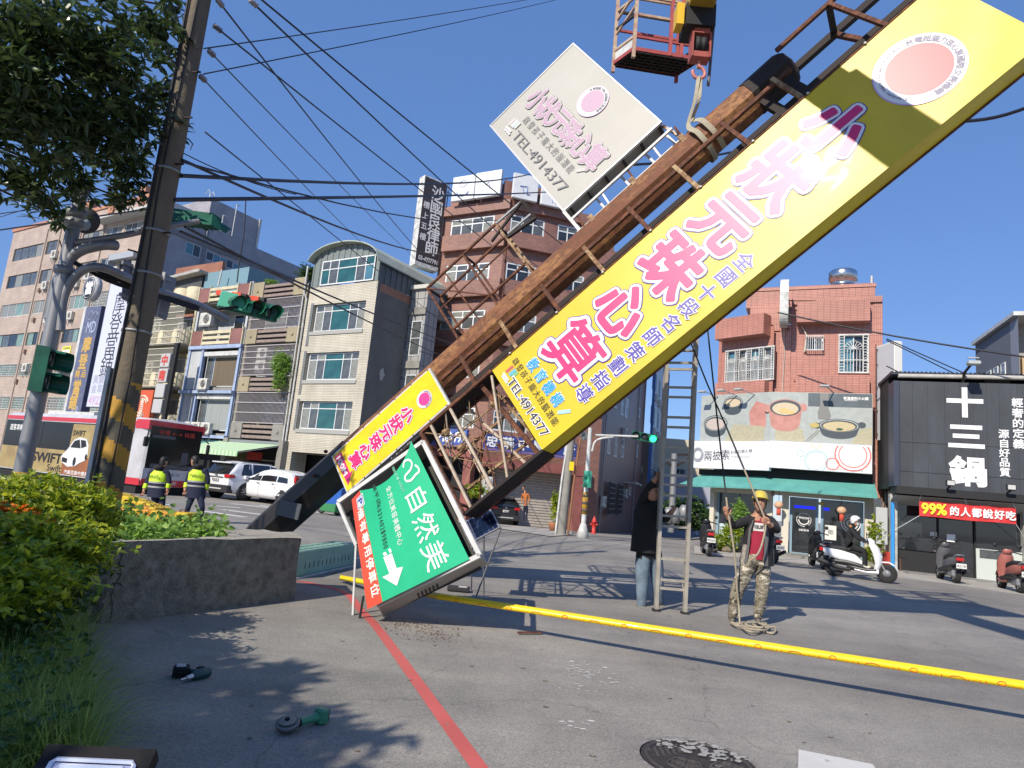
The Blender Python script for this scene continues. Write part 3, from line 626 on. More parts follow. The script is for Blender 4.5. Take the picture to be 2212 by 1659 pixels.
MB().box((-5.2,-.3,19.95),(0,.1,20.6)).build('cornice',T_BRK,bk,M=MLf); MB().box((0,-.3,19.95),(RW,.1,20.6)).build('cornice',T_BRK,bk,M=MRf)
MB().box((-5.0,.1,20.6),(-.15,.5,22)).build('parapet',T_BRK,bk,M=MLf); MB().box((-.6,.1,20.6),(3.3,.5,22)).build('parapet',T_BRK,bk,M=MRf)
solid(bk,[(-4.2,3),(-1.0,.7),(6.5,2.8),(9,10),(-3,12)],19.6,20.6,CONC,'roof_slab')
WG = V((math.cos(R_(16)),math.sin(R_(16)),0))*RW
MWg = MX.Translation(WG) @ MX.Rotation(R_(71),4,'Z'); T_DK = tiles('dark brick wing',(.2,.085,.065),(.14,.09,.08),.26,.085,col2=(.14,.055,.045),mortar=.009)  # wing brick is the front tile darkened: its shade is put into the colour
wh_ = [(2.6,4.7,1.2,1.2),(5.5,4.7,1.2,1.6),(8.9,4.9,1.2,1.5),(4.2,8.2,1.1,1.3),(7.3,8.1,1.2,1.6),(9.5,8.2,1.4,1.6),(17.2,9.3,1.2,.9),(17.4,5.6,1.1,1.1),(3.0,11.5,1.2,1.5),(9.2,11.5,1.3,1.5),(3.0,14.7,1.2,1.5),(9.2,14.7,1.3,1.5)]
wall(bk,MWg,22.2,-4,17.5,wh_,.15,T_DK,'wing_wall')
for (x,z,w_,h) in wh_: window(bk,MWg,x,z,w_,h,(1,1),(1.3,1) if h > 1.2 else (1,),y=-.03,fw=.1,gl=[GL_GREY,GL_CURT])
MB().box((0,.2,17.3),(22.2,9,17.5)).build('roof_slab',CONC,bk,M=MWg)
MB().quad((22.2,0,-4),(22.2,9,-4),(22.2,9,17.5),(22.2,0,17.5)).build('end_wall',T_DK,bk,M=MWg)
MB().box((-5.5,2.5,0),(-5.3,10,19)).build('flank_wall',T_DK,bk,M=MLf)
for x,y in ((1.2,1.3),(5.2,1.3)): grille(bk,MWg,x+1.6,y-.8,2.6,2.2,12,6,y=-.3,t=.05,m=mat('cage dark',(.07,.07,.07),.6))
for x,z in ((11,1.8),(12.6,2.0),(-1.5+2.6,1.0),(8.6,6.5)): ac_unit(bk,MWg,x,z,w=.9,h=.7)
mb = MB(); mb.beam((10.5,-1.1,3.1),(14,-1.1,2.9),.05); mb.box((10.4,-1.1,2.95),(14.2,0,3.02)); mb.build('small_canopy',STEEL_W,bk,M=MWg)
for x in (1.0,16.8): MB().tube([(x,-.1,-1),(x,-.1,12)],.05,6).build('drain_pipe',GREY_M,bk,M=MWg)
# arcade and garage
MAR = mat('maroon tile',(.28,.1,.085),.5,noise=.5,nscale=2,col2=(.2,.07,.06))
MB().box((-5.4,-1.4,3.25),(-.35,-.0,3.9)).build('arcade_fascia',MAR,bk,M=MLf); MB().box((-.5,-1.4,2.8),(RW-1.6,0,3.35)).build('arcade_fascia',MAR,bk,M=MRf)
for x in (-5.2,-.9): MB().box((x,-1.35,-1),(x+.55,-.8,3.3)).build('arcade_column',MAR,bk,M=MLf)
MB().box((5.45,-1.35,-1),(6.0,-.85,3.3)).build('arcade_column',MAR,bk,M=MRf)
MB().box((-5.0,-.05,-1),(-.3,-.01,3.2)).build('shop_recess',BLACK,bk,M=MLf)
SLT = mat('roller shutter',(.42,.38,.33),.5,.2,noise=.5,nscale=2,col2=(.33,.3,.26)); mb = MB(); prof = []
for k in range(23):
    z = -.75+k*.17; mb.add([(0,-.07,z),(5.2,-.07,z),(5.2,-.03,z+.12),(0,-.03,z+.12),(0,-.07,z+.17),(5.2,-.07,z+.17)],[(0,1,2,3),(3,2,5,4)])
mb.build('roller_shutter',SLT,bk,M=MRf @ MX.Translation(V((.3,0,0))),kind='stuff')
for i in range(9):
    x = -4.0+i*.5; MB().box((x,-.03,.5),(x+.46,0,3.0)).build('dark_pane',GL_DARK,bk,M=MLf)
mb = MB(); mb.box((-.6,-1.75,.55),(-.0,-1.4,2.2)); mb.box((-.5,-1.8,1.6),(-.1,-1.75,2.1)); mb.build('meter_cabinet',STEEL_W,bk,M=MRf)
NAVY = mat('navy board',(.035,.06,.26),.45,noise=.4,nscale=2,col2=(.03,.05,.2)); WHITE = mat('white letters',(.72,.72,.72),.5); NAVY2 = mat('blue board light',(.07,.12,.38),.4)
sgn = thing('clinic_sign','long navy shop sign with white characters across the brick building above the shutter','shop sign',BK)
for M,x0,x1,z0,z1,tx in ((MLf,-5.2,-.72,3.98,4.95,'華中醫診所'),(MRf,-.72,5.3,3.92,4.75,'忠華中醫診所')):
    MB().bev((x0,-1.6,z0),(x1,-1.35,z1),.02).build('board',NAVY2 if x0 < -1 else NAVY,sgn,M=M)
    text(sgn,M @ MX.Translation(V((0,-1.6,0))),tx,x0+.5,(z0+z1)/2,.72,.66,WHITE,.03,cells=(x1-.5,(z0+z1)/2))
    MB().box((x0,-1.62,z0-.14),(x1,-1.35,z0-.005)).build('blue_tile_edge',tiles('blue red tile',(.1,.12,.4),(.4,.2,.2),.09,.3),sgn,M=M)
# signs on the roof and at the edge
rsg = thing('rooftop_signs','row of white billboards with faded blue drawings round the brick building parapet','billboard',BK,group=None)
BB = mat('billboard white',(.66,.68,.7),.4,noise=.4,nscale=2,col2=(.58,.6,.62)); INK = mat('faded blue ink',(.3,.37,.6),.6)
for M,x0,x1,z0,z1,d in ((MLf,-4.45,-2.65,20.75,22.55,0),(MLf,-2.6,-.6,20.75,22.6,1),(MRf,-.25,1.5,20.5,22.25,2),(MRf,1.75,3.6,20.45,22.0,3)):
    mb = MB(); mb.bev((x0,-.75,z0),(x1,-.5,z1),.03); p = mb.build('billboard_panel',BB,rsg,M=M)
    mb = MB(); c = ((x0+x1)/2,(z0+z1)/2)
    if d == 0:
        mb.tube([(c[0]+.45*math.cos(a),-.76,c[1]-.3+.28*math.sin(a)) for a in [math.pi+k*.31 for k in range(11)]],.06,4); mb.tube([(c[0]+.3*math.cos(a),-.76,c[1]+.3+.25*math.sin(a)) for a in [k*.8 for k in range(9)]],.02,4)
    elif d == 1: mb.tube([(c[0]-.25,-.76,c[1]+.1),(c[0]-.1,-.76,c[1]-.1),(c[0]+.05,-.76,c[1]+.1),(c[0]+.2,-.76,c[1]-.35)],.03,4)
    else: mb.tube([(c[0]-.4,-.76,c[1]),(c[0]+.1,-.76,c[1]+.05),(c[0]+.1,-.76,c[1]-.5),(c[0]+.3,-.76,c[1]-.45)],.05,4); mb.tube([(c[0]-.2,-.76,c[1]-.1),(c[0]-.1,-.76,c[1]-.5)],.04,4)
    mb.build('drawing',INK,rsg,M=M)
MB().box((-.12,-.5,20.6),(.2,-.2,22.1)).build('brick_pier',T_BRK,rsg,M=MRf)
lw = thing('lawyer_sign','tall black and white projecting sign high on the left edge of the brick building','projecting sign',BK)
Mls = MLf @ MX.Translation(V((-5.75,-1.2,0))) @ MX.Rotation(R_(58),4,'Z')
MB().bev((-1.0,-.35,15.9),(.9,.35,22.4),.03).build('box',mat('sign case white',(.66,.66,.64),.5,noise=.3),lw,M=MLf @ MX.Translation(V((-5.75,-1.0,0))) @ MX.Rotation(R_(62),4,'Z') if False else MLf @ MX.Translation(V((-5.9,-.9,0))) @ MX.Rotation(R_(66),4,'Z'))
Mf = MLf @ MX.Translation(V((-5.9,-.9,0))) @ MX.Rotation(R_(66),4,'Z')
MB().box((-.95,-.36,16.2),(.85,-.351,22.3)).build('face',mat('sign brown black',(.045,.035,.035),.4),lw,M=Mf)
text(lw,Mf @ MX.Translation(V((0,-.362,0))),'沙國良律師',.2,21.4,1.0,1.0,WHITE,.015,cells=(.2,17.4)); text(lw,Mf @ MX.Translation(V((0,-.362,0))),'樓上五樓',-.6,20.3,.5,.5,WHITE,.01,cells=(-.6,18)); text(lw,Mf @ MX.Translation(V((0,-.362,0))),'03-4927791',.0,16.5,1.5,.3,WHITE,.02)
mb = MB()
for z in (16.8,18.6,20.4,22): mb.beam((.85,0,z),(1.7,0,z),.05)
for x in (1.2,1.7): mb.beam((x,0,16),(x,0,22.6),.05)
mb.build('bracket',GREY_M,lw,M=Mf)
zs = thing('clinic_projecting_sign','tall narrow blue and white projecting sign with a green round emblem beside the brick building','projecting sign',BK)
Mz = MLf @ MX.Translation(V((-6.2,-1.3,0))) @ MX.Rotation(R_(60),4,'Z')
MB().bev((-.75,-.4,5.2),(.75,.4,12.2),.02).build('box',mat('sign case white',(.66,.66,.64)),zs,M=Mz)
MB().box((-.74,-.41,5.3),(.74,-.401,12.15)).build('face',NAVY,zs,M=Mz)
text(zs,Mz @ MX.Translation(V((0,-.411,0))),'忠華中醫診',0,9.6,1.0,1.0,WHITE,.03,cells=(0,5.7))
mb = MB(); mb.lathe((0,-.41,11.1),[(.6,0),(.6,.02),(0.01,.02)],20,ax=(0,-1,0)); e = mb.build('emblem',mat('emblem green',(.15,.42,.25),.5),zs,M=Mz)
MB().lathe((0,-.43,11.1),[(.45,0),(.45,.01),(0.01,.01)],20,ax=(0,-1,0)).build('disc',WHITE,zs,M=Mz); text(zs,Mz @ MX.Translation(V((0,-.445,0))),'H',0,11.1,.45,.5,mat('emblem green',(.15,.42,.25)),.06)
# next block down the side street
nb = thing('tiled_block','pale tiled block with blue edges and window boxes beyond the dark brick wing','building',BK)
MN = MWg @ MX.Translation(V((22.3,-.6,0))); nh = [(1.2+4*i,z,2.2,1.8) for i in range(3) for z in (2.5,6,9.5,13)]
wall(nb,MN,15,-5,17.2,nh,.2,tiles('blue grey tile',(.4,.47,.52),(.2,.25,.3),.5,.25),x0=0)
for x,z,w_,h in nh: window(nb,MN,x,z,w_,h,(1,1),y=.05,gl=[GL_GREY,GL_BLUE]); ac_unit(nb,MN,x+.3,z-1.1,w=1,h=.7)
for x in (0,14.7): MB().box((x,-.25,-5),(x+.25,0,17.2)).build('blue_edge',mat('blue edge',(.05,.14,.38),.6),nb,M=MN)
MB().box((0,-.2,17.2),(15,8,17.5)).build('roof_slab',CONC,nb,M=MN)
# ---------------------------------------------------------------- pink corner building with the hotpot shop
PK = V((12.08,26.01,0)); BX = -1.2
pk = thing('pink_building','three storey pink tiled corner building above the hotpot shop with white window grilles','building',PK)
MR = MX.Rotation(R_(-25),4,'Z'); BND = V((math.cos(R_(-25)),math.sin(R_(-25)),0))*BX
ML = MX.Translation(BND) @ MX.Rotation(R_(-50),4,'Z')
T_PINK = tiles('pink tile',(.5,.235,.18),(.28,.12,.1),.24,.07,col2=(.45,.205,.155),off=0,mortar=.009,rough=.35,wear=.2,bump=.5)
T_PINKV = tiles('pink tile upright',(.52,.25,.19),(.3,.13,.105),.07,.24,col2=(.47,.215,.165),off=0,mortar=.009,rough=.35,wear=.2,bump=.5)
wall(pk,MR,3.3,2.6,10.5,[(1.08,7.37,1.05,1.55),(-.12,8.3,.62,.55)],.12,T_PINK,x0=-.72)
wall(pk,ML,2.45,2.6,9.4,[(-2.41,7.08,2.25,1.42)],.12,T_PINK,x0=-2.65)
MB().box((2.3,-.02,2.5),(2.62,.3,10.5)).build('tile_pier',T_PINKV,pk,M=MR)
MB().box((-1.12,-.06,2.6),(-.72,.25,9.4)).build('round_corner',T_PINKV,pk,M=MR)
for a,b,n in (((-.5,-.5,9.37),(2.15,.02,10.25),'bay'),((-.5,-.35,6.35),(2.15,.02,7.18),'bay')): MB().box(a,b).build(n,T_PINK,pk,M=MR)
MB().box((-.7,-.1,10.25),(2.6,.1,10.5)).build('tile_cap',T_PINKV,pk,M=MR)
MB().box((-2.66,-.6,8.95),(-.35,.02,9.85)).build('bay',T_PINK,pk,M=ML @ MX.Shear('XY',4,(0,0)) )
MB().box((-2.66,-.4,5.9),(-.35,.02,7.0)).build('bay',T_PINK,pk,M=ML)
MB().box((-2.6,.7,10.4),(2.42,3.5,11.28)).build('roof_storey',T_PINK,pk,M=MR)
MB().box((-2.62,.66,11.15),(2.45,3.5,11.3)).build('tile_cap',T_PINKV,pk,M=MR)
MB().box((-2.4,.55,9.3),(-1.0,3.5,10.4)).build('terrace_wall',T_PINKV,pk,M=MR)
solid(pk,[(-2.75,3.1),(-1.1,.95),(2.3,-.65),(2.6,4.5),(-1.5,5.5)],2.7,9.2,T_PINK,'rear_body')
MB().box((2.61,.0,0),(2.62,4,10.5)).build('flank_wall',T_PINK,pk,M=MR)
MB().lathe((1.25,1.3,11.3),[(.55,0),(.55,.05),(.47,.06),(.47,.3),(.56,.32),(.56,.72),(.5,.78),(.1,.8)],20).build('water_tank',mat('stainless',(.6,.6,.6),.22,1),pk,M=MR)
MB().tube([(2.3,.8,11.3),(2.3,.8,11.65)],.05,6).build('vent_pipe',STEEL_W,pk,M=MR)
def fan_window(M,x,z,w,h,n,seed):
    o = window(pk,M,x,z,w,h,(1,)*(n+1),y=.06,gl=[GL_BLUE,GL_DARK,GL_GREY],seed=seed)
    mb = MB(); t = .022; y = -.05
    for k in range(n):
        a = x+w*k/n; b = a+w/n; q = (b-a)*.18; r = (b-a)/2-q; cx = (a+b)/2; zc = z+h*.62
        for i in range(7): mb.box((a+q+i*2*r/6-t/2,y,z),(a+q+i*2*r/6+t/2,y+t,zc))
        for i in range(14): zz = z+h*i/13; mb.box((a,y+.002,zz-t/2),(a+q,y+t-.002,zz+t/2)); mb.box((b-q,y+.002,zz-t/2),(b,y+t-.002,zz+t/2))
        for i in range(9): an = math.pi*i/8; mb.beam((cx,y,zc),(cx+r*math.cos(an),y,zc+r*math.sin(an)),t)
        mb.tube([(cx+r*math.cos(math.pi*i/8),y,zc+r*math.sin(math.pi*i/8)) for i in range(9)],t*.7,4)
        for xx in (a,a+q,b-q,b): mb.box((xx-.018,y-.01,z),(xx+.018,y+.03,z+h))
        mb.box((a,y-.008,z+h*.32),(b,y+.028,z+h*.34))
    for zz in (z,z+h): mb.box((x-.03,y-.015,zz-.03),(x+w+.03,y+.035,zz+.03))
    return mb.build('window_grille',STEEL_W,pk,M=M,kind='stuff')
fan_window(ML,-2.41,7.08,2.25,1.42,4,1); fan_window(MR,1.08,7.37,1.05,1.55,1,2)
window(pk,MR,-.12,8.3,.62,.55,(1,1),y=.06,gl=[GL_DARK]); mb = MB()
for i in range(9): mb.box((-.15+i*.08,-.22,8.27),(-.13+i*.08,-.2,8.85))
for z in (8.27,8.85): mb.box((-.17,-.22,z-.02),(.52,-.19,z+.02)); mb.box((-.17,-.2,z-.02),(-.14,0,z+.02)); mb.box((.49,-.2,z-.02),(.52,0,z+.02))
mb.build('window_grille',STEEL_W,pk,M=MR,kind='stuff')
mb = MB(); mb.tube([(-1.0,-.12,9.3),(-.95,-.12,8.0),(-1.0,-.12,6.4)],.015,5); mb.tube([(-.3,-.08,9.3),(-.12,-.1,8.9),(-.2,-.1,8.2)],.03,5); mb.build('cable',mat('cable pale',(.5,.45,.38),.7),pk,M=MR)
# oval projecting sign
ov = thing('oval_sign','tall white oval projecting sign on the corner of the pink building','projecting sign',PK)
mb = MB(); pr_ = [(math.copysign(abs(math.cos(a))**.7,math.cos(a))*.62,math.copysign(abs(math.sin(a))**.7,math.sin(a))*.98) for a in [k*math.pi/16 for k in range(32)]]
mb.prism([(p[0],p[1]+9.62) for p in pr_],-.16,.16,ax=0); mb.build('case',mat('sign enamel',(.6,.62,.6),.35,noise=.3,nscale=2),ov,M=MR @ MX.Translation(V((-.98,-.85,.45))) @ MX.Rotation(R_(2),4,'Z'))
mb = MB(); mb.beam((-.9,-.5,10.3),(.4,0,10.4),.04); mb.beam((-.9,-.5,9.2),(-.8,0,9.2),.05); mb.beam((-.9,-.5,10.6),(-.8,.6,10.4),.04); mb.build('bracket',mat('rust bracket',(.12,.06,.04),.8),ov,M=MR)
# printed billboard of pots
bbd = thing('pot_billboard','wide photo billboard of hotpot dishes on the folded front of the pink building','billboard',PK)
G1 = mat('print pale grey',(.42,.45,.43),.45,noise=1,nscale=4,col2=(.28,.31,.3)); G2 = mat('print slate',(.1,.13,.15),.45,noise=.6,nscale=6,col2=(.07,.09,.1)); G3 = mat('print straw',(.5,.46,.32),.5,noise=1,nscale=22,col2=(.26,.25,.18))
PKP = mat('print pot pink',(.5,.24,.2),.4,noise=.4,nscale=3,col2=(.4,.18,.15)); DKP = mat('print pot dark',(.06,.075,.085),.4); FOOD = mat('print food',(.66,.6,.45),.5,noise=1,nscale=30,col2=(.38,.27,.15)); FOOD2 = mat('print noodles',(.62,.52,.28),.5,noise=1,nscale=26,col2=(.35,.3,.2)); YOLK = mat('print egg',(.7,.42,.16),.5)
MB().box((-1.37,-.75,4.42),(2.22,-.65,6.4)).build('panel',G1,bbd,M=MR); MB().box((-3.1,-.75,4.3),(.165,-.65,6.4)).build('panel',G1,bbd,M=ML)
def disc(M,cx,cz,rx,rz,m,lift,n=24,name='print',half=None):
    mb = MB(); pts = [(cx+rx*math.cos(2*math.pi*k/n),-lift,cz+rz*math.sin(2*math.pi*k/n)) for k in range(n) if half is None or half*math.sin(2*math.pi*k/n) >= -1e-6]
    mb.add(pts,[tuple(range(len(pts)))]); return mb.build(name,m,bbd,M=M)
def potprint(M,cx,cz,rx,rz,dep,m,food,l0=.755,handles=True):
    if handles: disc(M,cx-rx*1.08,cz-.03,rx*.2,rz*.45,m,l0-.001); disc(M,cx+rx*1.08,cz+.05,rx*.2,rz*.45,m,l0-.001)
    mb = MB(); mb.add([(cx+rx*math.cos(a),-l0,cz+rz*math.sin(a)) for a in [math.pi+k*math.pi/12 for k in range(13)]][::-1]+[],[tuple(range(13))])
    pts = [(cx-rx,-l0,cz)]+[(cx+rx*.86*math.cos(math.pi+k*math.pi/12),-l0,cz-dep+rz*.8*math.sin(math.pi+k*math.pi/12)) for k in range(13)]+[(cx+rx,-l0,cz)]
    MB().add(pts,[tuple(range(len(pts)))]).build('print',m,bbd,M=M)
    disc(M,cx,cz,rx,rz,m,l0+.002); disc(M,cx,cz,rx*.93,rz*.9,G1 if m is not PKP else DKP,l0+.004); disc(M,cx,cz-.01,rx*.87,rz*.83,DKP,l0+.006); disc(M,cx,cz-.03,rx*.78,rz*.7,food,l0+.008)
MB().box((-.02,-.757,5.85),(2.2,-.751,6.38)).build('print',G2,bbd,M=MR)
mb = MB(); mb.add([(-1.2,-.753,4.44),(-.1,-.753,4.44),(-.2,-.753,4.9),(-1.2,-.753,5.3)],[(0,1,2,3)]); mb.add([(1.5,-.753,4.44),(2.2,-.753,4.44),(2.2,-.753,5.1),(1.8,-.753,5.0)],[(0,1,2,3)]); mb.build('print',G3,bbd,M=MR)
MB().add([(-1.9,-.753,4.32),(-.1,-.753,4.42),(-.1,-.753,5.0),(-1.5,-.753,5.1)],[(0,1,2,3)]).build('print',G3,bbd,M=ML)
potprint(ML,-2.35,5.15,.58,.36,.3,DKP,mat('print rice',(.6,.55,.5),.5,noise=1,nscale=30,col2=(.3,.22,.2)),handles=False); potprint(ML,-1.55,6.05,.45,.25,.35,DKP,FOOD,handles=False)
potprint(MR,-.85,5.75,.62,.36,.65,PKP,FOOD); disc(MR,-.9,5.65,.18,.1,YOLK,.77); disc(MR,-.65,5.58,.14,.08,YOLK,.771)
MB().add([(-.72,-.75,4.9),(-.05,-.751,4.95),(-.05,-.751,5.9),(-.5,-.751,6.05),(-.8,-.751,5.6)],[(0,1,2,3,4)]).build('print',PKP,bbd,M=ML)
potprint(MR,1.08,5.12,.72,.27,.3,DKP,FOOD2); disc(MR,1.1,4.98,.12,.05,mat('print leaf',(.03,.08,.05),.5),.766)
MB().add([(.4,-.76,6.38),(.72,-.76,6.38),(.68,-.76,5.9),(.8,-.76,5.5),(.75,-.76,5.35),(.35,-.76,5.35),(.32,-.76,5.6),(.42,-.76,5.95)],[tuple(range(8))]).build('print',mat('print bottle',(.2,.2,.19),.4),bbd,M=MR)
for s_ in (0,.1): MB().beam((.35+s_,-.762,4.95),(-.1+s_,-.762,4.45),.03,.004).build('print',G3,bbd,M=MR)
disc(MR,.22,5.1,.17,.1,mat('print brass',(.45,.36,.12),.4),.765)
text(bbd,MR @ MX.Translation(V((0,-.76,0))),'有溫度的小火鍋',1.65,6.2,.85,.12,mat('print white',(.8,.8,.78),.5),.03)
MB().box((1.27,-.766,6.1),(1.7,-.762,6.115)).build('underline',mat('print white',(.8,.8,.78)),bbd,M=MR)
for M,xs_,z in ((MR,(.55,),6.4),(ML,(-2.6,-1.7,-.9),6.3)):
    for x in xs_:
        l = thing('sign_lamp',{.55:'small arm lamp over the right hand panel of the hotpot billboard',-2.6:'leftmost arm lamp over the left panel of the hotpot billboard',-1.7:'middle arm lamp over the left panel of the hotpot billboard',-.9:'arm lamp over the left panel nearest the billboard fold'}[x],'lamp',PK,group='arm lamps over the hotpot billboard')
        MB().beam((x+.35,-.7,z),(x,-1.5,z+.18),.03).build('arm',GREY_M,l,M=M); MB().bev((x-.17,-1.6,z+.1),(x+.17,-1.35,z+.17),.02).build('lamp_head',mat('lamp grey',(.4,.42,.42),.4),l,M=M)
# fascia sign
fs = thing('hotpot_shop_sign','white folded shop sign with round pot outlines above the teal awning','shop sign',PK)
WS = mat('sign white',(.68,.68,.72),.4)
MB().bev((-1.4,-.9,3.33),(2.2,-.7,4.4),.01).build('board',WS,fs,M=MR); MB().bev((-3.45,-.9,3.2),(.2,-.7,4.36),.01).build('board',WS,fs,M=ML)
DK = mat('ink dark',(.03,.03,.035),.6); GRY = mat('ink grey',(.3,.3,.3),.6)
text(fs,ML @ MX.Translation(V((0,-.9,0))),'兩披索',-2.55,3.72,.38,.42,DK,.005,cells=(-1.72,3.8)); text(fs,ML @ MX.Translation(V((0,-.9,0))),'石燒石頭火鍋',-1.42,3.9,.14,.14,DK,.002,cells=(-.6,3.98)); text(fs,ML @ MX.Translation(V((0,-.9,0))),'TWO PESOS STONE HOT POT',-1.05,3.72,.85,.07,GRY,.002)
def ringp(M,cx,cz,r,m,w_=.05,y=-.905,sq=1):
    MB().tube([(cx+r*math.cos(k*.2244),y,cz+r*sq*math.sin(k*.2244)) for k in range(28)],w_,4,closed=True,M=MX.Translation(V((0,y,0))) @ MX.Diagonal((1,.08,1,1)) @ MX.Translation(V((0,-y,0)))).build('ring',m,fs,M=M)
RED = mat('print coral',(.6,.17,.13),.5); TEALP = mat('print pale teal',(.33,.52,.54),.5); YLP = mat('print pale yellow',(.62,.55,.33),.5)
for cx,cz,r,m,w_ in ((1.55,4.0,.6,RED,.05),(1.55,4.0,.47,RED,.035),(.87,3.62,.22,RED,.04),(.3,3.7,.4,TEALP,.04),(.3,3.7,.33,TEALP,.02),(-.25,3.95,.12,TEALP,.03),(.3,4.38,.2,YLP,.03),(.3,4.38,.14,YLP,.02)):
    mb = MB(); n = 32
    f_ = lambda a,rr: (cx+rr*math.cos(a),-.905-.001*w_*10,cz+rr*math.sin(a))
    for k in range(n):
        a,b = 2*math.pi*k/n,2*math.pi*(k+1)/n; q = [f_(a,r-w_/2),f_(b,r-w_/2),f_(b,r+w_/2),f_(a,r+w_/2)]
        if all(3.35 < p[2] < 4.39 and p[0] < 2.18 for p in q): mb.add(q,[(0,1,2,3)])
    mb.build('ring',m,fs,M=MR)
text(fs,MR @ MX.Translation(V((0,-.9,0))),'TWO PESOS STONE HOT POT | 兩披索 石頭火鍋',1.3,3.42,1.2,.06,GRY,.003)
for cz,r in ((3.78,.26),(3.78,.19)): ringp(ML,-3.05,cz,r,mat('sign trim silver',(.5,.5,.5),.3,.5),.03,-.92,1.1)
# awning, shop front
aw = thing('teal_awning','plain teal cloth awning along the front of the hotpot shop','awning',PK); TL = mat('teal cloth',(.1,.33,.3),.75,noise=.4,nscale=2,col2=(.075,.27,.245))
mb = MB(); o_ = BND
def W_(M,x,y,z): return tuple((M @ V((x,y,z))))
a = [W_(ML,-3.1,-.35,2.98),W_(ML,-.15,-.35,3.02),W_(MR,2.32,-.35,3.02)]; b = [W_(ML,-3.75,-1.3,2.42),W_(ML,-.28,-1.35,2.5),W_(MR,2.35,-1.3,2.5)]; c = [(p[0],p[1],p[2]-.07) for p in b]
mb.add(a+b+c+[W_(ML,-3.1,-.3,2.42)],[(0,3,4,1),(1,4,5,2),(3,6,7,4),(4,7,8,5),(0,9,3)]); mb.build('cloth',TL,aw)
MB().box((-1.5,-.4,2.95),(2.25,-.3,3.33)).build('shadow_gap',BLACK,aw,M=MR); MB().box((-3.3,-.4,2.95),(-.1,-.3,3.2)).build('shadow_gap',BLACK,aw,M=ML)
FRM = mat('frame grey blue',(.2,.3,.38),.5); CRM = mat('cream wall',(.55,.51,.42),.7)
MB().box((-1.2,-.3,2.3),(2.3,0,2.95)).build('lintel',CRM,pk,M=MR); MB().box((-2.75,-.3,2.25),(0,0,2.95)).build('lintel',CRM,pk,M=ML)
MB().box((-2.75,-.3,0),(-2.55,0,2.3)).build('door_post',CRM,pk,M=ML); MB().box((-.9,-.3,0),(-.65,0,2.3)).build('door_post',CRM,pk,M=MR); MB().box((2.0,-.3,0),(2.3,0,2.3)).build('door_post',CRM,pk,M=MR)
MB().box((-2.55,.0,.0),(-.15,.05,2.28)).build('shop_window',GL_DARK,pk,M=ML)
for x,w_ in ((-2.55,.1),(-1.6,.06),(-.55,.5)): MB().box((x,-.06,0),(x+w_,.0,2.26)).build('mullion',FRM if w_ < .3 else CRM,pk,M=ML)
for k in range(5): MB().box((-2.4,-.05,.12+k*.17),(-1.65,-.01,.26+k*.17)).build('slat',mat('slat pale',(.45,.55,.58),.5),pk,M=ML)
for x0,x1 in ((-.62,.42),(.5,1.98)):
    dr = thing if False else None
    mb = MB(); mb.box((x0,-.02,.03),(x1,.03,2.28)); d = mb.build('glass_door' if x0 < 0 else 'shop_window',GL_DARK,pk,M=MR)
    mb = MB()
    for a,b in (((x0,-.06,0),(x0+.1,-.02,2.28)),((x1-.1,-.06,0),(x1,-.02,2.28)),((x0+.1,-.058,0),(x1-.1,-.022,.14)),((x0+.1,-.058,2.2),(x1-.1,-.022,2.28))): mb.box(a,b)
    mb.build('frame',FRM,d)
WHT = mat('vinyl white',(.75,.75,.75),.5)
mb = MB(); mb.tube([(-.1+.26*math.cos(k*.2618),-.032,1.42+.26*math.sin(k*.2618)) for k in range(24)],.012,4,closed=True); mb.tube([(-.1+.19*math.cos(math.pi+k*.2618),-.032,1.42+.19*math.sin(math.pi+k*.2618)) for k in range(13)],.025,4); mb.build('logo',WHT,pk,M=MR)
text(pk,MR @ MX.Translation(V((0,-.03,0))),'Welcome',-.1,1.5,.38,.11,WHT,.01); text(pk,MR @ MX.Translation(V((0,-.03,0))),'石燒石頭火鍋',-.1,1.02,.36,.08,WHT,.02)
mb = MB()
for r in (.33,.24,.12): mb.tube([(1.55+r*math.cos(k*.2618),-.032,1.45+r*math.sin(k*.2618)) for k in range(24)],.022,4,closed=True)
mb.build('logo',WHT,pk,M=MR)
MB().box((.65,-.04,.75),(1.05,-.03,1.3)).build('poster',mat('poster',(.65,.64,.6),.6),pk,M=MR)
text(pk,MR @ MX.Translation(V((0,-.045,0))),'徵',.85,1.05,.2,.2,GRY,.02)
MB().box((-.45,-.05,1.86),(.3,-.03,1.96)).build('led_sign',mat('led blue',(.01,.01,.3),.5,emit=1.2,ecol=(.01,.02,.9)),pk,M=MR); MB().box((.6,-.05,1.86),(.8,-.03,1.96)).build('led_sign',mat('led blue',(.01,.01,.3)),pk,M=MR)
MB().box((.42,-.07,2.05),(.62,-.05,2.16)).build('open_plate',mat('plate yellow',(.5,.33,.02),.5),pk,M=MR)
for k,(M,x) in enumerate(((MR,-1.0),(MR,1.2))):
    ln = thing('paper_lantern',('red and cream lantern hanging left of the shop door','red and cream lantern hanging right of the shop door by the ring logo')[k],'lantern',PK,group='lanterns under the teal awning')
    MB().lathe((x,-.75,1.9),[(.05,-.14),(.13,-.1),(.18,0),(.13,.1),(.05,.14)],14).build('shade',mat('lantern cream red',(.55,.25,.14),.7,noise=.7,nscale=14,col2=(.6,.45,.3)),ln,M=M)
    MB().lathe((x,-.75,1.5),[(.08,0),(.08,.26)],10).build('tassel',mat('lantern red',(.5,.07,.04),.8),ln,M=M); MB().tube([(x,-.75,2.04),(x,-.75,2.5)],.008,4).build('cord',BLACK,ln,M=M)
MB().box((-1.9,-1.6,0),(2.4,-.02,.1)).build('shop_step',CONC,pk,M=MR)
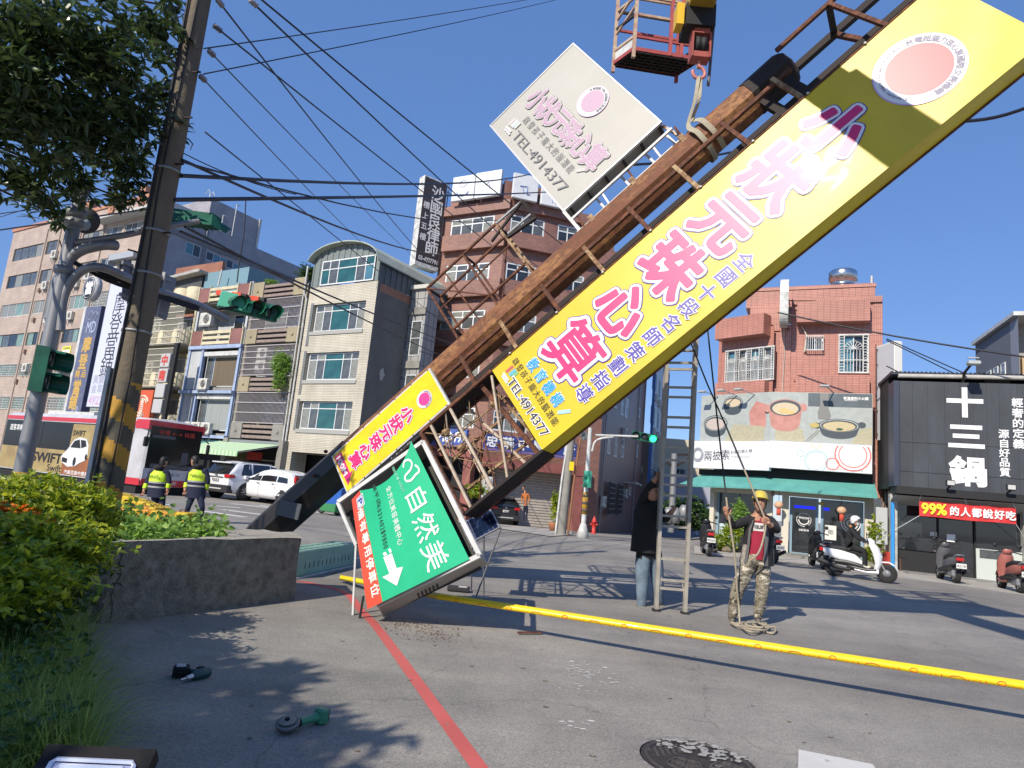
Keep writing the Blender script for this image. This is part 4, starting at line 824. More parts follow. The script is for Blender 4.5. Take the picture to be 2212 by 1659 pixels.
# tall white light box between the two shops
lb = thing('white_light_box','tall blank white projecting light box between the pink building and the black restaurant','projecting sign',PK)
ML2 = MR @ MX.Translation(V((2.75,-.7,0))) @ MX.Rotation(R_(28),4,'Z')
MB().bev((-.16,-.6,4.65),(.16,.5,8.35),.02).build('case',mat('light box white',(.66,.66,.62),.45),lb,M=ML2)
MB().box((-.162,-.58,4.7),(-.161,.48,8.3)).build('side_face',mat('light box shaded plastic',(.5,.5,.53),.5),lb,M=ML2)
mb = MB()
for z in (4.9,5.8,6.7,7.6,8.2): mb.beam((-.3,.3,z),(-.05,.5,z),.03)
mb.beam((-.3,.3,4.7),(-.3,.3,8.4),.03); mb.build('bracket',mat('rust bracket',(.12,.06,.04)),lb,M=ML2)
# bundle of cables and pipes on the wall gap
cb = thing('wall_cables','messy bundle of cables and pipes running down between the two shops','cables',PK); rs = random.Random(9)
for k in range(16):
    x = 2.62+rs.uniform(0,.42); pts = [(x+rs.gauss(0,.05),-.3+rs.uniform(-.08,.1),z) for z in (4.9,4.2,3.4,2.6,1.9)]
    if k % 3 == 0: pts += [(x,-.3,.1)]
    MB().tube(cr(pts,4),rs.uniform(.012,.035),5).build('cable',(mat('pipe rust',(.25,.12,.06),.8),mat('pipe cream',(.5,.46,.38),.7),BLACK,mat('pipe grey',(.3,.3,.3),.6))[k % 4],cb,M=MR)
for z in (3.0,3.5,4.0,4.5): MB().box((2.6,-.42,z),(3.05,-.2,z+.05)).build('strap',GREY_M,cb,M=MR)
MB().box((2.62,-.2,0),(3.1,0,5)).build('backing_board',mat('dark gap',(.05,.04,.04),.9),cb,M=MR)

# ---------------------------------------------------------------- black restaurant
RS = V((15.45,22.47,0)); MS = MX.Rotation(R_(-20),4,'Z')
rt = thing('black_restaurant','black fronted restaurant with dark glass and white columns at the right','restaurant',RS)
BKW = mat('black painted board',(.058,.066,.08),.6,noise=.9,nscale=1.6,col2=(.028,.03,.036),bump=.15,bscale=6,streak=3)
MB().box((-1.95,.0,0),(6,.1,2.7)).build('interior_wall',BLACK,rt,M=MS)
for x in (-1.95,1.9): MB().box((x,-.35,0),(x+.22,-.05,2.6)).build('white_column',mat('column white',(.5,.5,.47),.7,noise=.5),rt,M=MS)
for x0,x1,z1 in ((-1.7,-.5,2.3),(-.45,.55,2.3),(.65,1.9,2.3),(2.2,4.5,2.3)): MB().box((x0,-.05,.75 if x0 < -1 else .03),(x1,-.02,z1)).build('glass_pane',GL_DARK,rt,M=MS)
MB().box((.62,-.12,.0),(2.6,-.06,1.02)).build('white_counter_panel',mat('panel pale green white',(.48,.52,.48),.5),rt,M=MS); MB().box((.72,-.13,.72),(1.35,-.121,1.0)).build('glass_strip',GL_GREY,rt,M=MS)
for x in (-.48,.58): MB().box((x,-.1,0),(x+.05,-.05,2.3)).build('door_post',BLACK,rt,M=MS)
MB().add([(-1.95,-1.0,2.55),(6,-1.0,2.6),(6,-.05,2.3),(-1.95,-.05,2.25)],[(0,1,2,3)]).build('pale_soffit',mat('soffit canvas',(.3,.3,.29),.8),rt,M=MS)
MB().box((-1.9,-1.2,2.6),(6,-.1,2.85)).build('dark_canopy',BLACK,rt,M=MS)
MB().box((-1.95,-.1,2.8),(6,4,6.72)).build('upper_wall',BLACK,rt,M=MS)
MB().box((-2.0,-.9,6.75),(6,4,6.83)).build('roof_sheet',mat('roof dark',(.03,.035,.05),.6),rt,M=MS)
mb = MB()
for k in range(60): mb.box((-2+k*.13,-.92,6.83),(-1.95+k*.13,4,6.86))
mb.build('roof_ribs',mat('roof dark',(.03,.035,.05)),rt,M=MS,kind='stuff')
MB().tube([(-1.8,-.95,6.68),(6,-.95,6.74)],.08,8).build('gutter',mat('gutter pvc',(.5,.49,.45),.6,noise=.8,nscale=3,col2=(.3,.28,.25)),rt,M=MS)
MB().box((.9,-.5,6.45),(1.6,-.3,6.72)).build('old_board',CONC_D,rt,M=MS)
MB().box((-1.85,-.45,.85),(-1.5,-.33,2.1)).build('notice_board',mat('board grey',(.4,.41,.4),.6),rt,M=MS @ MX.Translation(V((-.55,0,0)))); MB().box((-1.95,-.5,.05),(-1.85,-.4,2.3)).build('blue_pipe',mat('pipe blue',(.03,.25,.6),.4),rt,M=MS)
MB().box((-.2,-.06,1.15),(.05,-.055,1.4)).build('notice',WHT,rt,M=MS); text(rt,MS @ MX.Translation(V((0,-.06,0))),'禁菸',-.55,1.35,.3,.14,WHT,.02)
MB().box((-1.6,-1.3,0),(6,-.06,.035)).build('tiled_apron',mat('apron',(.3,.29,.27),.8,noise=.6,nscale=3),rt,M=MS)
bs = thing('black_signboard','huge black signboard reading 十三鍋 in white above the restaurant','signboard',RS)
xs_ = [-1.78,-1.4,-.95,-.45,.0,.37,.75,1.1,1.6,2.2,3.2,4.5]
for i in range(len(xs_)-1):
    for z0,z1 in ((2.85,3.35),(3.36,4.35),(4.36,6.48)): MB().bev((xs_[i]+.0015,-1.06,z0),(xs_[i+1]-.0015,-1.0,z1),.003).build('panel',BKW,bs,M=MS)
MB().box((-1.95,-1.0,2.85),(-1.78,-.1,6.5)).build('side_return',mat('return blue black',(.03,.04,.07),.5),bs,M=MS)
ft = lambda s,x,z,w_,h,b: text(bs,MS @ MX.Translation(V((0,-1.06,0))),s,x,z,w_,h,WHT,b,lift=.012)
ft('十',.13,5.8,1.0,.95,.035); ft('三',.15,4.65,1.0,.85,.04); ft('鍋',.17,3.5,1.0,.92,.035)
text(bs,MS @ MX.Translation(V((0,-1.06,0))),'輕奢的定義',1.6,5.85,.3,.3,WHT,.02,lift=.012,cells=(1.6,4.5)); text(bs,MS @ MX.Translation(V((0,-1.06,0))),'源自好品質',1.2,4.8,.28,.28,WHT,.02,lift=.012,cells=(1.2,3.55))
for k,(x,lab) in enumerate(((.3,'square floodlight on the canopy rail under the black signboard, left of two'),(1.5,'square floodlight on the canopy rail under the black signboard, right of two'))):
    fl = thing('floodlight',lab,'floodlight',RS,group='floodlights under the black signboard'); x -= .85 if k == 0 else .4
    MB().bev((x,-1.5,2.95),(x+.26,-1.4,3.15),.02).build('body',BLACK,fl,M=MS); MB().box((x+.03,-1.52,2.98),(x+.23,-1.501,3.12)).build('glass',mat('lamp glass',(.5,.5,.48),.2),fl,M=MS); MB().beam((x+.13,-1.4,2.95),(x+.13,-1.1,2.88),.04).build('bracket',BLACK,fl,M=MS)
sl_ = thing('roof_spotlight','grey spotlight on a bent arm above the 十 character','spotlight',RS)
mb = MB(); mb.beam((.12,-.9,6.45),(.12,-1.1,6.8),.07); mb.beam((.12,-1.1,6.8),(.15,-1.9,7.0),.06); mb.build('arm',BLACK,sl_,M=MS)
mb = MB(); mb.bev((-.02,-2.1,6.9),(.33,-1.8,7.02),.02); mb.box((.0,-2.0,7.12),(.3,-1.9,7.15)); mb.build('lamp_head',mat('lamp grey',(.4,.42,.42)),sl_,M=MS)
bn = thing('red_banner','red cloth banner reading 99%的人都說好吃 hung under the black signboard','banner',RS)
mb = MB(); n = 18
for i in range(n):
    a,b = i/n,(i+1)/n; f_ = lambda t_,v: (-1.2+2.7*t_,-.95+.02*math.sin(t_*25+v*3),2.43-.52*v+.01*math.sin(t_*9))
    mb.add([f_(a,0),f_(b,0),f_(b,1),f_(a,1)],[(0,1,2,3)]); mb.add([tuple(V(f_(a,0))+V((0,.012,0))),tuple(V(f_(b,0))+V((0,.012,0))),tuple(V(f_(b,1))+V((0,.012,0))),tuple(V(f_(a,1))+V((0,.012,0)))],[(3,2,1,0)])
mb.build('cloth',mat('banner red',(.55,.03,.03),.55),bn,M=MS)
text(bn,MS @ MX.Translation(V((0,-.985,0))),'99%',-.78,2.18,.7,.34,mat('banner yellow',(.8,.62,.03),.5),.04); text(bn,MS @ MX.Translation(V((0,-.985,0))),'的人都說好吃',-.2,2.17,.26,.28,WHT,.035,cells=(1.35,2.17))
for p,q in (((-1.2,-.95,2.43),(-1.1,-1.0,2.75)),((1.5,-.95,2.42),(1.3,-1.0,2.8)),((.15,-.95,2.43),(.05,-1.0,2.75)),((-1.2,-.95,1.92),(-1.85,-.4,1.35)),((1.5,-.95,1.9),(2.0,-.4,1.3))): MB().tube([p,q],.01,4).build('tie',WHT,bn,M=MS)
for p,q in (((-2.1,-.6,8.1),(.6,-.4,6.8)),((-2.1,-.6,8.05),(.3,-.3,6.8)),((-2.1,-.6,7.1),(-1.6,-.5,6.85))):
    t = thing('stay_wire',{.6:'longest guy wire from the white light box to the restaurant roof',.3:'guy wire just under the longest one, light box to restaurant roof'}.get(q[0],'short steep guy wire low on the white light box'),'wire',RS,group='guy wires over the restaurant roof'); MB().tube([p,q],.02,5).build('wire',BLACK,t,M=MS)
# house behind the restaurant, far right
hb = thing('grey_house','grey clad house with a balcony peeping over the restaurant roof at far right','house',(0,0,0))
P0 = at(2125,800,34); P1 = at(2188,790,31); Mh = fr((P1.x,P1.y,0),R_(-20))
MB().box((0,0,0),(8,6,8.9)).build('body',mat('house render',(.3,.27,.23),.9),hb,M=Mh)
mb = MB(); mb.box((-.6,-.2,8.8),(8,5.5,9.4) if False else (-.02,-.2,8.8+.0)); 
MB().prism([(-.2,12.2),(5,12.2),(5,11.9),(2,11.7),(.0,11.9)],-.3,8,ax=0) if False else mb.box((-.3,-1.2,12.0),(8,5,12.2)).build('roof',STEEL_W,hb,M=Mh)
mb = MB(); mb.quad((-.1,-1.1,8.6),(-.1,5,8.6),(-.1,5,12.0),(-.1,-1.1,12.0)); mb.box((-.1,-.1,8.6),(.0,5,12)); mb.build('side_cladding',mat('cladding grey',(.3,.31,.34),.5),hb,M=Mh)
MB().box((.0,.6,8.6),(8,.7,12.0)).build('louvre_wall',mat('cladding pale',(.42,.4,.36),.6,noise=.9,nscale=8),hb,M=Mh)
MB().box((.0,-1.1,8.6),(8,-.9,9.9)).build('balcony',mat('balcony red',(.33,.11,.08),.7,noise=.8,nscale=18),hb,M=Mh); MB().box((.0,-1.15,8.6),(.35,-.85,10)).build('post',mat('post ochre',(.45,.33,.18),.7),hb,M=Mh)
for k in range(3): window(hb,Mh @ MX.Rotation(math.pi/2,4,'Z') @ MX.Translation(V((0,.12,0))),.6+k*1.0,8.9,.6,1.2,(1,),(1,1,1),y=-.03,gl=[GL_CURT])
# things down the side street behind the ladder
for i,(px,py,Y,w_,h,m,lab) in enumerate(((1432,1130,70,9,9.5,mat('far render cream',(.5,.44,.33),.9),'cream house with brick top far down the side street'),(1500,1130,64,7,5.6,mat('far render grey',(.3,.32,.38),.9),'low grey blue house down the side street beside the hotpot shop'),(1462,1130,85,16,11,mat('far render white',(.5,.5,.48),.9),'pale block at the end of the side street'))):
    p = at(px,py,Y); t = thing('far_house',lab,'house',(p.x-w_/2,Y,-3),R_(-10),None)
    hs = [(.8+k*2.2,4+q*3,1.2,1.4) for k in range(int(w_/2.4)) for q in range(int(h/3.4))]
    wall(t,I,w_,0,h+2,hs,.15,m)
    for x,z,a,b in hs: window(t,I,x,z,a,b,(1,1),y=.05,gl=[GL_DARK,GL_GREY])
    mb = MB(); mb.box((0,.1,h+1.6),(w_,8,h+2)); mb.box((0,.01,0),(.05,8,h+1.9)); mb.box((w_-.05,.01,0),(w_,8,h+1.9)); mb.build('roof',mat('roof red',(.3,.12,.08),.8) if i == 0 else CONC,t)
# ---------------------------------------------------------------- the fallen billboard
# its own axes: W across the sign, L along the pole to its top, D into the picture
AL = V((.67773266,-.33654346,.65377133)); AW = V((.53164917,-.38993679,-.75186332)); AD = V((.50796418,.85713931,-.08534985))
AO = CO + ray(1063,800)*9.0
MSG = MX((AW,AD,AL)).transposed().to_4x4(); MSG.translation = AO       # local x = W, y = D, z = L: like an upright sign
SGI = MSG.inverted()
def S(w,l,d): return (w,d,l)
def sp(x,y,d=0):
    p = AO + AD*d; r = ray(x,y); q = CO + r*((p-CO).dot(AD)/r.dot(AD)); c = SGI @ q; return c.x,c.z
def rust(name,a,b,sc=5,th=.5,rough=.75,c=(.07,.025,.012)):
    m = mat(name,a,rough,noise=.25,nscale=sc,col2=b,bump=.35,bscale=30)
    n = m.node_tree.nodes; l = m.node_tree.links; bs = n['Principled BSDF']; tc = [x for x in n if x.type == 'TEX_COORD'][0]; rp = [x for x in n if x.type == 'VALTORGB'][0]; rp.color_ramp.elements[0].position = th-.06; rp.color_ramp.elements[1].position = th+.06
    mp = n.new('ShaderNodeMapping'); mp.inputs['Scale'].default_value = (1,1,.6); l.new(tc.outputs['Object'],mp.inputs[0]); t = [x for x in n if x.type == 'TEX_NOISE'][0]; l.new(mp.outputs[0],t.inputs['Vector']); t.inputs['Detail'].default_value = 9; t.inputs['Roughness'].default_value = .72
    t2 = n.new('ShaderNodeTexNoise'); t2.inputs['Scale'].default_value = 17; t2.inputs['Detail'].default_value = 6; l.new(mp.outputs[0],t2.inputs['Vector']); r2 = n.new('ShaderNodeValToRGB'); r2.color_ramp.elements[0].position = .38; r2.color_ramp.elements[1].position = .55; l.new(t2.outputs['Fac'],r2.inputs[0])
    mx = n.new('ShaderNodeMix'); mx.data_type = 'RGBA'; l.new(r2.outputs[0],mx.inputs[0]); mx.inputs[6].default_value = (*c,1); l.new(rp.outputs[0],mx.inputs[7]); l.new(mx.outputs[2],bs.inputs['Base Color']); return m
R_POLE = rust('rusty pole paint',(.29,.135,.05),(.16,.055,.025),2.4,.5,.75,(.13,.052,.022))
R_BAR = rust('rusty bar',(.17,.06,.028),(.07,.028,.018),9,.5,.85); R_DARK = mat('dark rusted beam',(.028,.017,.014),.8,noise=.8,nscale=7,col2=(.012,.009,.009),bump=.3,bscale=30)
R_YEL = rust('bar with old primer',(.36,.26,.14),(.17,.075,.035),3,.47,.8,(.16,.08,.04)); R_WHT = mat('bar pale primer',(.55,.5,.42),.7,noise=.9,nscale=9,col2=(.3,.2,.12))
def member(parent,p,q,w,h=None,m=R_BAR,name='bar',up=(0,1,0)):
    mb = MB(); mb.beam(S(*p),S(*q),w,h,up=up); return mb.build(name,m,parent)
tw = thing('fallen_sign_pole','rusty eight sided steel pole leaning over the street with its rusted sign frames','sign pole'); tw.matrix_world = MSG
PW,PD = -.88,.52
# the pole, eight sided, tapering a little
mb = MB(); n = 8; rings = []
for l,r in ((-5.25,.285),(-3,.28),(0,.268),(3,.258),(4.95,.25)):
    rings.append([S(PW+r*math.cos(2*math.pi*(k+.5)/n),l,PD+r*math.sin(2*math.pi*(k+.5)/n)) for k in range(n)])
mb.loft(rings,smooth=False); mb.build('pole',R_POLE,tw)
MB().loft([[S(PW+r*math.cos(2*math.pi*(k+.5)/n),l,PD+r*math.sin(2*math.pi*(k+.5)/n)) for k in range(n)] for l,r in ((4.951,.262),(5.5,.262),(5.56,.22))],smooth=False).build('pole_cap',R_DARK,tw)
MB().loft([[S(PW+r*math.cos(2*math.pi*(k+.5)/n),l,PD+r*math.sin(2*math.pi*(k+.5)/n)) for k in range(n)] for l,r in ((-5.25,.30),(-2.9,.295))],smooth=False).build('dark_lower_sleeve',mat('pole dark paint',(.02,.016,.015),.4,noise=.8,nscale=2,col2=(.012,.01,.009),bump=.15),tw)
for l,w_,d in ((-3.15,-1.08,.25),(-2.95,-.7,.22),(-3.5,-.85,.22)): MB().lathe(S(w_,l,d),[(.03,0),(.03,.03),(.015,.05)],8,ax=(0,-1,0)).build('bolt',R_BAR,tw)
# long angles beside the pole
for w_,d,l0,l1,t,m in ((-.6,.2,-.8,5.4,.05,R_YEL if False else R_BAR),(-.5,.78,-.9,6.9,.09,R_DARK),(-.28,.34,-1.0,6.9,.075,R_DARK),(-1.0,.24,5.5,7.6,.05,R_BAR),(-.95,.75,5.5,7.6,.09,R_DARK)): member(tw,(w_,l0,d),(w_,l1,d),t,m=m,name='long_angle')
for k in range(9):
    l = -.35+k*.79
    if k < 8: member(tw,(-.68,l,.2),(-.02,l,.12),.055,.05,R_YEL if k % 2 else R_BAR,'cross_bar')
    member(tw,(-.5,l+.08,.8),(0,l+.08,.36),.055,.05,R_DARK,'cross_bar'); 
    if k % 2 == 0: member(tw,(-.5,l+.08,.8),(-.28,l+.4,.34),.03,m=R_DARK,name='brace')
for l in (6.3,7.1): member(tw,(-1.0,l,.24),(.0,l,.02),.05,m=R_BAR,name='cross_bar'); member(tw,(-1.0,l,.24),(-.95,l,.75),.06,m=R_DARK,name='cross_bar'); member(tw,(-.95,l,.75),(0,l,.34),.06,m=R_BAR,name='cross_bar')
for l in (5.35,5.0): member(tw,(-.75,l,.45),(.0,l,.3),.12,.1,R_DARK,'cap_bracket')
# paint drips where the white frame was welded
for w_,l in ((-1.02,2.35),(-1.02,3.1),(-1.0,3.95)):
    rs = random.Random(int(l*10)); 
    MB().box(S(w_-.08,l-.03,.285),S(w_+.05,l+.05,.33)).build('weld_plate',R_YEL,tw)
# empty square frame left of the pole
for d in (.36,.72):
    member(tw,(-2.26,-.29,d),(-2.26,1.22,d),.034,name='frame_bar'); member(tw,(-1.28,-.3,d),(-1.28,1.24,d),.034,name='frame_bar')
    for l in (-.29,.51,1.22): member(tw,(-2.26,l,d),(-.95,l,d),.034,m=R_BAR if l < 1 else R_YEL,name='frame_bar')
    member(tw,(-2.26,1.22,d),(-2.23,1.76,d),.03,m=GREY_M,name='frame_bar')
for w_,l in ((-2.26,-.29),(-2.26,.51),(-2.26,1.22),(-1.28,1.22),(-1.28,-.29)): member(tw,(w_,l,.36),(w_,l,.72),.034,m=R_DARK,name='frame_bar')
member(tw,(-2.23,1.76,.36),(-1.92,1.75,.5),.05,m=R_DARK,name='frame_bar'); member(tw,(-1.92,1.75,.5),(-1.9,1.22,.36),.05,m=R_DARK,name='frame_bar'); member(tw,(-2.23,1.76,.36),(-2.05,1.0,.36),.034,m=R_DARK,name='frame_bar')
for p,q in (((-2.26,.1,.36),(-.95,.14,.4)),((-2.26,-.29,.36),(-1.28,.51,.36)),((-1.28,.51,.72),(-2.26,1.22,.72)),((-1.75,-.29,.36),(-1.75,1.22,.36)),((-.5,.3,.78),(-.28,.75,.34)),((-.5,1.9,.78),(-.28,2.3,.34)),((-.5,3.5,.78),(-.28,3.9,.34))): member(tw,p,q,.02,m=R_BAR,name='thin_brace')
for k in range(8): member(tw,(-.28,.1+k*.79,.34),(-.03,.5+k*.79,.34),.022,m=R_DARK,name='thin_brace')
for k,(p,q) in enumerate((((0,-1.39,.0),(.6,-.7,.34)),((.6,-1.39,.34),(0,-.9,.0)),((1.4,-1.3,.3),(.7,-.7,.1)),((.3,-1.39,.2),(.34,-.05,.2)),((.0,-1.0,.34),(1.4,-1.05,.34)),((.0,-.5,.2),(1.4,-.9,.2)))): member(tw,p,q,.018,m=(R_YEL,R_WHT,R_BAR)[k%3],name='cage_bar')
# the stripped lower end of the big sign: a cage of angles
for w_,d in ((0,.0),(0,.34),(1.42,.34)): member(tw,(w_,-1.39,d),(w_,-.01,d),.045,m=R_BAR,name='cage_angle')
MB().box(S(1.4,-1.4,.0),S(1.44,-.005,.34)).build('cage_side_plate',R_DARK,tw); MB().box(S(-.03,-3.05,.06),S(.0,-.01,.34)).build('cage_side_plate',R_DARK,tw)
member(tw,(-.1,-3.1,.42),(-.1,-.2,.42),.1,m=R_DARK,name='long_angle')
member(tw,(.0,-1.39,0),(1.42,-1.39,0),.05,m=R_BAR,name='cage_angle'); member(tw,(.0,-1.39,.34),(1.42,-1.39,.34),.05,m=R_BAR,name='cage_angle')
for w_ in (.25,.6,.95,1.25): member(tw,(w_,-1.39,0),(w_+.03,-1.39,.34),.03,m=R_BAR,name='cage_bar')
for p,q,t,m in (((0,-1.2,0),(1.4,-1.26,.02),.035,R_WHT),((0,-.82,0),(1.4,-.86,.02),.035,R_WHT),((.0,-.7,.3),(1.4,-.35,.3),.035,R_WHT),((.05,-.05,.02),(1.4,-.62,.05),.03,R_WHT),((-.0,-.28,.1),(1.38,-.1,.1),.06,R_BAR),((-.05,-.22,.3),(1.38,-.04,.3),.035,R_YEL),((1.0,-1.36,.34),(1.05,0,.34),.035,R_YEL),((.5,-1.36,.34),(.5,0,.34),.035,R_YEL),((.75,-.6,.34),(1.4,-.55,.34),.04,R_BAR)): member(tw,p,q,t,m=m,name='cage_bar')
rs = random.Random(4)
for k in range(20):
    a = V(S(rs.uniform(0,1.2),rs.uniform(-1.3,-.1),rs.uniform(0,.34))); b = V(S(rs.uniform(.2,1.4),rs.uniform(-1.35,-.1),rs.uniform(0,.34))); c = (a+b)/2+V((rs.uniform(.02,.2),0,rs.uniform(-.2,.0)))
    MB().tube(cr([a,c,b],5),.006,4).build('loose_wire',(mat('wire tan',(.3,.2,.1),.8),BLACK)[k % 2],tw)
for w_,l in ((.35,-.25),(.55,-1.0),(.2,-1.1)):
    MB().lathe(S(w_,l,.12),[(.02,-.08),(.06,-.03),(.045,.03),(.02,.07)],6,smooth=False).build('rag',R_YEL,tw)
# twisted scrap hanging under the pole
member(tw,(-.85,-4.35,.2),(-.5,-4.0,.2),.25,.02,mat('sheet dull',(.06,.065,.07),.5),'bent_plate')

# big yellow sign
BW,BL,BD = 1.416,6.98,.34
YEL_S = mat('yellow vinyl',(.66,.5,.012),.42,noise=.9,nscale=1.3,col2=(.54,.4,.014),spec=.5,bump=.05,bscale=2.2,coat=.12)
YEL_D = mat('yellow vinyl side',(.68,.53,.014),.5,noise=.4,nscale=2,col2=(.58,.44,.012))
big = thing('yellow_sign','huge long yellow sign with big pink outlined characters, slanting along the fallen pole','sign'); big.matrix_world = MSG
mb = MB(); nl,nw = 40,10                                   # slightly slack skin
rs = random.Random(11)
vs = [S(BW*i/nw,BL*j/nl,.0 if i in (0,nw) or j in (0,nl) else .004*math.sin(i*1.3+j*.7)+.003*rs.uniform(-1,1)) for j in range(nl+1) for i in range(nw+1)]
mb.sm = True; mb.add(vs,[(j*(nw+1)+i,j*(nw+1)+i+1,(j+1)*(nw+1)+i+1,(j+1)*(nw+1)+i) for j in range(nl) for i in range(nw)]); mb.build('sign_face',YEL_S,big)
MB().box(S(.002,.002,.008),S(BW-.002,BL-.002,BD)).build('case',YEL_D,big)
for w_ in (0,BW): member(big,(w_,0,BD-.02),(w_,BL,BD-.02),.03,m=R_BAR,name='edge_angle')
member(big,(-.012,0,.0),(-.012,BL,.0),.02,m=R_BAR,name='edge_angle')
for l in (.35,1.2,2.0,2.8,3.6,4.4,5.2,6.0,6.8): MB().lathe(S(-.01,l,-.012),[(.012,0),(.02,.006),(.012,.016)],6,ax=(0,-1,0)).build('screw',STEEL_W,big)
FS = lambda u,v,l: V((u,-l,v))
PINK = mat('print magenta',(.6,.025,.16),.4,coat=.1); PALE = mat('print white outline',(.75,.74,.78),.4,coat=.1); VIO = mat('print violet outline',(.07,.045,.3),.4,coat=.1)
for c,(u,v),s_ in zip('小狀元珠心算',((.606,5.06),(.60,4.28),(.6,3.47),(.60,2.70),(.60,1.89),(.61,1.08)),(.66,.72,.68,.72,.66,.72)):
    mb = MB()
    for m,b,lf in ((VIO,.098,.006),(PALE,.08,.010),(PINK,.036,.014)): mb.use(m); put_round(mb,c,FS,u,v,s_,s_,b*(.55 if c == '算' and m is PINK else 1),lf)
    mb.build('character',None,big)
NAVYI = mat('print navy',(.07,.05,.33),.4); CYA = mat('print cyan',(.03,.3,.62),.4)
mb = MB()
for m,b,lf in ((PALE,.06,.009),(NAVYI,.014,.013)): mb.use(m); lines(mb,'全國十段名師策劃指導',FS,(1.185,3.33),(1.185,.865),.215,.215,bev=b,lift=lf,th=.002)
mb.build('lettering',None,big)
mb = MB()
for m,b,lf in ((PALE,.06,.009),(CYA,.03,.013)): mb.use(m); lines(mb,'教育機構',FS,(.37,.53),(1.0,.53),.15,.17,bev=b,lift=lf,th=.002)
mb.build('lettering',None,big)
mb = MB(); mb.use(mat('print black',(.015,.015,.02),.45)); lines(mb,'啟發孩子龐大的腦潛能',FS,(.15,.355),(1.22,.345),.095,.105,bev=.0,lift=.01,th=.001)
put(mb,'TEL:4914377',FS,.80,.15,.98,.12,bev=.006,lift=.013,th=.001); mb.use(PALE); put(mb,'TEL:4914377',FS,.80,.15,.99,.125,bev=.06,lift=.009,th=.001); mb.build('lettering',None,big)
def books(parent,u,v,s_,l0,line=False):
    for k,(du,dv,w_,h_,c) in enumerate(((-.06,.05,.035,.13,(.5,.1,.1)),(-.02,.06,.03,.13,(.55,.3,.05)),(.02,.06,.05,.12,(.1,.4,.5)),(.07,.07,.04,.11,(.2,.45,.2)),(0,-.05,.15,.03,(.65,.65,.6)),(.02,-.085,.15,.03,(.6,.6,.62)))):
        MB().box((u+(du-w_/2)*s_,-l0-.001*k,v+(dv-h_/2)*s_),(u+(du+w_/2)*s_,-l0-.001*k+.0008,v+(dv+h_/2)*s_)).build('book_drawing',mat('print book %s %d' % ('faded' if line else 'bright',k),tuple(.45+.15*x for x in c) if line else c,.5),parent)
def pencil(parent,a,b,w_,l0,m):
    MB().beam((a[0],-l0,a[1]),(b[0],-l0,b[1]),w_,.001,up=(0,1,0)).build('pencil_drawing',m,parent)
books(big,.23,.17,1.0,.006); pencil(big,(1.15,.44),(1.25,.59),.05,.006,mat('print pencil blue',(.35,.55,.68),.45))
def emblem(parent,f,u,v,r,ink,red,en,s0=0):
    """round badge; the mascot that the photograph shows inside is left out"""
    def disc_(R,lf,m,n=48,nm='emblem_disc'):
        MB().add([f(u+R*math.cos(2*math.pi*k/n),v+R*math.sin(2*math.pi*k/n),lf) for k in range(n)],[tuple(range(n))]).build(nm,m,parent)
    disc_(r,.006,mat('print badge rim',(.6,.4,.62),.4)); disc_(r*.965,.008,PALE); disc_(r*.72,.011,red)
    mb = MB(); tx = '台灣超腦力珠心算國際文教機構'
    for k,c in enumerate(tx):
        a = R_(150-k*150/(len(tx)-1)) if True else 0; a = R_(152)-k*R_(164)/(len(tx)-1)
        cx,cy = u+r*.84*math.cos(a),v+r*.84*math.sin(a); q = a-math.pi/2
        put(mb,c,(lambda cq,sq,cx,cy: (lambda x,y,lf: f(cx+(x-cx)*cq-(y-cy)*sq,cy+(x-cx)*sq+(y-cy)*cq,lf)))(math.cos(q),math.sin(q),cx,cy),cx,cy,r*.17,r*.17,bev=.03,lift=.010,th=.0005)
    if en:
        for k,c in enumerate(en):
            if c == ' ': continue
            a = R_(168)+k*R_(206)/(len(en)-1); cx,cy = u+r*.84*math.cos(a),v+r*.84*math.sin(a); q = a+math.pi/2
            put(mb,c,(lambda cq,sq,cx,cy: (lambda x,y,lf: f(cx+(x-cx)*cq-(y-cy)*sq,cy+(x-cx)*sq+(y-cy)*cq,lf)))(math.cos(q),math.sin(q),cx,cy),cx,cy,None,r*(.075 if c.isupper() else .055),bev=.0,lift=.0102,th=.0005)
    mb.build('ring_lettering',ink,parent)
GRI = mat('print grey ink',(.2,.19,.26),.5)
emblem(big,FS,.715,6.07,.46,GRI,mat('print badge red',(.68,.05,.07),.4,coat=.1),'Taiwan Super Brain Power Abacus and Mental International Calculation Education Organization')

# white sign on the left of the pole
ws = thing('white_sign','square off white sign with faded pink characters and a phone number, above the fallen pole','sign'); ws.matrix_world = MSG @ MX.Translation(V(S(-4.115,2.12,.5)))
SW_,SH_ = 2.47,1.87; OFFW = mat('aged white panel',(.41,.4,.37),.5,noise=.6,nscale=.9,col2=(.36,.35,.31)); ALU = mat('aluminium trim',(.5,.5,.5),.35,.6)
MB().box((.02,.01,.02),(SW_-.02,.03,SH_-.02)).build('sign_face',OFFW,ws)
for a,b in (((0,0,0),(SW_,.05,.022)),((0,0,SH_-.022),(SW_,.05,SH_)),((0,.001,.022),(.022,.049,SH_-.022)),((SW_-.022,.001,.022),(SW_,.049,SH_-.022))): MB().box(a,b).build('trim',ALU,ws)
MB().box((.01,.05,.01),(SW_-.05,.3,SH_-.01)).build('case',mat('panel underside',(.3,.28,.24),.8,noise=.7,nscale=2,col2=(.2,.19,.17)),ws)
for k in range(6): MB().box((SW_-.06,.05,.1+k*.34),(SW_+.005,.3,.13+k*.34)).build('rib',R_DARK,ws)
for k,z in enumerate((.02,.5,.98,1.45,1.84)):
    MB().beam((SW_-.02,.28,z),(SW_+.28,.3,z),.035).build('standoff',STEEL_W,ws)
    MB().beam((SW_+.2,.05,z+.1),(SW_+.6,.05,z+.05),.03).build('standoff',STEEL_W if k % 2 else R_BAR,ws)
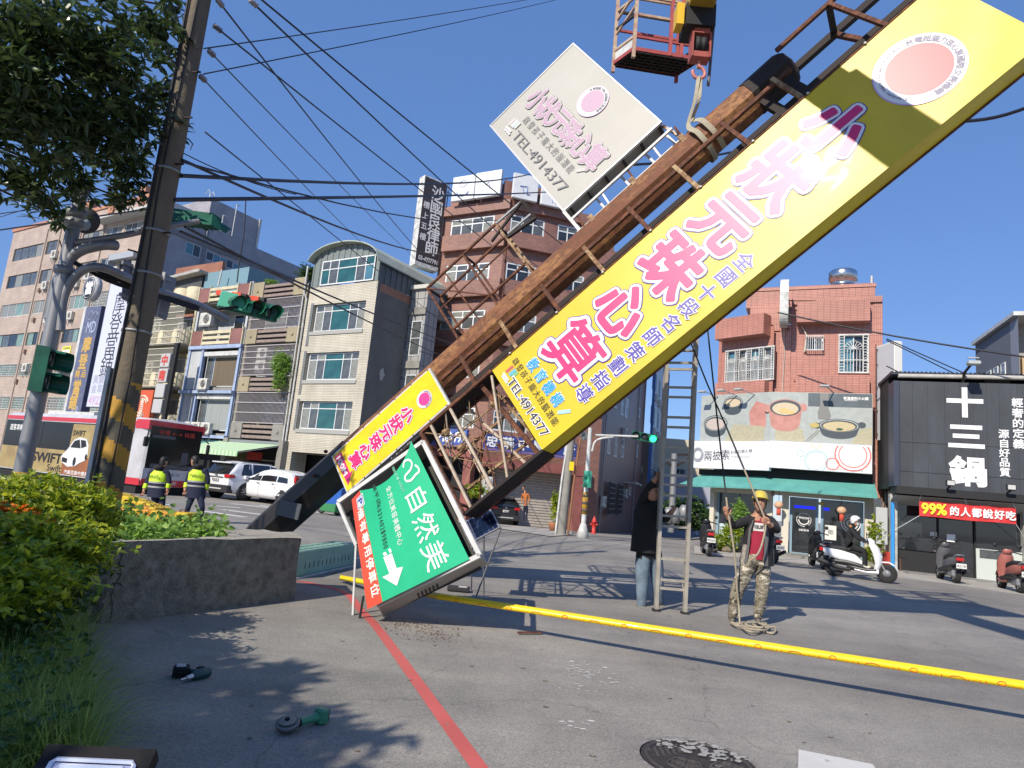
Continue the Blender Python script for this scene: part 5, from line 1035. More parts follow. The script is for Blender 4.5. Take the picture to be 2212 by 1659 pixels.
MB().beam((SW_+.26,.3,-.1),(SW_+.26,.3,1.95),.04).build('back_rail',STEEL_W,ws); MB().beam((SW_+.2,.03,0),(SW_+.2,.03,1.9),.035).build('back_rail',STEEL_W,ws)
MB().beam((SW_+.0,.1,1.86),(SW_+.3,.1,1.9),.04).build('standoff',rust('orange rust',(.55,.5,.45),(.5,.2,.05),9),ws); MB().beam((SW_,.02,.01),(SW_+.55,.05,.01),.05).build('standoff',STEEL_W,ws)
fo = lambda u,v,l: V((u+4.115,-l,v-2.12))
FP = mat('faded pink ink',(.42,.28,.38),.5); GI = mat('grey ink',(.15,.15,.16),.6); PW2 = mat('faded white ink',(.47,.45,.45),.5)
mb = MB()
for m,b,lf in ((GI,.085,.002),(PW2,.068,.006),(FP,.026,.010)):
    mb.use(m)
    for i,c in enumerate('小狀元珠心算'): put_round(mb,c,fo,-3.75+.348*i,2.98,.34,.4,b,lf)
mb.build('lettering',None,ws)
mb = MB(); mb.use(GI); lines(mb,'啟發孩子龐大的腦潛能',fo,(-3.58,2.63),(-2.17,2.62),.115,.14,bev=.0,lift=.004,th=.001); put(mb,'TEL:4914377',fo,-2.74,2.35,1.62,.17,bev=.0,lift=.004,th=.001); mb.build('lettering',None,ws)
books(ws,-3.72+4.115,2.38-2.12,1.2,.004,True); pencil(ws,(-2.05+4.115,2.66-2.12),(-1.93+4.115,2.8-2.12),.05,.004,mat('pencil faint',(.45,.45,.42),.5))
emblem(ws,fo,-2.86,3.54,.27,GI,mat('badge faded pink',(.43,.28,.38),.5),None)

# small yellow sign clamped on the pole
ss = thing('small_yellow_sign','small yellow sign with white edge and a 100M arrow, low on the fallen pole','sign'); ss.matrix_world = MSG @ MX.Translation(V(S(-.84,-3.0,.1)))
w_,h_ = .735,2.17; Y2 = mat('yellow vinyl bright',(.82,.6,.01),.4,noise=.3,nscale=2,col2=(.78,.5,.01))
MB().bev((0,0,0),(w_,.06,h_),.006).build('case',STEEL_W,ss); MB().box((.03,-.004,.03),(w_-.03,-.0005,h_-.03)).build('sign_face',Y2,ss)
f2 = lambda u,v,l: V((u+.84,-.004-l,v+3.0))
mb = MB()
for m,b,lf in ((VIO,.11,.002),(PALE,.09,.005),(PINK,.036,.009)):
    mb.use(m)
    for i,c in enumerate('小狀元珠心算'): put_round(mb,c,f2,-.465,-1.5-.224*i,.25,.2,b,lf)
mb.build('lettering',None,ss)
emblem(ss,f2,-.463,-1.14,.14,GRI,mat('print badge red 2',(.75,.05,.25),.4),None)
MG = PINK; MB().add([f2(*p,.003) for p in ((-.77,-2.8),(-.36,-2.8),(-.36,-2.74),(-.2,-2.915),(-.77,-2.95))],[(0,4,3,2,1)]).build('arrow',MG,ss)
mb = MB(); put(mb,'100M',f2,-.55,-2.878,.34,.085,bev=.035,lift=.006); mb.build('lettering',PALE,ss)
rs = random.Random(1)
for k in range(7):
    for u in (.015,w_-.015): MB().lathe((u,-.002,.05+k*(h_-.1)/6),[(.009,0),(.009,.008)],6,ax=(0,-1,0)).build('rivet',R_DARK,ss)

# green sign lying against the pole, its sheet sprung loose
gn = thing('green_sign','green and red sign 自然美 hanging torn from its white box frame, one corner on the road','sign')
Bt = at(816,1307,7.2); nv = V((-.52,-.83,.2)).normalized()
def onp(x,y,off=0):
    r = ray(x,y); p = Bt+nv*off; return CO + r*((p-CO).dot(nv)/r.dot(nv))
bv = gp(828,1334,0) - Bt; T_,Rr,Lf = onp(914,954),onp(1037,1200),onp(730,1085)
bv = V((bv.x,bv.y,bv.z)); bk_ = [p+bv for p in (T_,Rr,Bt,Lf)]; TR2 = at(1054.6,1218.9,Rr.y+.3); bk_[1] = TR2
mb = MB(); W4 = [T_,Rr,Bt,Lf]
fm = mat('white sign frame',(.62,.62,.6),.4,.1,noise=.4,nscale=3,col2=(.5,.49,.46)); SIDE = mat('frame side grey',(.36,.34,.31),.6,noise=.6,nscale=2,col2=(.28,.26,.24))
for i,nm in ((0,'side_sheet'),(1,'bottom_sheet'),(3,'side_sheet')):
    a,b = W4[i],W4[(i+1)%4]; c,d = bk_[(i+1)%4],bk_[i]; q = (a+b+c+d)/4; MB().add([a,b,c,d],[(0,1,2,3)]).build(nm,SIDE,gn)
for i in (0,1,3): MB().beam(W4[i],W4[(i+1)%4],.05,.03,up=nv).build('frame_bar',fm,gn)
MB().beam(Lf,onp(770,1177),.04,.03,up=nv).build('frame_bar',fm,gn)
back = [p+(bv*.9) for p in W4]; MB().add([back[0]+V((0,.02,0)),back[1],back[2],back[3]],[(0,1,2,3)]).build('back_sheet',mat('frame inside dark',(.05,.05,.045),.9),gn)
mb = MB(); q = Rr+(Bt-Rr)*.5+bv*.6; d_ = (Bt-Rr).normalized()
for k in range(6): mb.beam(q+d_*(k*.05-.1)-bv*.16+V((0,0,-.004)),q+d_*(k*.05-.1)+bv*.16+V((0,0,-.004)),.012)
mb.build('vent_slots',BLACK,gn,kind='stuff')
ZK = 3.456
def gpx(u,v): return ((680+u/ZK)/1.0687,(980+v/ZK)/1.0687)
C4 = [(455,600),(580,1475),(1395,1075),(930,130)]             # zoomed picture corners: top-left, bottom-left, bottom-right, top-right
P4 = [onp(*gpx(*p),off=o) for p,o in zip(C4,(.02,.09,.03,.02))]
def bil(u,v,Q): return Q[0]*((1-u)*(1-v)) + Q[1]*(u*(1-v)) + Q[2]*(u*v) + Q[3]*((1-u)*v)
Q2 = [V((*p,0)) for p in C4]
def uv(x,y):
    u = v = .5
    for i in range(30):
        p = bil(u,v,Q2); du = (Q2[1]-Q2[0])*(1-v)+(Q2[2]-Q2[3])*v; dv = (Q2[3]-Q2[0])*(1-u)+(Q2[2]-Q2[1])*u; ex,ey = x-p.x,y-p.y; det = du.x*dv.y-du.y*dv.x
        u += (ex*dv.y-ey*dv.x)/det; v += (ey*du.x-ex*du.y)/det
    return u,v
sn = nv
def fg(u,v,l): return bil(u,v,P4) + sn*(l+.03*math.sin(math.pi*min(1,max(0,v)))*(1-u))
def umin(v): return .0 if v < .17 else .13*math.sin(math.pi*min(1,(v-.17)/.83))**.8
GS = mat('green vinyl',(.015,.42,.2),.38,noise=.35,nscale=1.2,col2=(.012,.36,.17),coat=.15); RS_ = mat('red vinyl',(.62,.07,.03),.4,noise=.3,nscale=2,col2=(.56,.06,.03),coat=.15)
for nm,v0,v1,m in (('red_strip',0,.155,RS_),('green_sheet',.155,1,GS)):
    mb = MB(); nu,nvv = 14,3 if v1 < .2 else 14; mb.sm = True; vs = []
    for j in range(nvv+1):
        v = v0+(v1-v0)*j/nvv; a = umin(v)
        vs += [fg(a+(1-a)*i/nu,v,0) for i in range(nu+1)]
    mb.add(vs,[(j*(nu+1)+i,j*(nu+1)+i+1,(j+1)*(nu+1)+i+1,(j+1)*(nu+1)+i) for j in range(nvv) for i in range(nu)]); mb.build(nm,m,gn)
GW_ = mat('vinyl letters white',(.72,.74,.72),.45); GD_ = mat('vinyl letters dark',(.01,.05,.04),.5)
def gtext(s,p,q,ru,rv,m,bev=.02,nm='lettering'):
    mb = MB(); a,b = uv(*p),uv(*q); n = len(s)
    for i,c in enumerate(s):
        if c == ' ': continue
        t = i/(n-1) if n > 1 else 0; u,v = a[0]+(b[0]-a[0])*t,a[1]+(b[1]-a[1])*t; z = 1 if ord(c) > 0x2e80 else (.62 if c not in '-()' else .5)
        put(mb,c,fg,u,v,ru*z,rv,bev=bev,lift=.006,th=.001)
    mb.build(nm,m,gn)
gtext('自然美',(1000,625),(1135,1055),.19,.23,GW_,.004); gtext('全方位美容美體中心',(775,535),(865,960),.048,.065,GW_,.0)
gtext('廣平店',(655,515),(690,640),.06,.055,GD_,.0); gtext('(03)402-9800',(690,680),(745,1000),.032,.055,GD_,.0); gtext('natural beauty',(805,360),(895,560),.026,.03,mat('vinyl mint',(.2,.55,.38),.5),0)
gtext('備有專用停車位',(540,730),(650,1330),.095,.085,mat('vinyl letters cream',(.75,.68,.62),.5),.02)
u,v = uv(535,625); MB().add([fg(u+a,v+b,.004) for a,b in ((-.055,-.055),(.055,-.055),(.055,.055),(-.055,.055))],[(0,1,2,3)]).build('parking_plate',GW_,gn)
mb = MB(); 
for a,b,c,d in ((-.047,-.047,.047,-.04),(-.047,.04,.047,.047),(-.047,-.04,-.041,.04),(.041,-.04,.047,.04)): mb.add([fg(u+x,v+y,.006) for x,y in ((a,b),(c,b),(c,d),(a,d))],[(0,1,2,3)])
put(mb,'P',fg,u,v,.05,.06,bev=.03,lift=.007,th=.001); mb.build('parking_mark',mat('vinyl blue',(.01,.05,.3),.5),gn)
def gpoly(pts,m,lf=.005,nm='arrow'): MB().add([fg(*uv(*p),lf) for p in pts],[tuple(range(len(pts)))]).build(nm,m,gn)
gpoly([(725,1082),(795,1050),(830,1160),(882,1150),(828,1290),(712,1232),(772,1205)],GW_); gpoly([(765,1020),(785,1012),(795,1040),(778,1048)],GW_); gpoly([(720,1050),(745,1040),(757,1062),(732,1072)],GW_)
mb = MB(); LG = [(885,360),(890,310),(925,297),(950,325),(945,375),(920,410),(900,440),(912,475),(950,470),(985,425),(1010,400),(1000,365),(975,345)]
lg = cr([V((*uv(*p),0)) for p in LG],4)
for i in range(len(lg)-1):
    a,b = lg[i],lg[i+1]; d = (b-a); d = V((-d.y,d.x,0)).normalized()*.009; mb.add([fg(p.x,p.y,.006) for p in (a+d,b+d,b-d,a-d)],[(0,1,2,3)])
mb.build('logo',GW_,gn)
for p,q,m in (((490,960),(465,1520),fm),((550,1370),(520,1545),BLACK)):
    a = onp(*gpx(*p)); b = gp(*gpx(*q),0); MB().beam(a,b,.035,.02).build('loose_strut',m,gn)
# ---------------------------------------------------------------- crane boom, hook, basket
HK = CO + ray(1503,150)*8.9
BDm = V((-.046,-.999,.0)).normalized()
bm = thing('crane_boom','yellow crane boom reaching overhead, its tip above the hook block','crane boom',(HK.x,HK.y,0)); bc_ = V((HK.x,HK.y,8.42))
YB = mat('crane yellow',(.5,.34,.04),.5,noise=.8,nscale=3,col2=(.3,.2,.04)); REDP = mat('crane red',(.42,.1,.07),.55,noise=.6,nscale=4,col2=(.26,.06,.045))
def world_part(mb,name,m,parent):
    o = mb.build(name,m,None); o.parent = parent; o.matrix_parent_inverse = parent.matrix_world.inverted() if False else MX.Translation(-parent.location); return o
mb = MB(); mb.beam(bc_-BDm*.1,bc_+BDm*7,.34,.36); world_part(mb,'inner_section',YB,bm); mb = MB(); mb.beam(bc_+BDm*3.2,bc_+BDm*16,.44,.46); world_part(mb,'outer_section',YB,bm)
mb = MB(); mb.lathe(bc_+V((-.08,0.1,-.12)),[(.17,0),(.13,.02),(.13,.1),(.17,.12)],14,ax=(1,0,0)); world_part(mb,'sheave',BLACK,bm); mb = MB(); mb.box(bc_+V((-.2,-.15,-.45)),bc_+V((.2,.25,-.12))); world_part(mb,'boom_head',BLACK,bm)
mb = MB(); mb.box(bc_+V((-.32,-.1,-.42)),bc_+V((-.22,.1,-.1))); world_part(mb,'yellow_bracket',mat('bright yellow',(.65,.4,.02),.5),bm)
hb_ = thing('hook_block','red steel hook block hanging on wire ropes above the pole, holding a pale sling','hook block',(HK.x,HK.y,0))
c = HK+V((.04,0,.0)); 
mb = MB(); 
for x in (-.13,.11): mb.prism([(c.y-.1,c.z+.14),(c.y+.1,c.z+.14),(c.y+.1,c.z+.6),(c.y-.02,c.z+.62),(c.y-.1,c.z+.5)],c.x+x,c.x+x+.02,ax=0)
world_part(mb,'cheek_plates',REDP,hb_)
for z in (.14,.5): mb = MB(); mb.box((c.x-.108,c.y-.09,c.z+z),(c.x+.108,c.y+.09,c.z+z+.08)); world_part(mb,'cross_plate',REDP,hb_)
mb = MB(); mb.lathe((c.x-.07,c.y,c.z+.36),[(.12,0),(.12,.05),(.1,.07),(.12,.09),(.12,.14)],14,ax=(1,0,0)); world_part(mb,'sheave',BLACK,hb_)
for x,y in ((-.06,-.05),(.06,-.05),(-.06,.06),(.06,.06)): mb = MB(); mb.tube([(c.x+x,c.y+y,c.z+.5),(c.x+x*1.4,c.y+y,bc_.z-.4)],.008,5); world_part(mb,'wire_rope',mat('rope steel',(.45,.42,.38),.5,.4),hb_)
hp = [(-.0,.14),(-.0,.06),(.05,.02),(.085,-.04),(.075,-.1),(.02,-.135),(-.04,-.12),(-.075,-.07),(-.08,-.02)]
mb = MB(); mb.tube(cr([(c.x+a,c.y,c.z+b) for a,b in hp],4),[.022]*8+[.026]*14+[.022]*6+[.016]*5 if False else .024,8); world_part(mb,'hook',mat('hook red',(.5,.18,.15),.5),hb_)
sg = thing('lifting_sling','cream webbing sling looped round the rusty pole and hung on the hook','sling',(HK.x,HK.y,0)); SLM = mat('webbing cream',(.42,.38,.28),.9,noise=.7,nscale=12,col2=(.3,.27,.2))
pc = MSG @ V(S(PW,4.12,PD)); hk = c+V((0,-.02,-.12)); mb = MB()
def strap(pts,w_=.07):
    mb = MB(); pts = cr(pts,6); 
    for i in range(len(pts)-1):
        a,b = pts[i],pts[i+1]; x = AL*w_/2; mb.add([a-x,a+x,b+x,b-x],[(0,1,2,3)]); y = (b-a).cross(AL).normalized()*.008; mb.add([a-x+y,a+x+y,b+x+y,b-x+y],[(3,2,1,0)])
    world_part(mb,'strap',SLM,sg)
e = lambda a,r=.29: pc + AW*(r*math.cos(a)) + AD*(r*math.sin(a))
strap([hk,hk.lerp(e(-1.9,.3),.45)+V((-.01,0,0)),e(-2.2,.33),e(-1.5,.3),e(-.8),e(0),e(.9),e(1.8),e(2.6),e(3.3)]); 
strap([hk+V((.03,.03,0)),hk.lerp(e(-1.9,.3)+AL*.12,.5),e(-2.6,.34)+AL*.12,e(-1.8,.31)+AL*.15,e(-.9)+AL*.16,e(0)+AL*.16])
bp_ = thing('work_basket','red and cream railed work basket hanging in the sky beside the hook block','work basket'); HZ = 9.311; BA,BB_,BC_,BD_ = [gp(*q,HZ) for q in ((1325,141),(1369,109),(1489,123),(1461,163))]
BC_ = BB_ + (BD_-BA); CREAMP = mat('basket cream',(.5,.45,.3),.6,noise=.9,nscale=9,col2=(.3,.1,.08)); REDB = mat('basket red',(.38,.07,.06),.6,noise=.6,nscale=7,col2=(.25,.05,.05))
bz = lambda p,z=0: V((p.x,p.y,HZ+z))
MB().prism([(p.x,p.y) for p in (BA,BB_,BC_,BD_)],HZ+.02,HZ+.03).build('mesh_floor',mat('floor dark mesh',(.035,.025,.02),.8),bp_)
for i in range(11): mb = MB(); a,b = BA.lerp(BD_,i/10),BB_.lerp(BC_,i/10); mb.beam(bz(a),bz(b),.02,.025); mb.build('floor_bar',R_DARK,bp_)
for i in range(7): mb = MB(); a,b = BA.lerp(BB_,i/6),BD_.lerp(BC_,i/6); mb.beam(bz(a,-.02),bz(b,-.02),.02,.02); mb.build('floor_bar',R_DARK,bp_)
cs = [BA,BB_,BC_,BD_]
for i in range(4): MB().beam(bz(cs[i],.03),bz(cs[(i+1)%4],.03),.05,.07).build('floor_frame',REDB,bp_); MB().beam(bz(cs[i],-.14),bz(cs[i],1.5),.06).build('corner_post',CREAMP if i < 3 else REDB,bp_)
for i in range(4):
    for z in (.28,.72,1.1,1.45): MB().beam(bz(cs[i],z),bz(cs[(i+1)%4],z),.035,.045).build('rail',(CREAMP,REDB,R_DARK,CREAMP)[(i+int(z*3)) % 4],bp_)
for t_ in (.55,.72): p = BB_.lerp(BC_,t_); MB().beam(bz(p,0),bz(p,1.6),.06).build('mount_post',REDB,bp_)
for t_ in (.3,.6): p = BA.lerp(BB_,t_); MB().beam(bz(BA,.3+t_),bz(BB_,.62+t_),.035).build('diagonal_rail',CREAMP,bp_)
mb = MB(); a,b = bz(BA,.05),bz(BB_,.05); mb.add([a,b,bz(BB_,.33),bz(BA,.33)],[(0,1,2,3)]); mb.build('kick_board',STEEL_W,bp_)
MB().beam(bz(BC_.lerp(BD_,.2),1.2),bc_+V((0,.2,-.1)),.12).build('mount_arm',mat('bright yellow',(.65,.4,.02)),bp_)
hs_ = thing('hydraulic_hose','loose dark hose hanging straight down right of the hook block','hose'); p = at(1530,185,HK.y+.1); q = at(1548,-60,HK.y+.1); MB().tube([p,p.lerp(q,.5)+V((.012,0,0)),q],.022,8).build('hose',mat('hose grey',(.16,.14,.16),.6,noise=.8,nscale=10),hs_)
# ---------------------------------------------------------------- planter, barriers, poles, wires
PLC = mat('old mossy concrete',(.29,.26,.21),.95,noise=.75,nscale=10,col2=(.1,.085,.065),bump=1,bscale=45); RIM = mat('worn concrete rim',(.42,.4,.35),.9,noise=.9,nscale=12,col2=(.22,.2,.17),bump=.5,bscale=60)
PH = .72
pl = thing('concrete_planter','low wedge shaped mossy concrete planter with a cracked wall, full of vines','planter')
N1 = gp(652,1161,PH); N2 = gp(250,1169,PH); N3 = gp(175,1163,PH); F0 = gp(640,1150,PH); F1 = gp(515,1141,PH); F2 = gp(430,1131,PH); F3 = gp(225,1119,PH); F4 = gp(150,1125,PH)
ring = [N1,N2,N3,F4,F3,F2,F1,F0]; cen = sum(ring,V())/8
inn = [p+(cen-p).normalized()*.17 for p in ring]; inn[0] = N1+(N2-N1).normalized()*.75+(F1-N1).normalized()*.18; inn[7] = inn[0]+(F1-F0).normalized()*.1
def rimz(i): return PH
mb = MB(); n = 8; rs = random.Random(21)
def sub(a,b,k): return [a.lerp(b,i/k) for i in range(k)]
outer = []
for i in range(n): outer += sub(ring[i],ring[(i+1)%n],9)
m_ = len(outer); jz = [rs.uniform(-.012,.008) for _ in range(m_)]; levels = (0,.2,.4,.55,.7,.7+.02)
vs = []
for li,z in enumerate((0,.18,.36,.54,PH-.03,PH)):
    for k,p in enumerate(outer):
        d = (p-cen); d.z = 0; d.normalize(); vs.append((p.x+d.x*(rs.uniform(-.012,.012)+(.02 if li == 0 else 0)-(.012 if li == 5 else 0)),p.y+d.y*rs.uniform(-.01,.01),z+(jz[k] if li == 5 else 0)))
mb.add(vs,[(l*m_+k,l*m_+(k+1)%m_,(l+1)*m_+(k+1)%m_,(l+1)*m_+k) for l in range(5) for k in range(m_)]); mb.build('planter_wall',PLC,pl)
inner = []
for i in range(n): inner += sub(inn[i],inn[(i+1)%n],9)
mb = MB(); vs = [(p.x,p.y,PH+jz[k]) for k,p in enumerate(outer)]+[(p.x,p.y,PH+rs.uniform(-.01,.008)) for p in inner]+[(p.x,p.y,PH-.25) for p in inner]
mb.add(vs,[(l*m_+k,l*m_+(k+1)%m_,(l+1)*m_+(k+1)%m_,(l+1)*m_+k) for l in range(2) for k in range(m_)]); mb.build('rim',RIM,pl)
MB().add([(p.x,p.y,PH-.16) for p in inner],[tuple(range(m_))]).build('soil',mat('soil',(.05,.04,.03),1,noise=.8,nscale=20,bump=.5),pl)
# crack down the front
cx = [(262,1168),(268,1190),(258,1215),(262,1240),(250,1262),(240,1285),(243,1310),(238,1345)]
mb = MB(); pn = (N2-N1).cross(V((0,0,1))).normalized(); pn = pn if pn.dot(CO-N1) > 0 else -pn
def onwall(x,y,a=N2,b=N3):
    nn = (b-a).cross(V((0,0,1))).normalized(); nn = nn if nn.dot(CO-a) > 0 else -nn; r = ray(x,y); return CO+r*((a+nn*.012-CO).dot(nn)/r.dot(nn))
pts = [onwall(*q,N1,N2) for q in cx]
for i in range(len(pts)-1): w_ = .012 if i < 4 else .008; d = V((0,0,1)).cross(pn)*w_/2; mb.add([pts[i]-d,pts[i]+d,pts[i+1]+d*.8,pts[i+1]-d*.8],[(0,1,2,3)])
mb.build('crack',BLACK,pl)
def leafmesh(L,w,fold=.15,droop=.2,seg=3):
    """one leaf along +x, veined fold, as vertices and faces"""
    xs = [i/seg for i in range(seg+1)]; vs = []; fs = []
    for t in xs:
        hw = w/2*math.sin(math.pi*min(.97,t**.8*.97+.03))*(1 if 0 < t < 1 else .12); z = -droop*L*t*t
        vs += [(L*t,-hw,z+fold*hw),(L*t,0,z),(L*t,hw,z+fold*hw)]
    for i in range(seg): a = i*3; fs += [(a,a+3,a+4,a+1),(a+1,a+4,a+5,a+2)]
    return vs,fs
def rotm(rs,pos,s,up=.0,yaw=None,pitch=None):
    return MX.Translation(pos) @ MX.Rotation(rs.uniform(0,6.283) if yaw is None else yaw,4,'Z') @ MX.Rotation(rs.gauss(up,.6) if pitch is None else pitch,4,'Y') @ MX.Rotation(rs.gauss(0,.7),4,'X') @ MX.Scale(s,4)
def leafmat(name,a,b,rough=.4,tr=.35):
    m = mat(name,a,rough,spec=.5); n = m.node_tree.nodes; l = m.node_tree.links; bs = n['Principled BSDF']
    g = n.new('ShaderNodeNewGeometry'); r = n.new('ShaderNodeValToRGB'); r.color_ramp.elements[0].color = (*b,1); r.color_ramp.elements[1].color = (*a,1); l.new(g.outputs['Random Per Island'],r.inputs[0]); l.new(r.outputs[0],bs.inputs['Base Color'])
    t = n.new('ShaderNodeBsdfTranslucent'); hs = n.new('ShaderNodeHueSaturation'); hs.inputs['Value'].default_value = 1.6; hs.inputs['Hue'].default_value = .49; l.new(r.outputs[0],hs.inputs['Color']); l.new(hs.outputs[0],t.inputs[0])
    mx = n.new('ShaderNodeMixShader'); mx.inputs[0].default_value = tr; l.new(bs.outputs[0],mx.inputs[1]); l.new(t.outputs[0],mx.inputs[2]); l.new(mx.outputs[0],n['Material Output'].inputs[0]); return m
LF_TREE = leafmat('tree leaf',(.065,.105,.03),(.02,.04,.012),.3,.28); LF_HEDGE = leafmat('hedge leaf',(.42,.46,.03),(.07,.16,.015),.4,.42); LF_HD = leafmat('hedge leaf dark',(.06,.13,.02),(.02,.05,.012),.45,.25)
LF_VINE = leafmat('vine leaf',(.24,.38,.07),(.12,.24,.04),.5,.35); LF_GRASS = leafmat('grass blade',(.34,.42,.1),(.09,.17,.03),.5,.4); LF_FLW = leafmat('orange petal',(.75,.27,.02),(.7,.15,.01),.6,.3)
TWIG = mat('twig',(.07,.05,.035),.9); BARK = mat('bark',(.12,.095,.07),.95,noise=.8,nscale=6,bump=.5)
rs = random.Random(31); mb = MB(); lf = leafmesh(1,.9,.2,.25)
iz = [(p.x,p.y) for p in inn]
def inside(x,y,poly):
    c = False; j = len(poly)-1
    for i in range(len(poly)):
        if (poly[i][1] > y) != (poly[j][1] > y) and x < (poly[j][0]-poly[i][0])*(y-poly[i][1])/(poly[j][1]-poly[i][1])+poly[i][0]: c = not c
        j = i
    return c
bx = [min(p[0] for p in iz),max(p[0] for p in iz),min(p[1] for p in iz),max(p[1] for p in iz)]; cnt = 0
while cnt < 2300:
    x,y = rs.uniform(bx[0],bx[1]),rs.uniform(bx[2],bx[3])
    if not inside(x,y,iz): continue
    s_ = rs.uniform(.05,.1); cnt += 1; mb.add(*lf,M=rotm(rs,V((x,y,PH-.14+abs(rs.gauss(0,.13)))),s_,.1))
v_ = mb.build('vines',LF_VINE,None,kind='stuff'); tag(v_,'mat of pale green vine leaves filling the concrete planter','vines')
def foliage(name,label,cat,lumps,n,leaf,size,m,kind='stuff',up=0,parent=None,shell=.55,seed=1,fan=5,extra=0):
    """leaves in little fans scattered through lumps (centre, radii)"""
    rs = random.Random(seed); mb = MB(); tot = sum(r[0]*r[1]*r[2] for _,r in lumps)**1; lfs = []
    for c,r in lumps:
        k = int(n*(r[0]*r[1]*r[2])/tot)
        for i in range(k):
            d = V((rs.gauss(0,1),rs.gauss(0,1),rs.gauss(0,1))).normalized()*(shell+(1-shell)*rs.random())*(.75+.5*rs.random()*(rs.random()<.3))
            p = c+V((d.x*r[0],d.y*r[1],d.z*r[2])); y0 = rs.uniform(0,6.28); pt = rs.gauss(up,.5)
            for q in range(fan):
                M = rotm(rs,p,size*rs.uniform(.6,1.25),yaw=y0+q*2.4,pitch=pt+rs.gauss(0,.35)); lfs.append(M)
    lfs.sort(key=lambda M: (M.translation-CO).length)
    own = lfs[:extra] if extra else []
    for M in lfs[extra:]: mb.add(*leaf,M=M)
    o = mb.build(name if not parent else 'crown',m,parent,kind=kind)
    if not parent: tag(o,label,cat)
    if own:
        q = MB(); q.add(*leaf); lm = q.mesh('leaf',m)
        for M in own: link('leaf',lm,parent or o,M=M)
    return o
def L(x,y,Y,a,b=None,c=None): return (at(x,y,Y),(a,b or a,c or a))
# the big tree: crown hangs in from the upper left, trunk out of the picture
tr = thing('broadleaf_tree','dark glossy leaved tree hanging in from the upper left, over the poles','tree')
lumps = [L(60,80,5.2,.85,.8,.6),L(210,110,5.6,.75,.8,.55),L(330,60,6.2,.5,.6,.4),L(60,260,5.4,.8,.9,.5),L(190,260,5.8,.7,.8,.5),L(290,250,6.2,.5,.6,.42),L(40,390,6,.55,.7,.35),L(150,380,6.3,.38,.6,.35),L(270,360,6.6,.5,.6,.35),L(350,200,6.6,.28,.4,.35),L(372,285,6.8,.3,.35,.22),L(90,440,6.5,.4,.4,.22),L(255,425,6.8,.42,.4,.25),L(10,160,5,.6,.8,.6),L(130,470,6.9,.25,.2,.2),L(380,15,6.5,.25,.3,.2)]
lumps = [(CO+(c-CO)*1.32,tuple(q*1.32 for q in r)) for c,r in lumps]
foliage('crown','','',lumps,1750,leafmesh(1,.36,.25,.3),.155,LF_TREE,parent=tr,shell=.15,seed=3,fan=6,extra=280)
lumps2 = [(V((-6.3,-1.3,4.6)),(1.7,1.7,.9)),(V((-7.6,.2,4.7)),(1.6,1.5,.9)),(V((-5.3,-2.4,4.3)),(1.2,1.3,.7)),(V((-9,3,5.2)),(1.8,2,1.2)),(V((-4.75,-1.0,4.5)),(.9,1.1,.5)),(V((-5.6,-.1,4.6)),(1.1,.9,.5)),(V((-6.4,.5,4.6)),(1.1,.7,.5))]
foliage('crown','','',lumps2,3600,leafmesh(1,.45,.25,.3,2),.23,LF_TREE,parent=tr,shell=.0,seed=4,fan=6)
MB().tube(cr([(-9.3,3.4,0),(-9.2,3.4,1.5),(-9,3.5,3),(-8.4,4.2,4.4),(-7.4,5.4,5.6)],5),[.2]*6+[.17]*6+[.12]*5+[.07]*4,10).build('trunk',BARK,tr)
rs = random.Random(8)
for c,r in lumps+lumps2[:3]:
    mb = MB(); a = V((-8.4,4.3,4.5)); mb.tube(cr([a,a.lerp(c,.5)+V((rs.uniform(-.2,.2),0,rs.uniform(.0,.3))),c,c+V((rs.uniform(-.3,.4),0,rs.uniform(-.4,.1)))],4),[.04,.038,.035,.03,.026,.022,.018,.016,.013,.011,.009,.007,.005],5); mb.build('branch',TWIG,tr)
# hedge, flowers and grass at lower left
hd = [L(40,1085,5.2,.7,.5,.22),L(130,1080,5.4,.5,.4,.2),L(190,1130,5.5,.28,.3,.2),L(60,1170,4.6,.55,.5,.25),L(140,1190,4.8,.35,.4,.25),L(20,1260,4.0,.42,.4,.25),L(80,1270,4.2,.28,.35,.2),L(215,1105,5.6,.18,.2,.16)]
foliage('hedge','bright yellow green clipped shrub spilling over the kerb at lower left','shrub',hd,2900,leafmesh(1,.5,.2,.15,2),.06,LF_HEDGE,shell=.75,seed=5,fan=5,up=-.4)
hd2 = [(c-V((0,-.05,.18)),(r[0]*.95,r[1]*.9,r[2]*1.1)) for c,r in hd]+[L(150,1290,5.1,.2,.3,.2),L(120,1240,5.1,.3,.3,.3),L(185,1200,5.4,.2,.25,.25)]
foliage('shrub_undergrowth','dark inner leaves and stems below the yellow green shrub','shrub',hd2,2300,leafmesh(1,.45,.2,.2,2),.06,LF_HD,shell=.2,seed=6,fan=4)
fl = [L(25,1100,4.9,.28,.15,.06),L(70,1118,4.7,.2,.12,.05),L(105,1128,4.7,.1,.1,.04)]
foliage('orange_flowers','drift of small orange flowers in the yellow green shrub','flowers',fl,150,leafmesh(1,.9,.2,.1,2),.026,LF_FLW,shell=.3,seed=7,fan=6)
rs = random.Random(12); mb = MB(); bl = [None]
def blade(mb,p,L_,w,yaw,lean,n=6):
    d = V((math.cos(yaw),math.sin(yaw),0)); s_ = V((-d.y,d.x,0)); pts = []
    for i in range(n+1): t = i/n; pts.append((p+d*(lean*L_*t*t)+V((0,0,L_*(t-.45*lean*t*t*t))),w*(1-t)**.7/2))
    vs = []; [vs.extend([q-s_*h,q+s_*h]) for q,h in pts]; mb.add(vs,[(2*i,2*i+1,2*i+3,2*i+2) for i in range(n)])
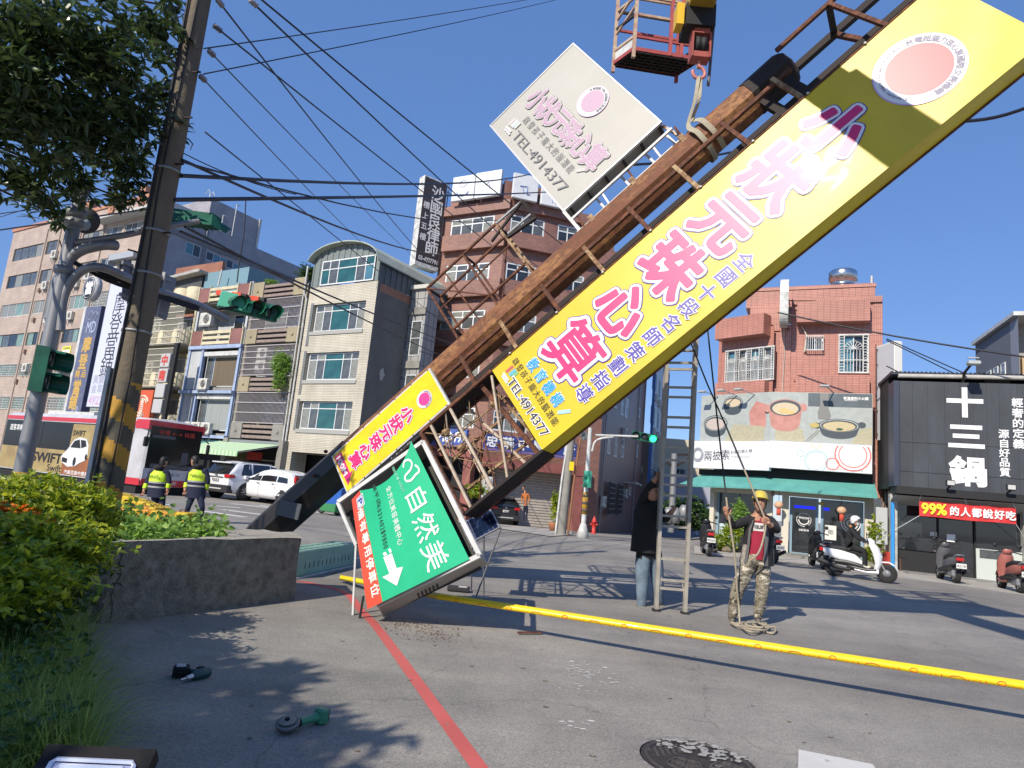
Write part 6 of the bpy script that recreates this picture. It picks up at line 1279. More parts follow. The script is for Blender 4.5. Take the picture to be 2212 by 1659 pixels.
for k in range(9000):
    x,y = rs.uniform(-30,185),rs.uniform(1330,1720); 
    if x > 178-.0*y or (x > 150 and rs.random() < .5): continue
    g_ = gp(x,y+60,0); blade(mb,g_,rs.uniform(.15,.6),rs.uniform(.004,.01),rs.uniform(0,6.28),rs.uniform(.2,1.1))
for k in range(60): g_ = gp(rs.uniform(0,170),rs.uniform(1500,1750),0); blade(mb,g_,rs.uniform(.35,.6),.01,rs.gauss(0,.8),rs.uniform(.3,.9),8)
tag(mb.build('long_grass',LF_GRASS,None,kind='stuff'),'tangle of long grass along the kerb at lower left','grass')
foliage('weeds','low leafy weeds growing among the long grass at lower left','weeds',[L(60,1450,3.4,.3,.3,.2),L(20,1560,2.9,.3,.25,.2),L(110,1540,3.1,.2,.25,.15),L(140,1430,3.8,.16,.2,.15),L(110,1390,4,.25,.25,.2)],160,leafmesh(1,.5,.2,.2,2),.045,LF_HD,shell=.3,seed=9,fan=5)
mb = MB(); q = [gp(x,y,0) for x,y in ((-60,1330),(172,1370),(165,1500),(150,1659),(140,1760),(-200,1760))]; mb.add([(p.x,p.y,.006) for p in q],[tuple(range(6))]); mb.build('soil_strip',mat('soil'),kind='structure',mt=mat('soil',(.05,.04,.03))) if False else mb.build('soil_strip',mat('soil',(.05,.04,.03)),kind='structure')
kb = MB(); a,b,c = gp(182,1372,0),gp(150,1330,0),gp(60,1325,0)
kb.beam(V((a.x-.05,a.y,.16)),V((c.x-.8,c.y+.5,.16)),.14,.34); kb.build('kerb_wall',PLC,kind='structure')
# striped concrete barriers behind the planter
BAR = mat('barrier orange',(.62,.27,.02),.7,noise=.8,nscale=4,col2=(.42,.17,.02)); BARY = mat('barrier yellow',(.6,.42,.02),.7,noise=.8,nscale=5,col2=(.42,.28,.02)); BARK_ = mat('barrier dark',(.06,.06,.05),.8,noise=.6,nscale=6)
for (x0,y0),(x1,y1),Y0,Y1,h,m,lab in (((247,1096),(404,1108),11.6,11.1,.5,BAR,'orange painted concrete barrier lying behind the planter, nearest the police'),((240,1088),(335,1096),12.4,12.1,.5,BAR,'orange and black barrier block just behind the planter vines'),((247,1064),(348,1098),13.4,12.9,.28,BARY,'bright yellow barrier lying askew behind the orange ones')):
    a,b = at(x0,y0,Y0),at(x1,y1,Y1); t = thing('road_barrier',lab,'barrier',(a.x,a.y,0),0,'painted barriers behind the planter'); d = (b-a); d.z = 0; L_ = d.length; M = MX.Rotation(math.atan2(d.y,d.x),4,'Z'); zt = max(a.z,.3); z0 = a.z-h; dz = b.z-a.z
    M = MX.Translation(V((0,0,a.z))) @ M @ MX.Rotation(-math.atan2(dz,L_),4,'Y')
    n_ = 6
    for k in range(n_):
        MB().bev((L_*k/n_,-.0,-h),(L_*(k+1)/n_-.004,.3,0),.02).build('segment',m if (k % 2 == 0 or m is BARY) else (BARK_ if lab[7] == 'a' and k == 3 else BARY),t,M=M)
    mb = MB(); mb.box((.02,.05,-a.z if z0 > 0 else -h),(L_-.02,.25,-h)); 
    if z0 > .05: mb.build('plinth',BARK_,t,M=M)
    for k in (.25,.6,.85): MB().tube([(L_*k+.05*math.cos(q*.52),.15,.045*math.sin(q*.52)) for q in range(7)],.008,5).build('lifting_loop',R_BAR,t,M=M)
# utility pole
UPB = at(240,1010,8.5); up_ = thing('utility_pole','tall mossy concrete utility pole with yellow and black bands, left of the planter','utility pole',(UPB.x,UPB.y,0))
mb = MB(); PCN = mat('pole concrete',(.19,.155,.11),.9,noise=1,nscale=2.2,col2=(.06,.05,.035),bump=.5,bscale=20,streak=3)
mb.tube([(0,0,0),(0,0,2.5),(0,0,6),(0,0,10.5)],[.185,.175,.155,.13],20); mb.build('pole',PCN,up_)
mb = MB(); YB1,YB2 = mat('band yellow',(.5,.25,.02),.7,noise=.8,nscale=7,col2=(.34,.2,.03)),mat('band black',(.07,.065,.05),.8,noise=.8,nscale=7,col2=(.12,.1,.07))
ns,nr = 32,42
for j in range(nr):
    for k in range(ns):
        z0,z1 = (.75+j*.04),(.75+(j+1)*.04); ph = (j/13.0+k/ns) % 1; mb.use(YB1 if ph < .5 else YB2); r0_,r1_ = .1872-.004*z0,.1872-.004*z1; a,b = 2*math.pi*k/ns,2*math.pi*(k+1)/ns
        mb.quad((r0_*math.cos(a),r0_*math.sin(a),z0),(r0_*math.cos(b),r0_*math.sin(b),z0),(r1_*math.cos(b),r1_*math.sin(b),z1),(r1_*math.cos(a),r1_*math.sin(a),z1))
mb.build('warning_bands',None,up_)
mb = MB(); mb.tube([(.1,-.17,.2),(.12,-.16,2.5),(.02,-.16,5),(.06,-.15,8),(.0,-.14,10)],.012,5); mb.tube([(-.05,-.2,.2),(-.08,-.18,2.5),(-.05,-.17,5),(-.08,-.15,9.5)],.018,5); mb.build('cable',BLACK,up_)
MB().box((-.24,-.1,.2),(-.19,.0,2.6)).build('white_duct',STEEL_W,up_)
for z in (3.1,3.9,4.5,5.4): MB().lathe((0,0,z),[(.185,0),(.185,.03)],16).build('band_clamp',GREY_M,up_)
for z in (4.2,5.2,5.9,6.6): MB().beam((-.15,-.05,z),(-.28,-.08,z+.02),.02).build('step_bolt',R_DARK,up_); MB().beam((.13,-.08,z+.3),(.26,-.1,z+.3),.02).build('step_bolt',R_DARK,up_)
# signal pole
SP = at(60,960,8.8); SP.z = 0; GV = mat('galvanised',(.3,.31,.33),.45,.5,noise=.8,nscale=3,col2=(.2,.2,.21),streak=2); GRN = mat('signal green',(.012,.12,.07),.45,noise=.3,nscale=3,col2=(.008,.08,.05)); GRNL = mat('signal green light',(.07,.4,.27),.45)
sp_ = thing('signal_pole','grey galvanised traffic signal pole with curved arms over the road at left','signal pole',(SP.x,SP.y,0)); o3 = lambda x,y,Y=8.8: at(x,y,Y)-V((SP.x,SP.y,0))
MB().tube([(0,0,0),(0,0,3.2),(0,0,5.3)],[.105,.095,.085],16).build('pole',GV,sp_)
MB().lathe((0,0,0),[(.107,.25),(.107,1.15)],16).build('yellow_band',YB1,sp_); MB().lathe((0,0,0),[(.109,.65),(.109,.8)],16).build('black_band',YB2,sp_)
MB().tube(cr([o3(108,690),o3(125,610),o3(160,550),o3(215,530),o3(250,530,9.0)],5),.075,12).build('stub_arm',GV,sp_)
MB().tube([o3(248,530.1,9.0),o3(252,530,9.0)],.066,12).build('open_end',BLACK,sp_)
MB().tube(cr([o3(130,715),o3(138,640),o3(170,590),o3(215,577),o3(270,598,9.2),o3(330,625,9.8),o3(420,655,10.6),o3(490,690,11.3)],5),.06,12).build('long_arm',GV,sp_)
MB().tube([o3(160,525),o3(215,517),o3(270,508,9.0),o3(345,492,9.3),o3(430,478,9.6)],.045,10).build('upper_arm',GV,sp_)
for z in (4.6,4.75,3.9): MB().lathe((0,0,z),[(.125,0),(.125,.1)],14).build('collar',GREY_M,sp_)
mb = MB(); c = o3(183,475,9.3); nn = (CO-at(183,475,9.3)).normalized(); mb.lathe(c,[(.2,0),(.2,.03),(.0,.031)],24,ax=-nn); mb.build('mirror_plate',mat('plate back dark',(.07,.07,.075),.5),sp_); MB().lathe(c+nn*.01+V((0,0,-.07)),[(.09,0),(.09,.01)],20,ax=nn).build('mirror_disc',mat('sign blue grey',(.35,.45,.55),.2),sp_)
rs = random.Random(17)
for k in range(6): MB().tube(cr([o3(140+rs.uniform(-12,12),520),o3(150,560+rs.uniform(-8,8)),o3(230,592+k*3,9.1),o3(330,630+k*2,9.8),o3(430,662+k*2,10.6)],4),.012,4).build('cable',BLACK,sp_)
mb = MB(); mb.beam(o3(262,572,9.3),o3(262,700,9.3),.0) if False else None
sb = thing('road_sign_back','grey back of a large road sign bolted on the signal arm behind the utility pole','road sign'); A_,B_,C_,D_ = at(268,560,9.6),at(375,600,10.4),at(352,690,10.4),at(262,645,9.6)
MB().add([A_,B_,C_,D_]+[p+V((.03,.05,0)) for p in (A_,B_,C_,D_)],[(0,1,2,3),(7,6,5,4),(0,4,5,1),(1,5,6,2),(2,6,7,3),(3,7,4,0)]).build('panel',mat('sign back grey',(.2,.22,.27),.5,.3),sb)
for a,b in ((.1,0),(.5,0),(.9,0)): MB().beam(A_.lerp(D_,a)+V((0,-.04,0)),B_.lerp(C_,a)+V((0,-.04,0)),.05).build('rail',GV,sb)
for t in (.25,.6,.85): MB().beam(A_.lerp(B_,t)+V((0,-.07,.02)),D_.lerp(C_,t)+V((0,-.07,-.02)),.06).build('post',GV,sb)
# signal heads
def sighead(name,label,c,ax,n,r=.13,lit=None,up=V((0,0,1)),face=None,mhouse=GRN,hood=.2,lens=True,group=None):
    """row of n lamps along ax, looking along face"""
    t = thing(name,label,'traffic light',tuple(c),0,group); ax = ax.normalized(); f = face.normalized(); u = ax.cross(f).normalized()
    mb = MB(); h = n*r*2.3/2; ps = []
    for k in (-1,1):
        for j in (-1,1): ps += [ax*h*k+u*r*1.12*j]
    mb.add([ps[0]+f*.0,ps[1],ps[3],ps[2]]+[p-f*.16 for p in (ps[0],ps[1],ps[3],ps[2])],[(0,1,2,3),(7,6,5,4),(0,4,5,1),(1,5,6,2),(2,6,7,3),(3,7,4,0)]); mb.build('housing',mhouse,t)
    for k in range(n):
        q = ax*((k-(n-1)/2)*r*2.3); pts = []
        mb = MB(); m_ = 12
        for i in range(m_+1):
            a = -.25*math.pi+1.5*math.pi*i/m_; d = (ax*math.cos(a)+(-u if u.z < 0 else u)*math.sin(a))*r; pts.append(d)
        vs = [q+p for p in pts]+[q+p+f*(hood if 2 < i < m_-2 else hood*.7) for i,p in enumerate(pts)]
        mb.add(vs,[(i,i+1,m_+2+i,m_+1+i) for i in range(m_)]); mb.add([v*1.0+V((0,0,.004)) for v in vs],[(m_+1+i,m_+2+i,i+1,i) for i in range(m_)]); mb.build('visor',mhouse,t)
        if lens: MB().lathe(q+f*.001,[(r*.92,0),(r*.85,.012),(r*.3,.02)],16,ax=f).build('lens',(mat('lens lit green',(.02,.5,.2),.3,emit=3,ecol=(.02,.9,.25)) if lit == k else mat('lens dark',(.03,.035,.035),.2)),t)
    return t
c = at(545,665,12); sighead('traffic_light','green bodied horizontal traffic light on the long arm, seen from behind, three black visors',c,V((1,.25,-.12)),3,.14,face=V((.75,-.65,-.1)),hood=.26,group='traffic lights at the crossing'); 
c2 = at(508,655,12); sighead('traffic_light','pale green backed traffic light beside the dark visored one on the long arm',c2,V((1,.2,-.1)),2,.13,face=V((-.5,.8,0)),mhouse=GRNL,lens=False,group='traffic lights at the crossing')
c3 = at(415,478,9.7); sighead('traffic_light','dark green traffic light at the end of the upper arm against the sky',c3,V((1,.35,.1)),3,.12,face=V((.45,.6,-.15)),hood=.22,lens=False,group='traffic lights at the crossing')
c4 = at(90,800,8.8); sighead('pedestrian_signal','dark green upright signal clamped on the grey signal pole',c4+V((.1,0,0)),V((0,0,1)),2,.135,face=V((.85,.35,-.05)),hood=.24,group='traffic lights at the crossing')
for i,(x,y,lab) in enumerate(((497,636,'red and white camera above the traffic light, left of two'),(535,644,'red and white camera above the traffic light, right of two'))):
    t = thing('traffic_camera',lab,'camera',group='red and white cameras'); p = at(x,y,12); d = V((1,-.35,-.12)).normalized(); q = p-d*.3
    for a,b,m in ((0,.12,'r'),(.12,.38,'w'),(.38,.6,'r')): MB().beam(q+d*a,q+d*b,.1,.09).build('casing',mat('camera red',(.6,.06,.02),.5) if m == 'r' else STEEL_W,t)
    MB().beam(q+d*.58,q+d*.72,.08,.07).build('hood',BLACK,t); MB().beam(p-V((0,0,.05)),at(x+5,y+22,12),.03).build('stalk',GREY_M,t)
mb = MB(); mb.beam(at(470,668,11.3),at(520,662,12),.05); mb.beam(at(520,650,12),at(560,668,12),.04); t = thing('camera_bracket','tangled bracket at the end of the long signal arm','bracket'); mb.build('bracket',BLACK,t)
# wires: pixel, pixel and how far away each end is
WI = [((470,0),8.6,(950,590),38,.018,.2),((540,0),8.6,(1240,640),38,.02,.2),((560,-5),9,(1450,700),40,.02,.25),((462,55),8.5,(1210,640),40,.018,.1),((452,110),8.5,(900,560),40,.013,.1),((434,165),8.5,(820,560),36,.013,.1),((443,285),8.5,(960,700),38,.014,.0),((440,105),8.5,(1200,-12),20,.012,.05),((440,160),8.5,(1200,0),20,.012,.05),((340,300),8.5,(640,420),10,.01,.1),
 ((392,380),8.5,(1150,375),37,.05,.35),((375,432),8.5,(1180,415),36,.055,.05),((392,345),8.5,(960,550),36,.04,.35),((395,350),8.5,(1150,455),36,.02,.8),((390,500),9,(1000,750),36,.025,.1),((400,490),9,(960,770),36,.025,.1),((-10,463),12,(270,425),10,.012,0),((-10,498),12,(330,450),10,.018,0),((-10,472),12,(110,435),11,.008,0),((330,470),8.4,(-20,900),9,.0,.0)]
WL = {0:'leftmost of the two wires that enter at the top edge right of the utility pole',1:'second wire from the utility pole that enters at the top edge',2:'third wire from the utility pole entering at the top, passing behind the white sign',7:'upper of two thin wires rising to the right behind the fanning wires',8:'lower of two thin wires rising to the right behind the fanning wires',9:'short thin wire starting left of the utility pole',10:'upper of the two thick level cables right of the utility pole',11:'lower of the two thick level cables right of the utility pole',12:'thick cable dropping from the upper level cable towards the brick building',13:'sagging thin cable between the two thick level cables',14:'cable running down from the dark green signal to the brick building, upper of two',15:'cable running down from the dark green signal to the brick building, lower of two',16:'wire from the left edge to the tree leaves, topmost of three',17:'wire from the left edge below the tree, lowest of three',18:'faint wire from the left edge, middle of three'}
W_BLK = mat('wire black',(.012,.012,.018),.5)
for i,(p,Y0,q,Y1,r,sag) in enumerate(WI):
    if r == 0: continue
    a,b = at(*p,Y0),at(*q,Y1); t = thing('overhead_wire',WL.get(i,'thin wire fanning down to the right from the utility pole'),'wire',group='overhead wires by the utility pole')
    MB().tube([a.lerp(b,k/12)-V((0,0,sag*4*(k/12)*(1-k/12))) for k in range(13)],r*(.62 if r > .03 else .85),5).build('wire',W_BLK,t)
for p,Y0,q,Y1,lab in (((1680,675),24,(2240,775),20,'wire running in front of the pink building to the right edge'),((1270,360),12,(1600,325),16,'dark cable passing behind the fallen pole'),((2080,262),17,(2230,228),15,'thick twisted cable end at the right edge beyond the yellow sign')):
    t = thing('overhead_wire',lab,'wire'); mb = MB(); a,b = at(*p,Y0),at(*q,Y1); mb.tube([a.lerp(b,k/6)-V((0,0,.1*math.sin(math.pi*k/6))) for k in range(7)],.03 if Y0 != 17 else .05,6); mb.build('wire',W_BLK,t)
for p,q in (((470,0),(950,590)),((540,0),(1240,640)),((462,55),(1210,640)),((452,110),(900,560)),((434,165),(820,560))):
    a,b = at(*p,8.58),at(*q,38); b = a.lerp(b,.01); t = thing('insulator','ribbed pale insulator where a wire meets the utility pole','insulator',group='insulators on the wires')
    mb = MB(); ax = (b-a).normalized(); mb.lathe(a,[(.015,0),(.045,.02),(.02,.05),(.045,.08),(.02,.11),(.045,.14),(.015,.17)],8,ax=ax); mb.build('insulator_stack',mat('porcelain grey',(.3,.28,.3),.3),t)
t = thing('hanging_wire','single loose wire dangling below the thick cable above the roofs','wire'); MB().tube(cr([at(531,432,14),at(527,500,14),at(518,560,14),at(512,610,14)],4),.014,5).build('wire',W_BLK,t)
# ---------------------------------------------------------------- vehicles
PAINT_W = mat('car paint white',(.66,.67,.68),.25,coat=.8); PAINT_K = mat('car paint black',(.012,.013,.017),.2,coat=1); CGL = mat('car glass',(.015,.018,.02),.04,spec=1); TYRE = mat('tyre',(.018,.018,.018),.85); ALLOY = mat('alloy',(.45,.45,.46),.3,.8)
TAIL = mat('tail lamp red',(.45,.015,.015),.2,coat=.5); HEAD = mat('head lamp',(.6,.62,.65),.1,spec=1); PLATE = mat('number plate',(.65,.65,.63),.5); TRIM = mat('black trim',(.02,.02,.022),.6)
def wheel(parent,x,y,r,w,M=None,spokes=10):
    s = 1 if y > 0 else -1; mb = MB(); mb.lathe((x,y-s*w,r),[(r*.62,0),(r*.94,0),(r,.025),(r,w-.025),(r*.94,w),(r*.64,w-.01)],24,ax=(0,s,0)); o = mb.build('wheel',TYRE,parent,M=M)
    MB().lathe((x,y-s*.04,r),[(r*.63,0),(r*.63,.03),(r*.56,.035),(r*.55,.01),(0.01,.0)],20,ax=(0,s,0)).build('rim',mat('rim dark',(.08,.08,.085),.4,.6),o)
    mb = MB(); 
    for k in range(spokes): a = 2*math.pi*k/spokes; mb.beam((x+.04*math.cos(a),y,r+.04*math.sin(a)),(x+r*.6*math.cos(a),y-s*.01,r+r*.6*math.sin(a)),.05 if spokes < 8 else .03,.02)
    mb.lathe((x,y-s*.01,r),[(.06,0),(.06,.02)],10,ax=(0,s,0)); mb.build('spokes',ALLOY,o); return o
def interp(tab,x):
    for i in range(len(tab)-1):
        if x <= tab[i+1][0]: a,b = tab[i],tab[i+1]; t = (x-a[0])/(b[0]-a[0]); t = max(0,t); return a[1]+(b[1]-a[1])*t
    return tab[-1][1]
def car(name,label,loc,rz,paint,L,W,zb,belt,roof,wid,wheels,wr,wins,ws=None,rg=None,group=None,lower=None):
    """x runs forward from 0 to L. belt, roof: height tables; wid: half width table"""
    t = thing(name,label,'car',loc,rz,group); n = 34; ringf = []
    def ring(x):
        hw = interp(wid,x)*W/2; b = interp(belt,x); r = max(interp(roof,x),b+.004); z0 = interp(zb,x); tum = .2*(r-b)/.5; hr = max(hw-tum,hw*.55)
        pts = [(0,z0),(hw*.8,z0),(hw*.95,z0+.05),(hw,z0+.2),(hw,(z0+b)/2+.05),(hw*.965,b-.03),(hw*.945,b)] + [(hw*.945+(hr-hw*.945)*.5,b+(r-b)*.5),(hr,r-.06*min(1,(r-b)*3)),(hr*.86,r-.012),(hr*.4,r+.012*min(1,(r-b)*3)),(0,r+.018*min(1,(r-b)*3))]
        return [(x,y,z) for y,z in pts] + [(x,-y,z) for y,z in reversed(pts[1:-1])]
    xs = [0,.02,.06,.12,.2] + [.2+(L-.4)*i/n for i in range(1,n)] + [L-.2,L-.12,L-.06,L-.02,L]
    mb = MB(); mb.loft([ring(x) for x in xs]); body = mb.build('body',paint,t)
    for s in (-1,1):
        for x in wheels: 
            mb = MB(); hw = interp(wid,x)*W/2; mb.lathe((x,s*(hw-.03),wr),[(wr*1.16,0),(wr*1.16,.034)],24,ax=(0,s,0)); mb.build('wheel_arch',BLACK,t); wheel(t,x,s*(hw+.012),wr,.19)
        for (x0,x1,x2,x3) in wins:      # bottom rear, bottom front, top front, top rear
            mb = MB(); m_ = 6; vs = []
            for i in range(m_+1):
                for lo in (0,1):
                    x = (x0+(x1-x0)*i/m_) if lo == 0 else (x3+(x2-x3)*i/m_); hw = interp(wid,x)*W/2; b = interp(belt,x); r = interp(roof,x); 
                    if lo: hr = max(hw-.2*(r-b)/.5,hw*.55); y,z = hr+.004,r-.085
                    else: y,z = hw*.945+.006,b+.03
                    vs.append((x,s*(y+.006),z))
            mb.add(vs,[(2*i,2*i+2,2*i+3,2*i+1) if s < 0 else (2*i,2*i+1,2*i+3,2*i+2) for i in range(m_)]); mb.build('window',CGL,t)
    for nm,tab in (('windscreen',ws),('rear_window',rg)):
        if not tab: continue
        (xa,ya,za),(xb,yb,zb_) = tab; k = 8; vs = []
        for i in range(k+1):
            q = -1+2*i/k; bow = .05*(1-q*q)*(1 if xa > L/2 else -1); vs += [(xa+bow,ya*q,za),(xb+bow,yb*q,zb_)]
        MB().add(vs,[(2*i,2*i+2,2*i+3,2*i+1) for i in range(k)]).build(nm,CGL,t)
    return t
def bits(t,items,M=None):
    for nm,m,a,b in items: MB().bev(a,b,.02).build(nm,m,t,M=M)
# white hatchback, nose to the left of the picture
hx = gp(550,1082,0); th = R_(180-30.96)
hb2 = car('parked_hatchback','small white hatchback seen from its side, facing left beyond the pole',(hx.x,hx.y,0),0,PAINT_W,3.9,1.7,[(0,.25),(.3,.2),(3.6,.2),(3.9,.3)],[(0,.75),(.4,.9),(1.2,.93),(3.0,.9),(3.5,.78),(3.9,.62)],[(0,.8),(.1,1.0),(.5,1.36),(1.1,1.46),(1.8,1.48),(2.3,1.38),(3.3,.9),(3.5,.78),(3.9,.62)],[(0,.82),(.35,.97),(1,1),(3,1),(3.5,.93),(3.9,.72)],(.68,3.18),.3,[(2.15,3.02,2.35,2.12),(1.15,2.1,2.08,1.2),(.45,1.08,1.12,.62)],ws=((3.2,.7,.95),(2.42,.56,1.36)),rg=((-.03,.62,.95),(.35,.56,1.3)))
hb2.rotation_euler = (0,0,th); hb2.location = V((hx.x,hx.y,0)) - V((math.cos(th),math.sin(th),0))*3.3
bits(hb2,[('head_lamp',HEAD,(3.5,.45,.62),(3.8,.72,.74)),('head_lamp',HEAD,(3.5,-.72,.62),(3.8,-.45,.74)),('door_handle',ALLOY,(2.15,.85,.82),(2.3,.875,.86)),('door_handle',ALLOY,(1.2,.85,.84),(1.35,.875,.88)),('mirror',PAINT_W,(2.85,.82,.92),(3.05,1.0,1.08)),('tail_lamp',TAIL,(.0,.6,.95),(.12,.78,1.25)),('door_seam',TRIM,(2.11,.843,.3),(2.122,.853,.9)),('door_seam',TRIM,(1.12,.843,.35),(1.13,.853,.9)),('sill_trim',mat('car seam grey',(.3,.3,.3),.5),(.95,.845,.26),(2.9,.856,.3))])
# white suv, tail to us
def suv(name,label,loc,rz,paint,lower,plate,led=False):
    t = car(name,label,loc,rz,paint,4.5,1.85,[(0,.35),(.3,.28),(4.2,.28),(4.5,.35)],[(0,1.02),(.3,1.05),(1.2,1.04),(3.2,1.02),(4.1,.95),(4.5,.72)],[(0,1.05),(.1,1.18),(.45,1.55),(.9,1.66),(2.2,1.68),(2.6,1.6),(3.35,1.05),(4.1,.95),(4.5,.72)],[(0,.88),(.25,.98),(1,1),(3.6,1),(4.2,.93),(4.5,.76)],(.85,3.55),.36,[(2.3,3.15,2.6,2.25),(1.2,2.25,2.2,1.25),(.55,1.12,1.15,.75)],rg=((-.02,.72,1.1),(.33,.62,1.52)))
    bits(t,[('tail_lamp',TAIL,(-.05,.52,.93),(.25,.88,1.08)),('tail_lamp',TAIL,(-.05,-.88,.93),(.25,-.52,1.08)),('rear_bumper',lower,(-.08,-.86,.3),(.25,.86,.62)),('number_plate',PLATE,(-.06,-.19,.76),(-.03,.19,.9)),('roof_spoiler',paint,(.12,-.6,1.54),(.5,.6,1.6)),('chrome_bar',ALLOY,(-.05,-.45,.93),(-.02,.45,.96)),('bumper_bar',mat('bumper silver',(.5,.5,.5),.4),(-.1,-.5,.42),(-.04,.5,.48)),('roof_rail',ALLOY,(.6,.58,1.66),(2.4,.62,1.7)),('roof_rail',ALLOY,(.6,-.62,1.66),(2.4,-.58,1.7)),('badge',ALLOY,(-.05,-.07,1.0),(-.03,.07,1.07)),('mirror',paint,(2.9,.86,1.05),(3.1,1.05,1.22)),('mirror',paint,(2.9,-1.05,1.05),(3.1,-.86,1.22))])
    text(t,MX.Rotation(-math.pi/2,4,'Z') @ MX.Translation(V((0,-.062,0))),plate,0,.83,.32,.09,TRIM,.02); return t
wx = gp(453,1077,0); suv('parked_suv','white sport utility car seen from behind, between the bus and the hatchback',(wx.x,wx.y+.3,0),R_(62),PAINT_W,TRIM,'RDM-1621')
kx = gp(1090,1134); suv('parked_suv','black sport utility car parked tail out in front of the roller shutter',(kx.x,kx.y,kx.z),R_(100),PAINT_K,TRIM,'AVE-6352')
# white saloon and a dark one down the side street
sx = gp(1492,1160); sal = car('parked_saloon','white saloon parked facing us down the side street behind the ladder',(0,0,0),0,PAINT_W,4.5,1.8,[(0,.3),(.3,.2),(4.2,.2),(4.5,.28)],[(0,.9),(.8,.95),(3.2,.92),(4.1,.78),(4.5,.55)],[(0,.92),(.7,.97),(1.3,1.38),(1.9,1.44),(2.4,1.4),(3.3,.93),(4.1,.78),(4.5,.55)],[(0,.86),(.4,.97),(3.6,1),(4.2,.93),(4.5,.74)],(.8,3.55),.32,[(2.2,3.1,2.45,2.15),(1.1,2.15,2.1,1.4)],ws=((3.3,.74,.96),(2.5,.56,1.34)))
sal.location = (sx.x-1.5,sx.y+2,sx.z+.1); sal.rotation_euler = (0,0,R_(-72)); sal.scale = (1.25,)*3
bits(sal,[('grille',TRIM,(4.38,-.35,.3),(4.53,.35,.6)),('head_lamp',HEAD,(4.1,.5,.6),(4.42,.8,.7)),('head_lamp',HEAD,(4.1,-.8,.6),(4.42,-.5,.7)),('number_plate',PLATE,(4.5,-.19,.36),(4.55,.19,.48)),('fog_lamp',HEAD,(4.3,.55,.32),(4.48,.75,.38)),('fog_lamp',HEAD,(4.3,-.75,.32),(4.48,-.55,.38)),('mirror',PAINT_W,(2.9,.84,.92),(3.1,1.0,1.06)),('mirror',PAINT_W,(2.9,-1.0,.92),(3.1,-.84,1.06))])
dk = copy_tree(sal); dk.location = (sx.x+1.2,sx.y+5,sx.z); dk.name = 'parked_saloon.001'; dk['label'] = 'dark blue saloon parked just right of the white one down the side street'
for c in KIDS(dk):
    if c.name.startswith(('body','mirror')): c.data = c.data.copy(); c.data.materials[0] = mat('car paint navy',(.01,.015,.05),.2,coat=1)
# pink car glimpsed between suv and hatchback; blue cart behind the pole
pc_ = gp(508,1062,0); t = thing('pink_scooter_cover','pink panel of a scooter glimpsed between the two white cars','scooter',(pc_.x,pc_.y,0)); MB().bev((-.2,0,.5),(.7,.3,.85),.12).build('body',mat('scooter pink',(.6,.25,.5),.4),t); wheel(t,0,.15,.25,.1); wheel(t,.9,.15,.25,.1)
bc2 = at(716,1080,25); t = thing('blue_handcart','blue handcart with a green crate half hidden behind the pole','cart',(bc2.x,bc2.y,0),R_(-20))
MB().bev((-.45,0,.35),(.4,.7,1.0),.02).build('blue_box',mat('blue plastic',(.02,.1,.4),.4),t); MB().bev((-.1,-.5,.12),(.55,-.02,.4),.02).build('green_crate',mat('green crate',(.03,.2,.07),.6),t); wheel(t,-.4,.0,.15,.07); wheel(t,.3,.0,.15,.07)
MB().tube([(.45,0,.3),(.75,0,1.0),(.75,.6,1.0),(.45,.6,.3)],.02,6).build('handle',GREY_M,t)
# ---- the bus
bn = gp(300,1083,0); BLo = V((-14.45,27.2,0)); F_ = at(297,980,26.3)
db = V((.864,-.503,0)); bnose = V((at(297,1060,26.5).x,26.5,0)); bus = thing('city_bus','red and white city bus with car adverts on its side and a dark windscreen','bus',bnose,math.atan2(db.y,db.x))
# local: x forward along the side (0 at the nose, negative to the rear), side faces -y, front at x=0 spans y 0..2.5
BR = mat('bus red',(.5,.015,.03),.3,coat=.5); BWt = mat('bus white',(.5,.5,.52),.35,noise=.4,nscale=1,col2=(.4,.4,.42)); BG = mat('bus glass',(.008,.008,.01),.12,spec=.35); GOLD = mat('advert gold',(.42,.33,.13),.45,noise=.6,nscale=.6,col2=(.24,.17,.08)); ORG = mat('advert brown',(.33,.12,.04),.45,noise=.8,nscale=.7,col2=(.2,.07,.03))
mb = MB(); secs = []
for x,q,top in ((-11.9,.0,3.1),(-1.2,.0,3.12),(-.5,.0,3.1),(-.15,.06,3.05),(0,.18,2.9)):
    a,b = q,2.5-q; secs.append([(x,a,.35),(x,a,2.75),(x,a+.06,2.95),(x,a+.2,top-.02),(x,1.25,top+.04),(x,b-.2,top-.02),(x,b-.06,2.95),(x,b,2.75),(x,b,.35),(x,1.25,.33)])
mb.loft(secs,smooth=False); mb.build('body',BWt,bus)
MB().box((-11.8,.08,.02),(-.3,2.4,.34)).build('underside',BLACK,bus)
for nm,m,a,b in (('roof_stripe',BR,(-11.9,-.012,2.74),(-.1,.05,2.92)),('roof_front',BR,(-.9,-.014,2.62),(.02,2.51,3.0)),('skirt',BR,(-2.6,-.014,.35),(.0,.0,.62)),('window_band',BG,(-11.85,-.015,1.45),(-2.75,.0,2.7)),('advert_band',GOLD,(-11.85,-.013,.4),(-6.0,.0,1.45)),('advert_band',ORG,(-6.0,-.013,.4),(-2.75,.0,1.45)),('door',BG,(-2.55,-.02,.42),(-1.15,-.0,2.35)),('roof_pod',STEEL_W,(-9,.4,3.1),(-5,2.1,3.25))): MB().box(a,b).build(nm,m,bus)
for x in (-2.6,-1.87,-1.83,-1.12): MB().box((x,-.035,.42),(x+.05,-.005,2.4)).build('door_frame',STEEL_W,bus)
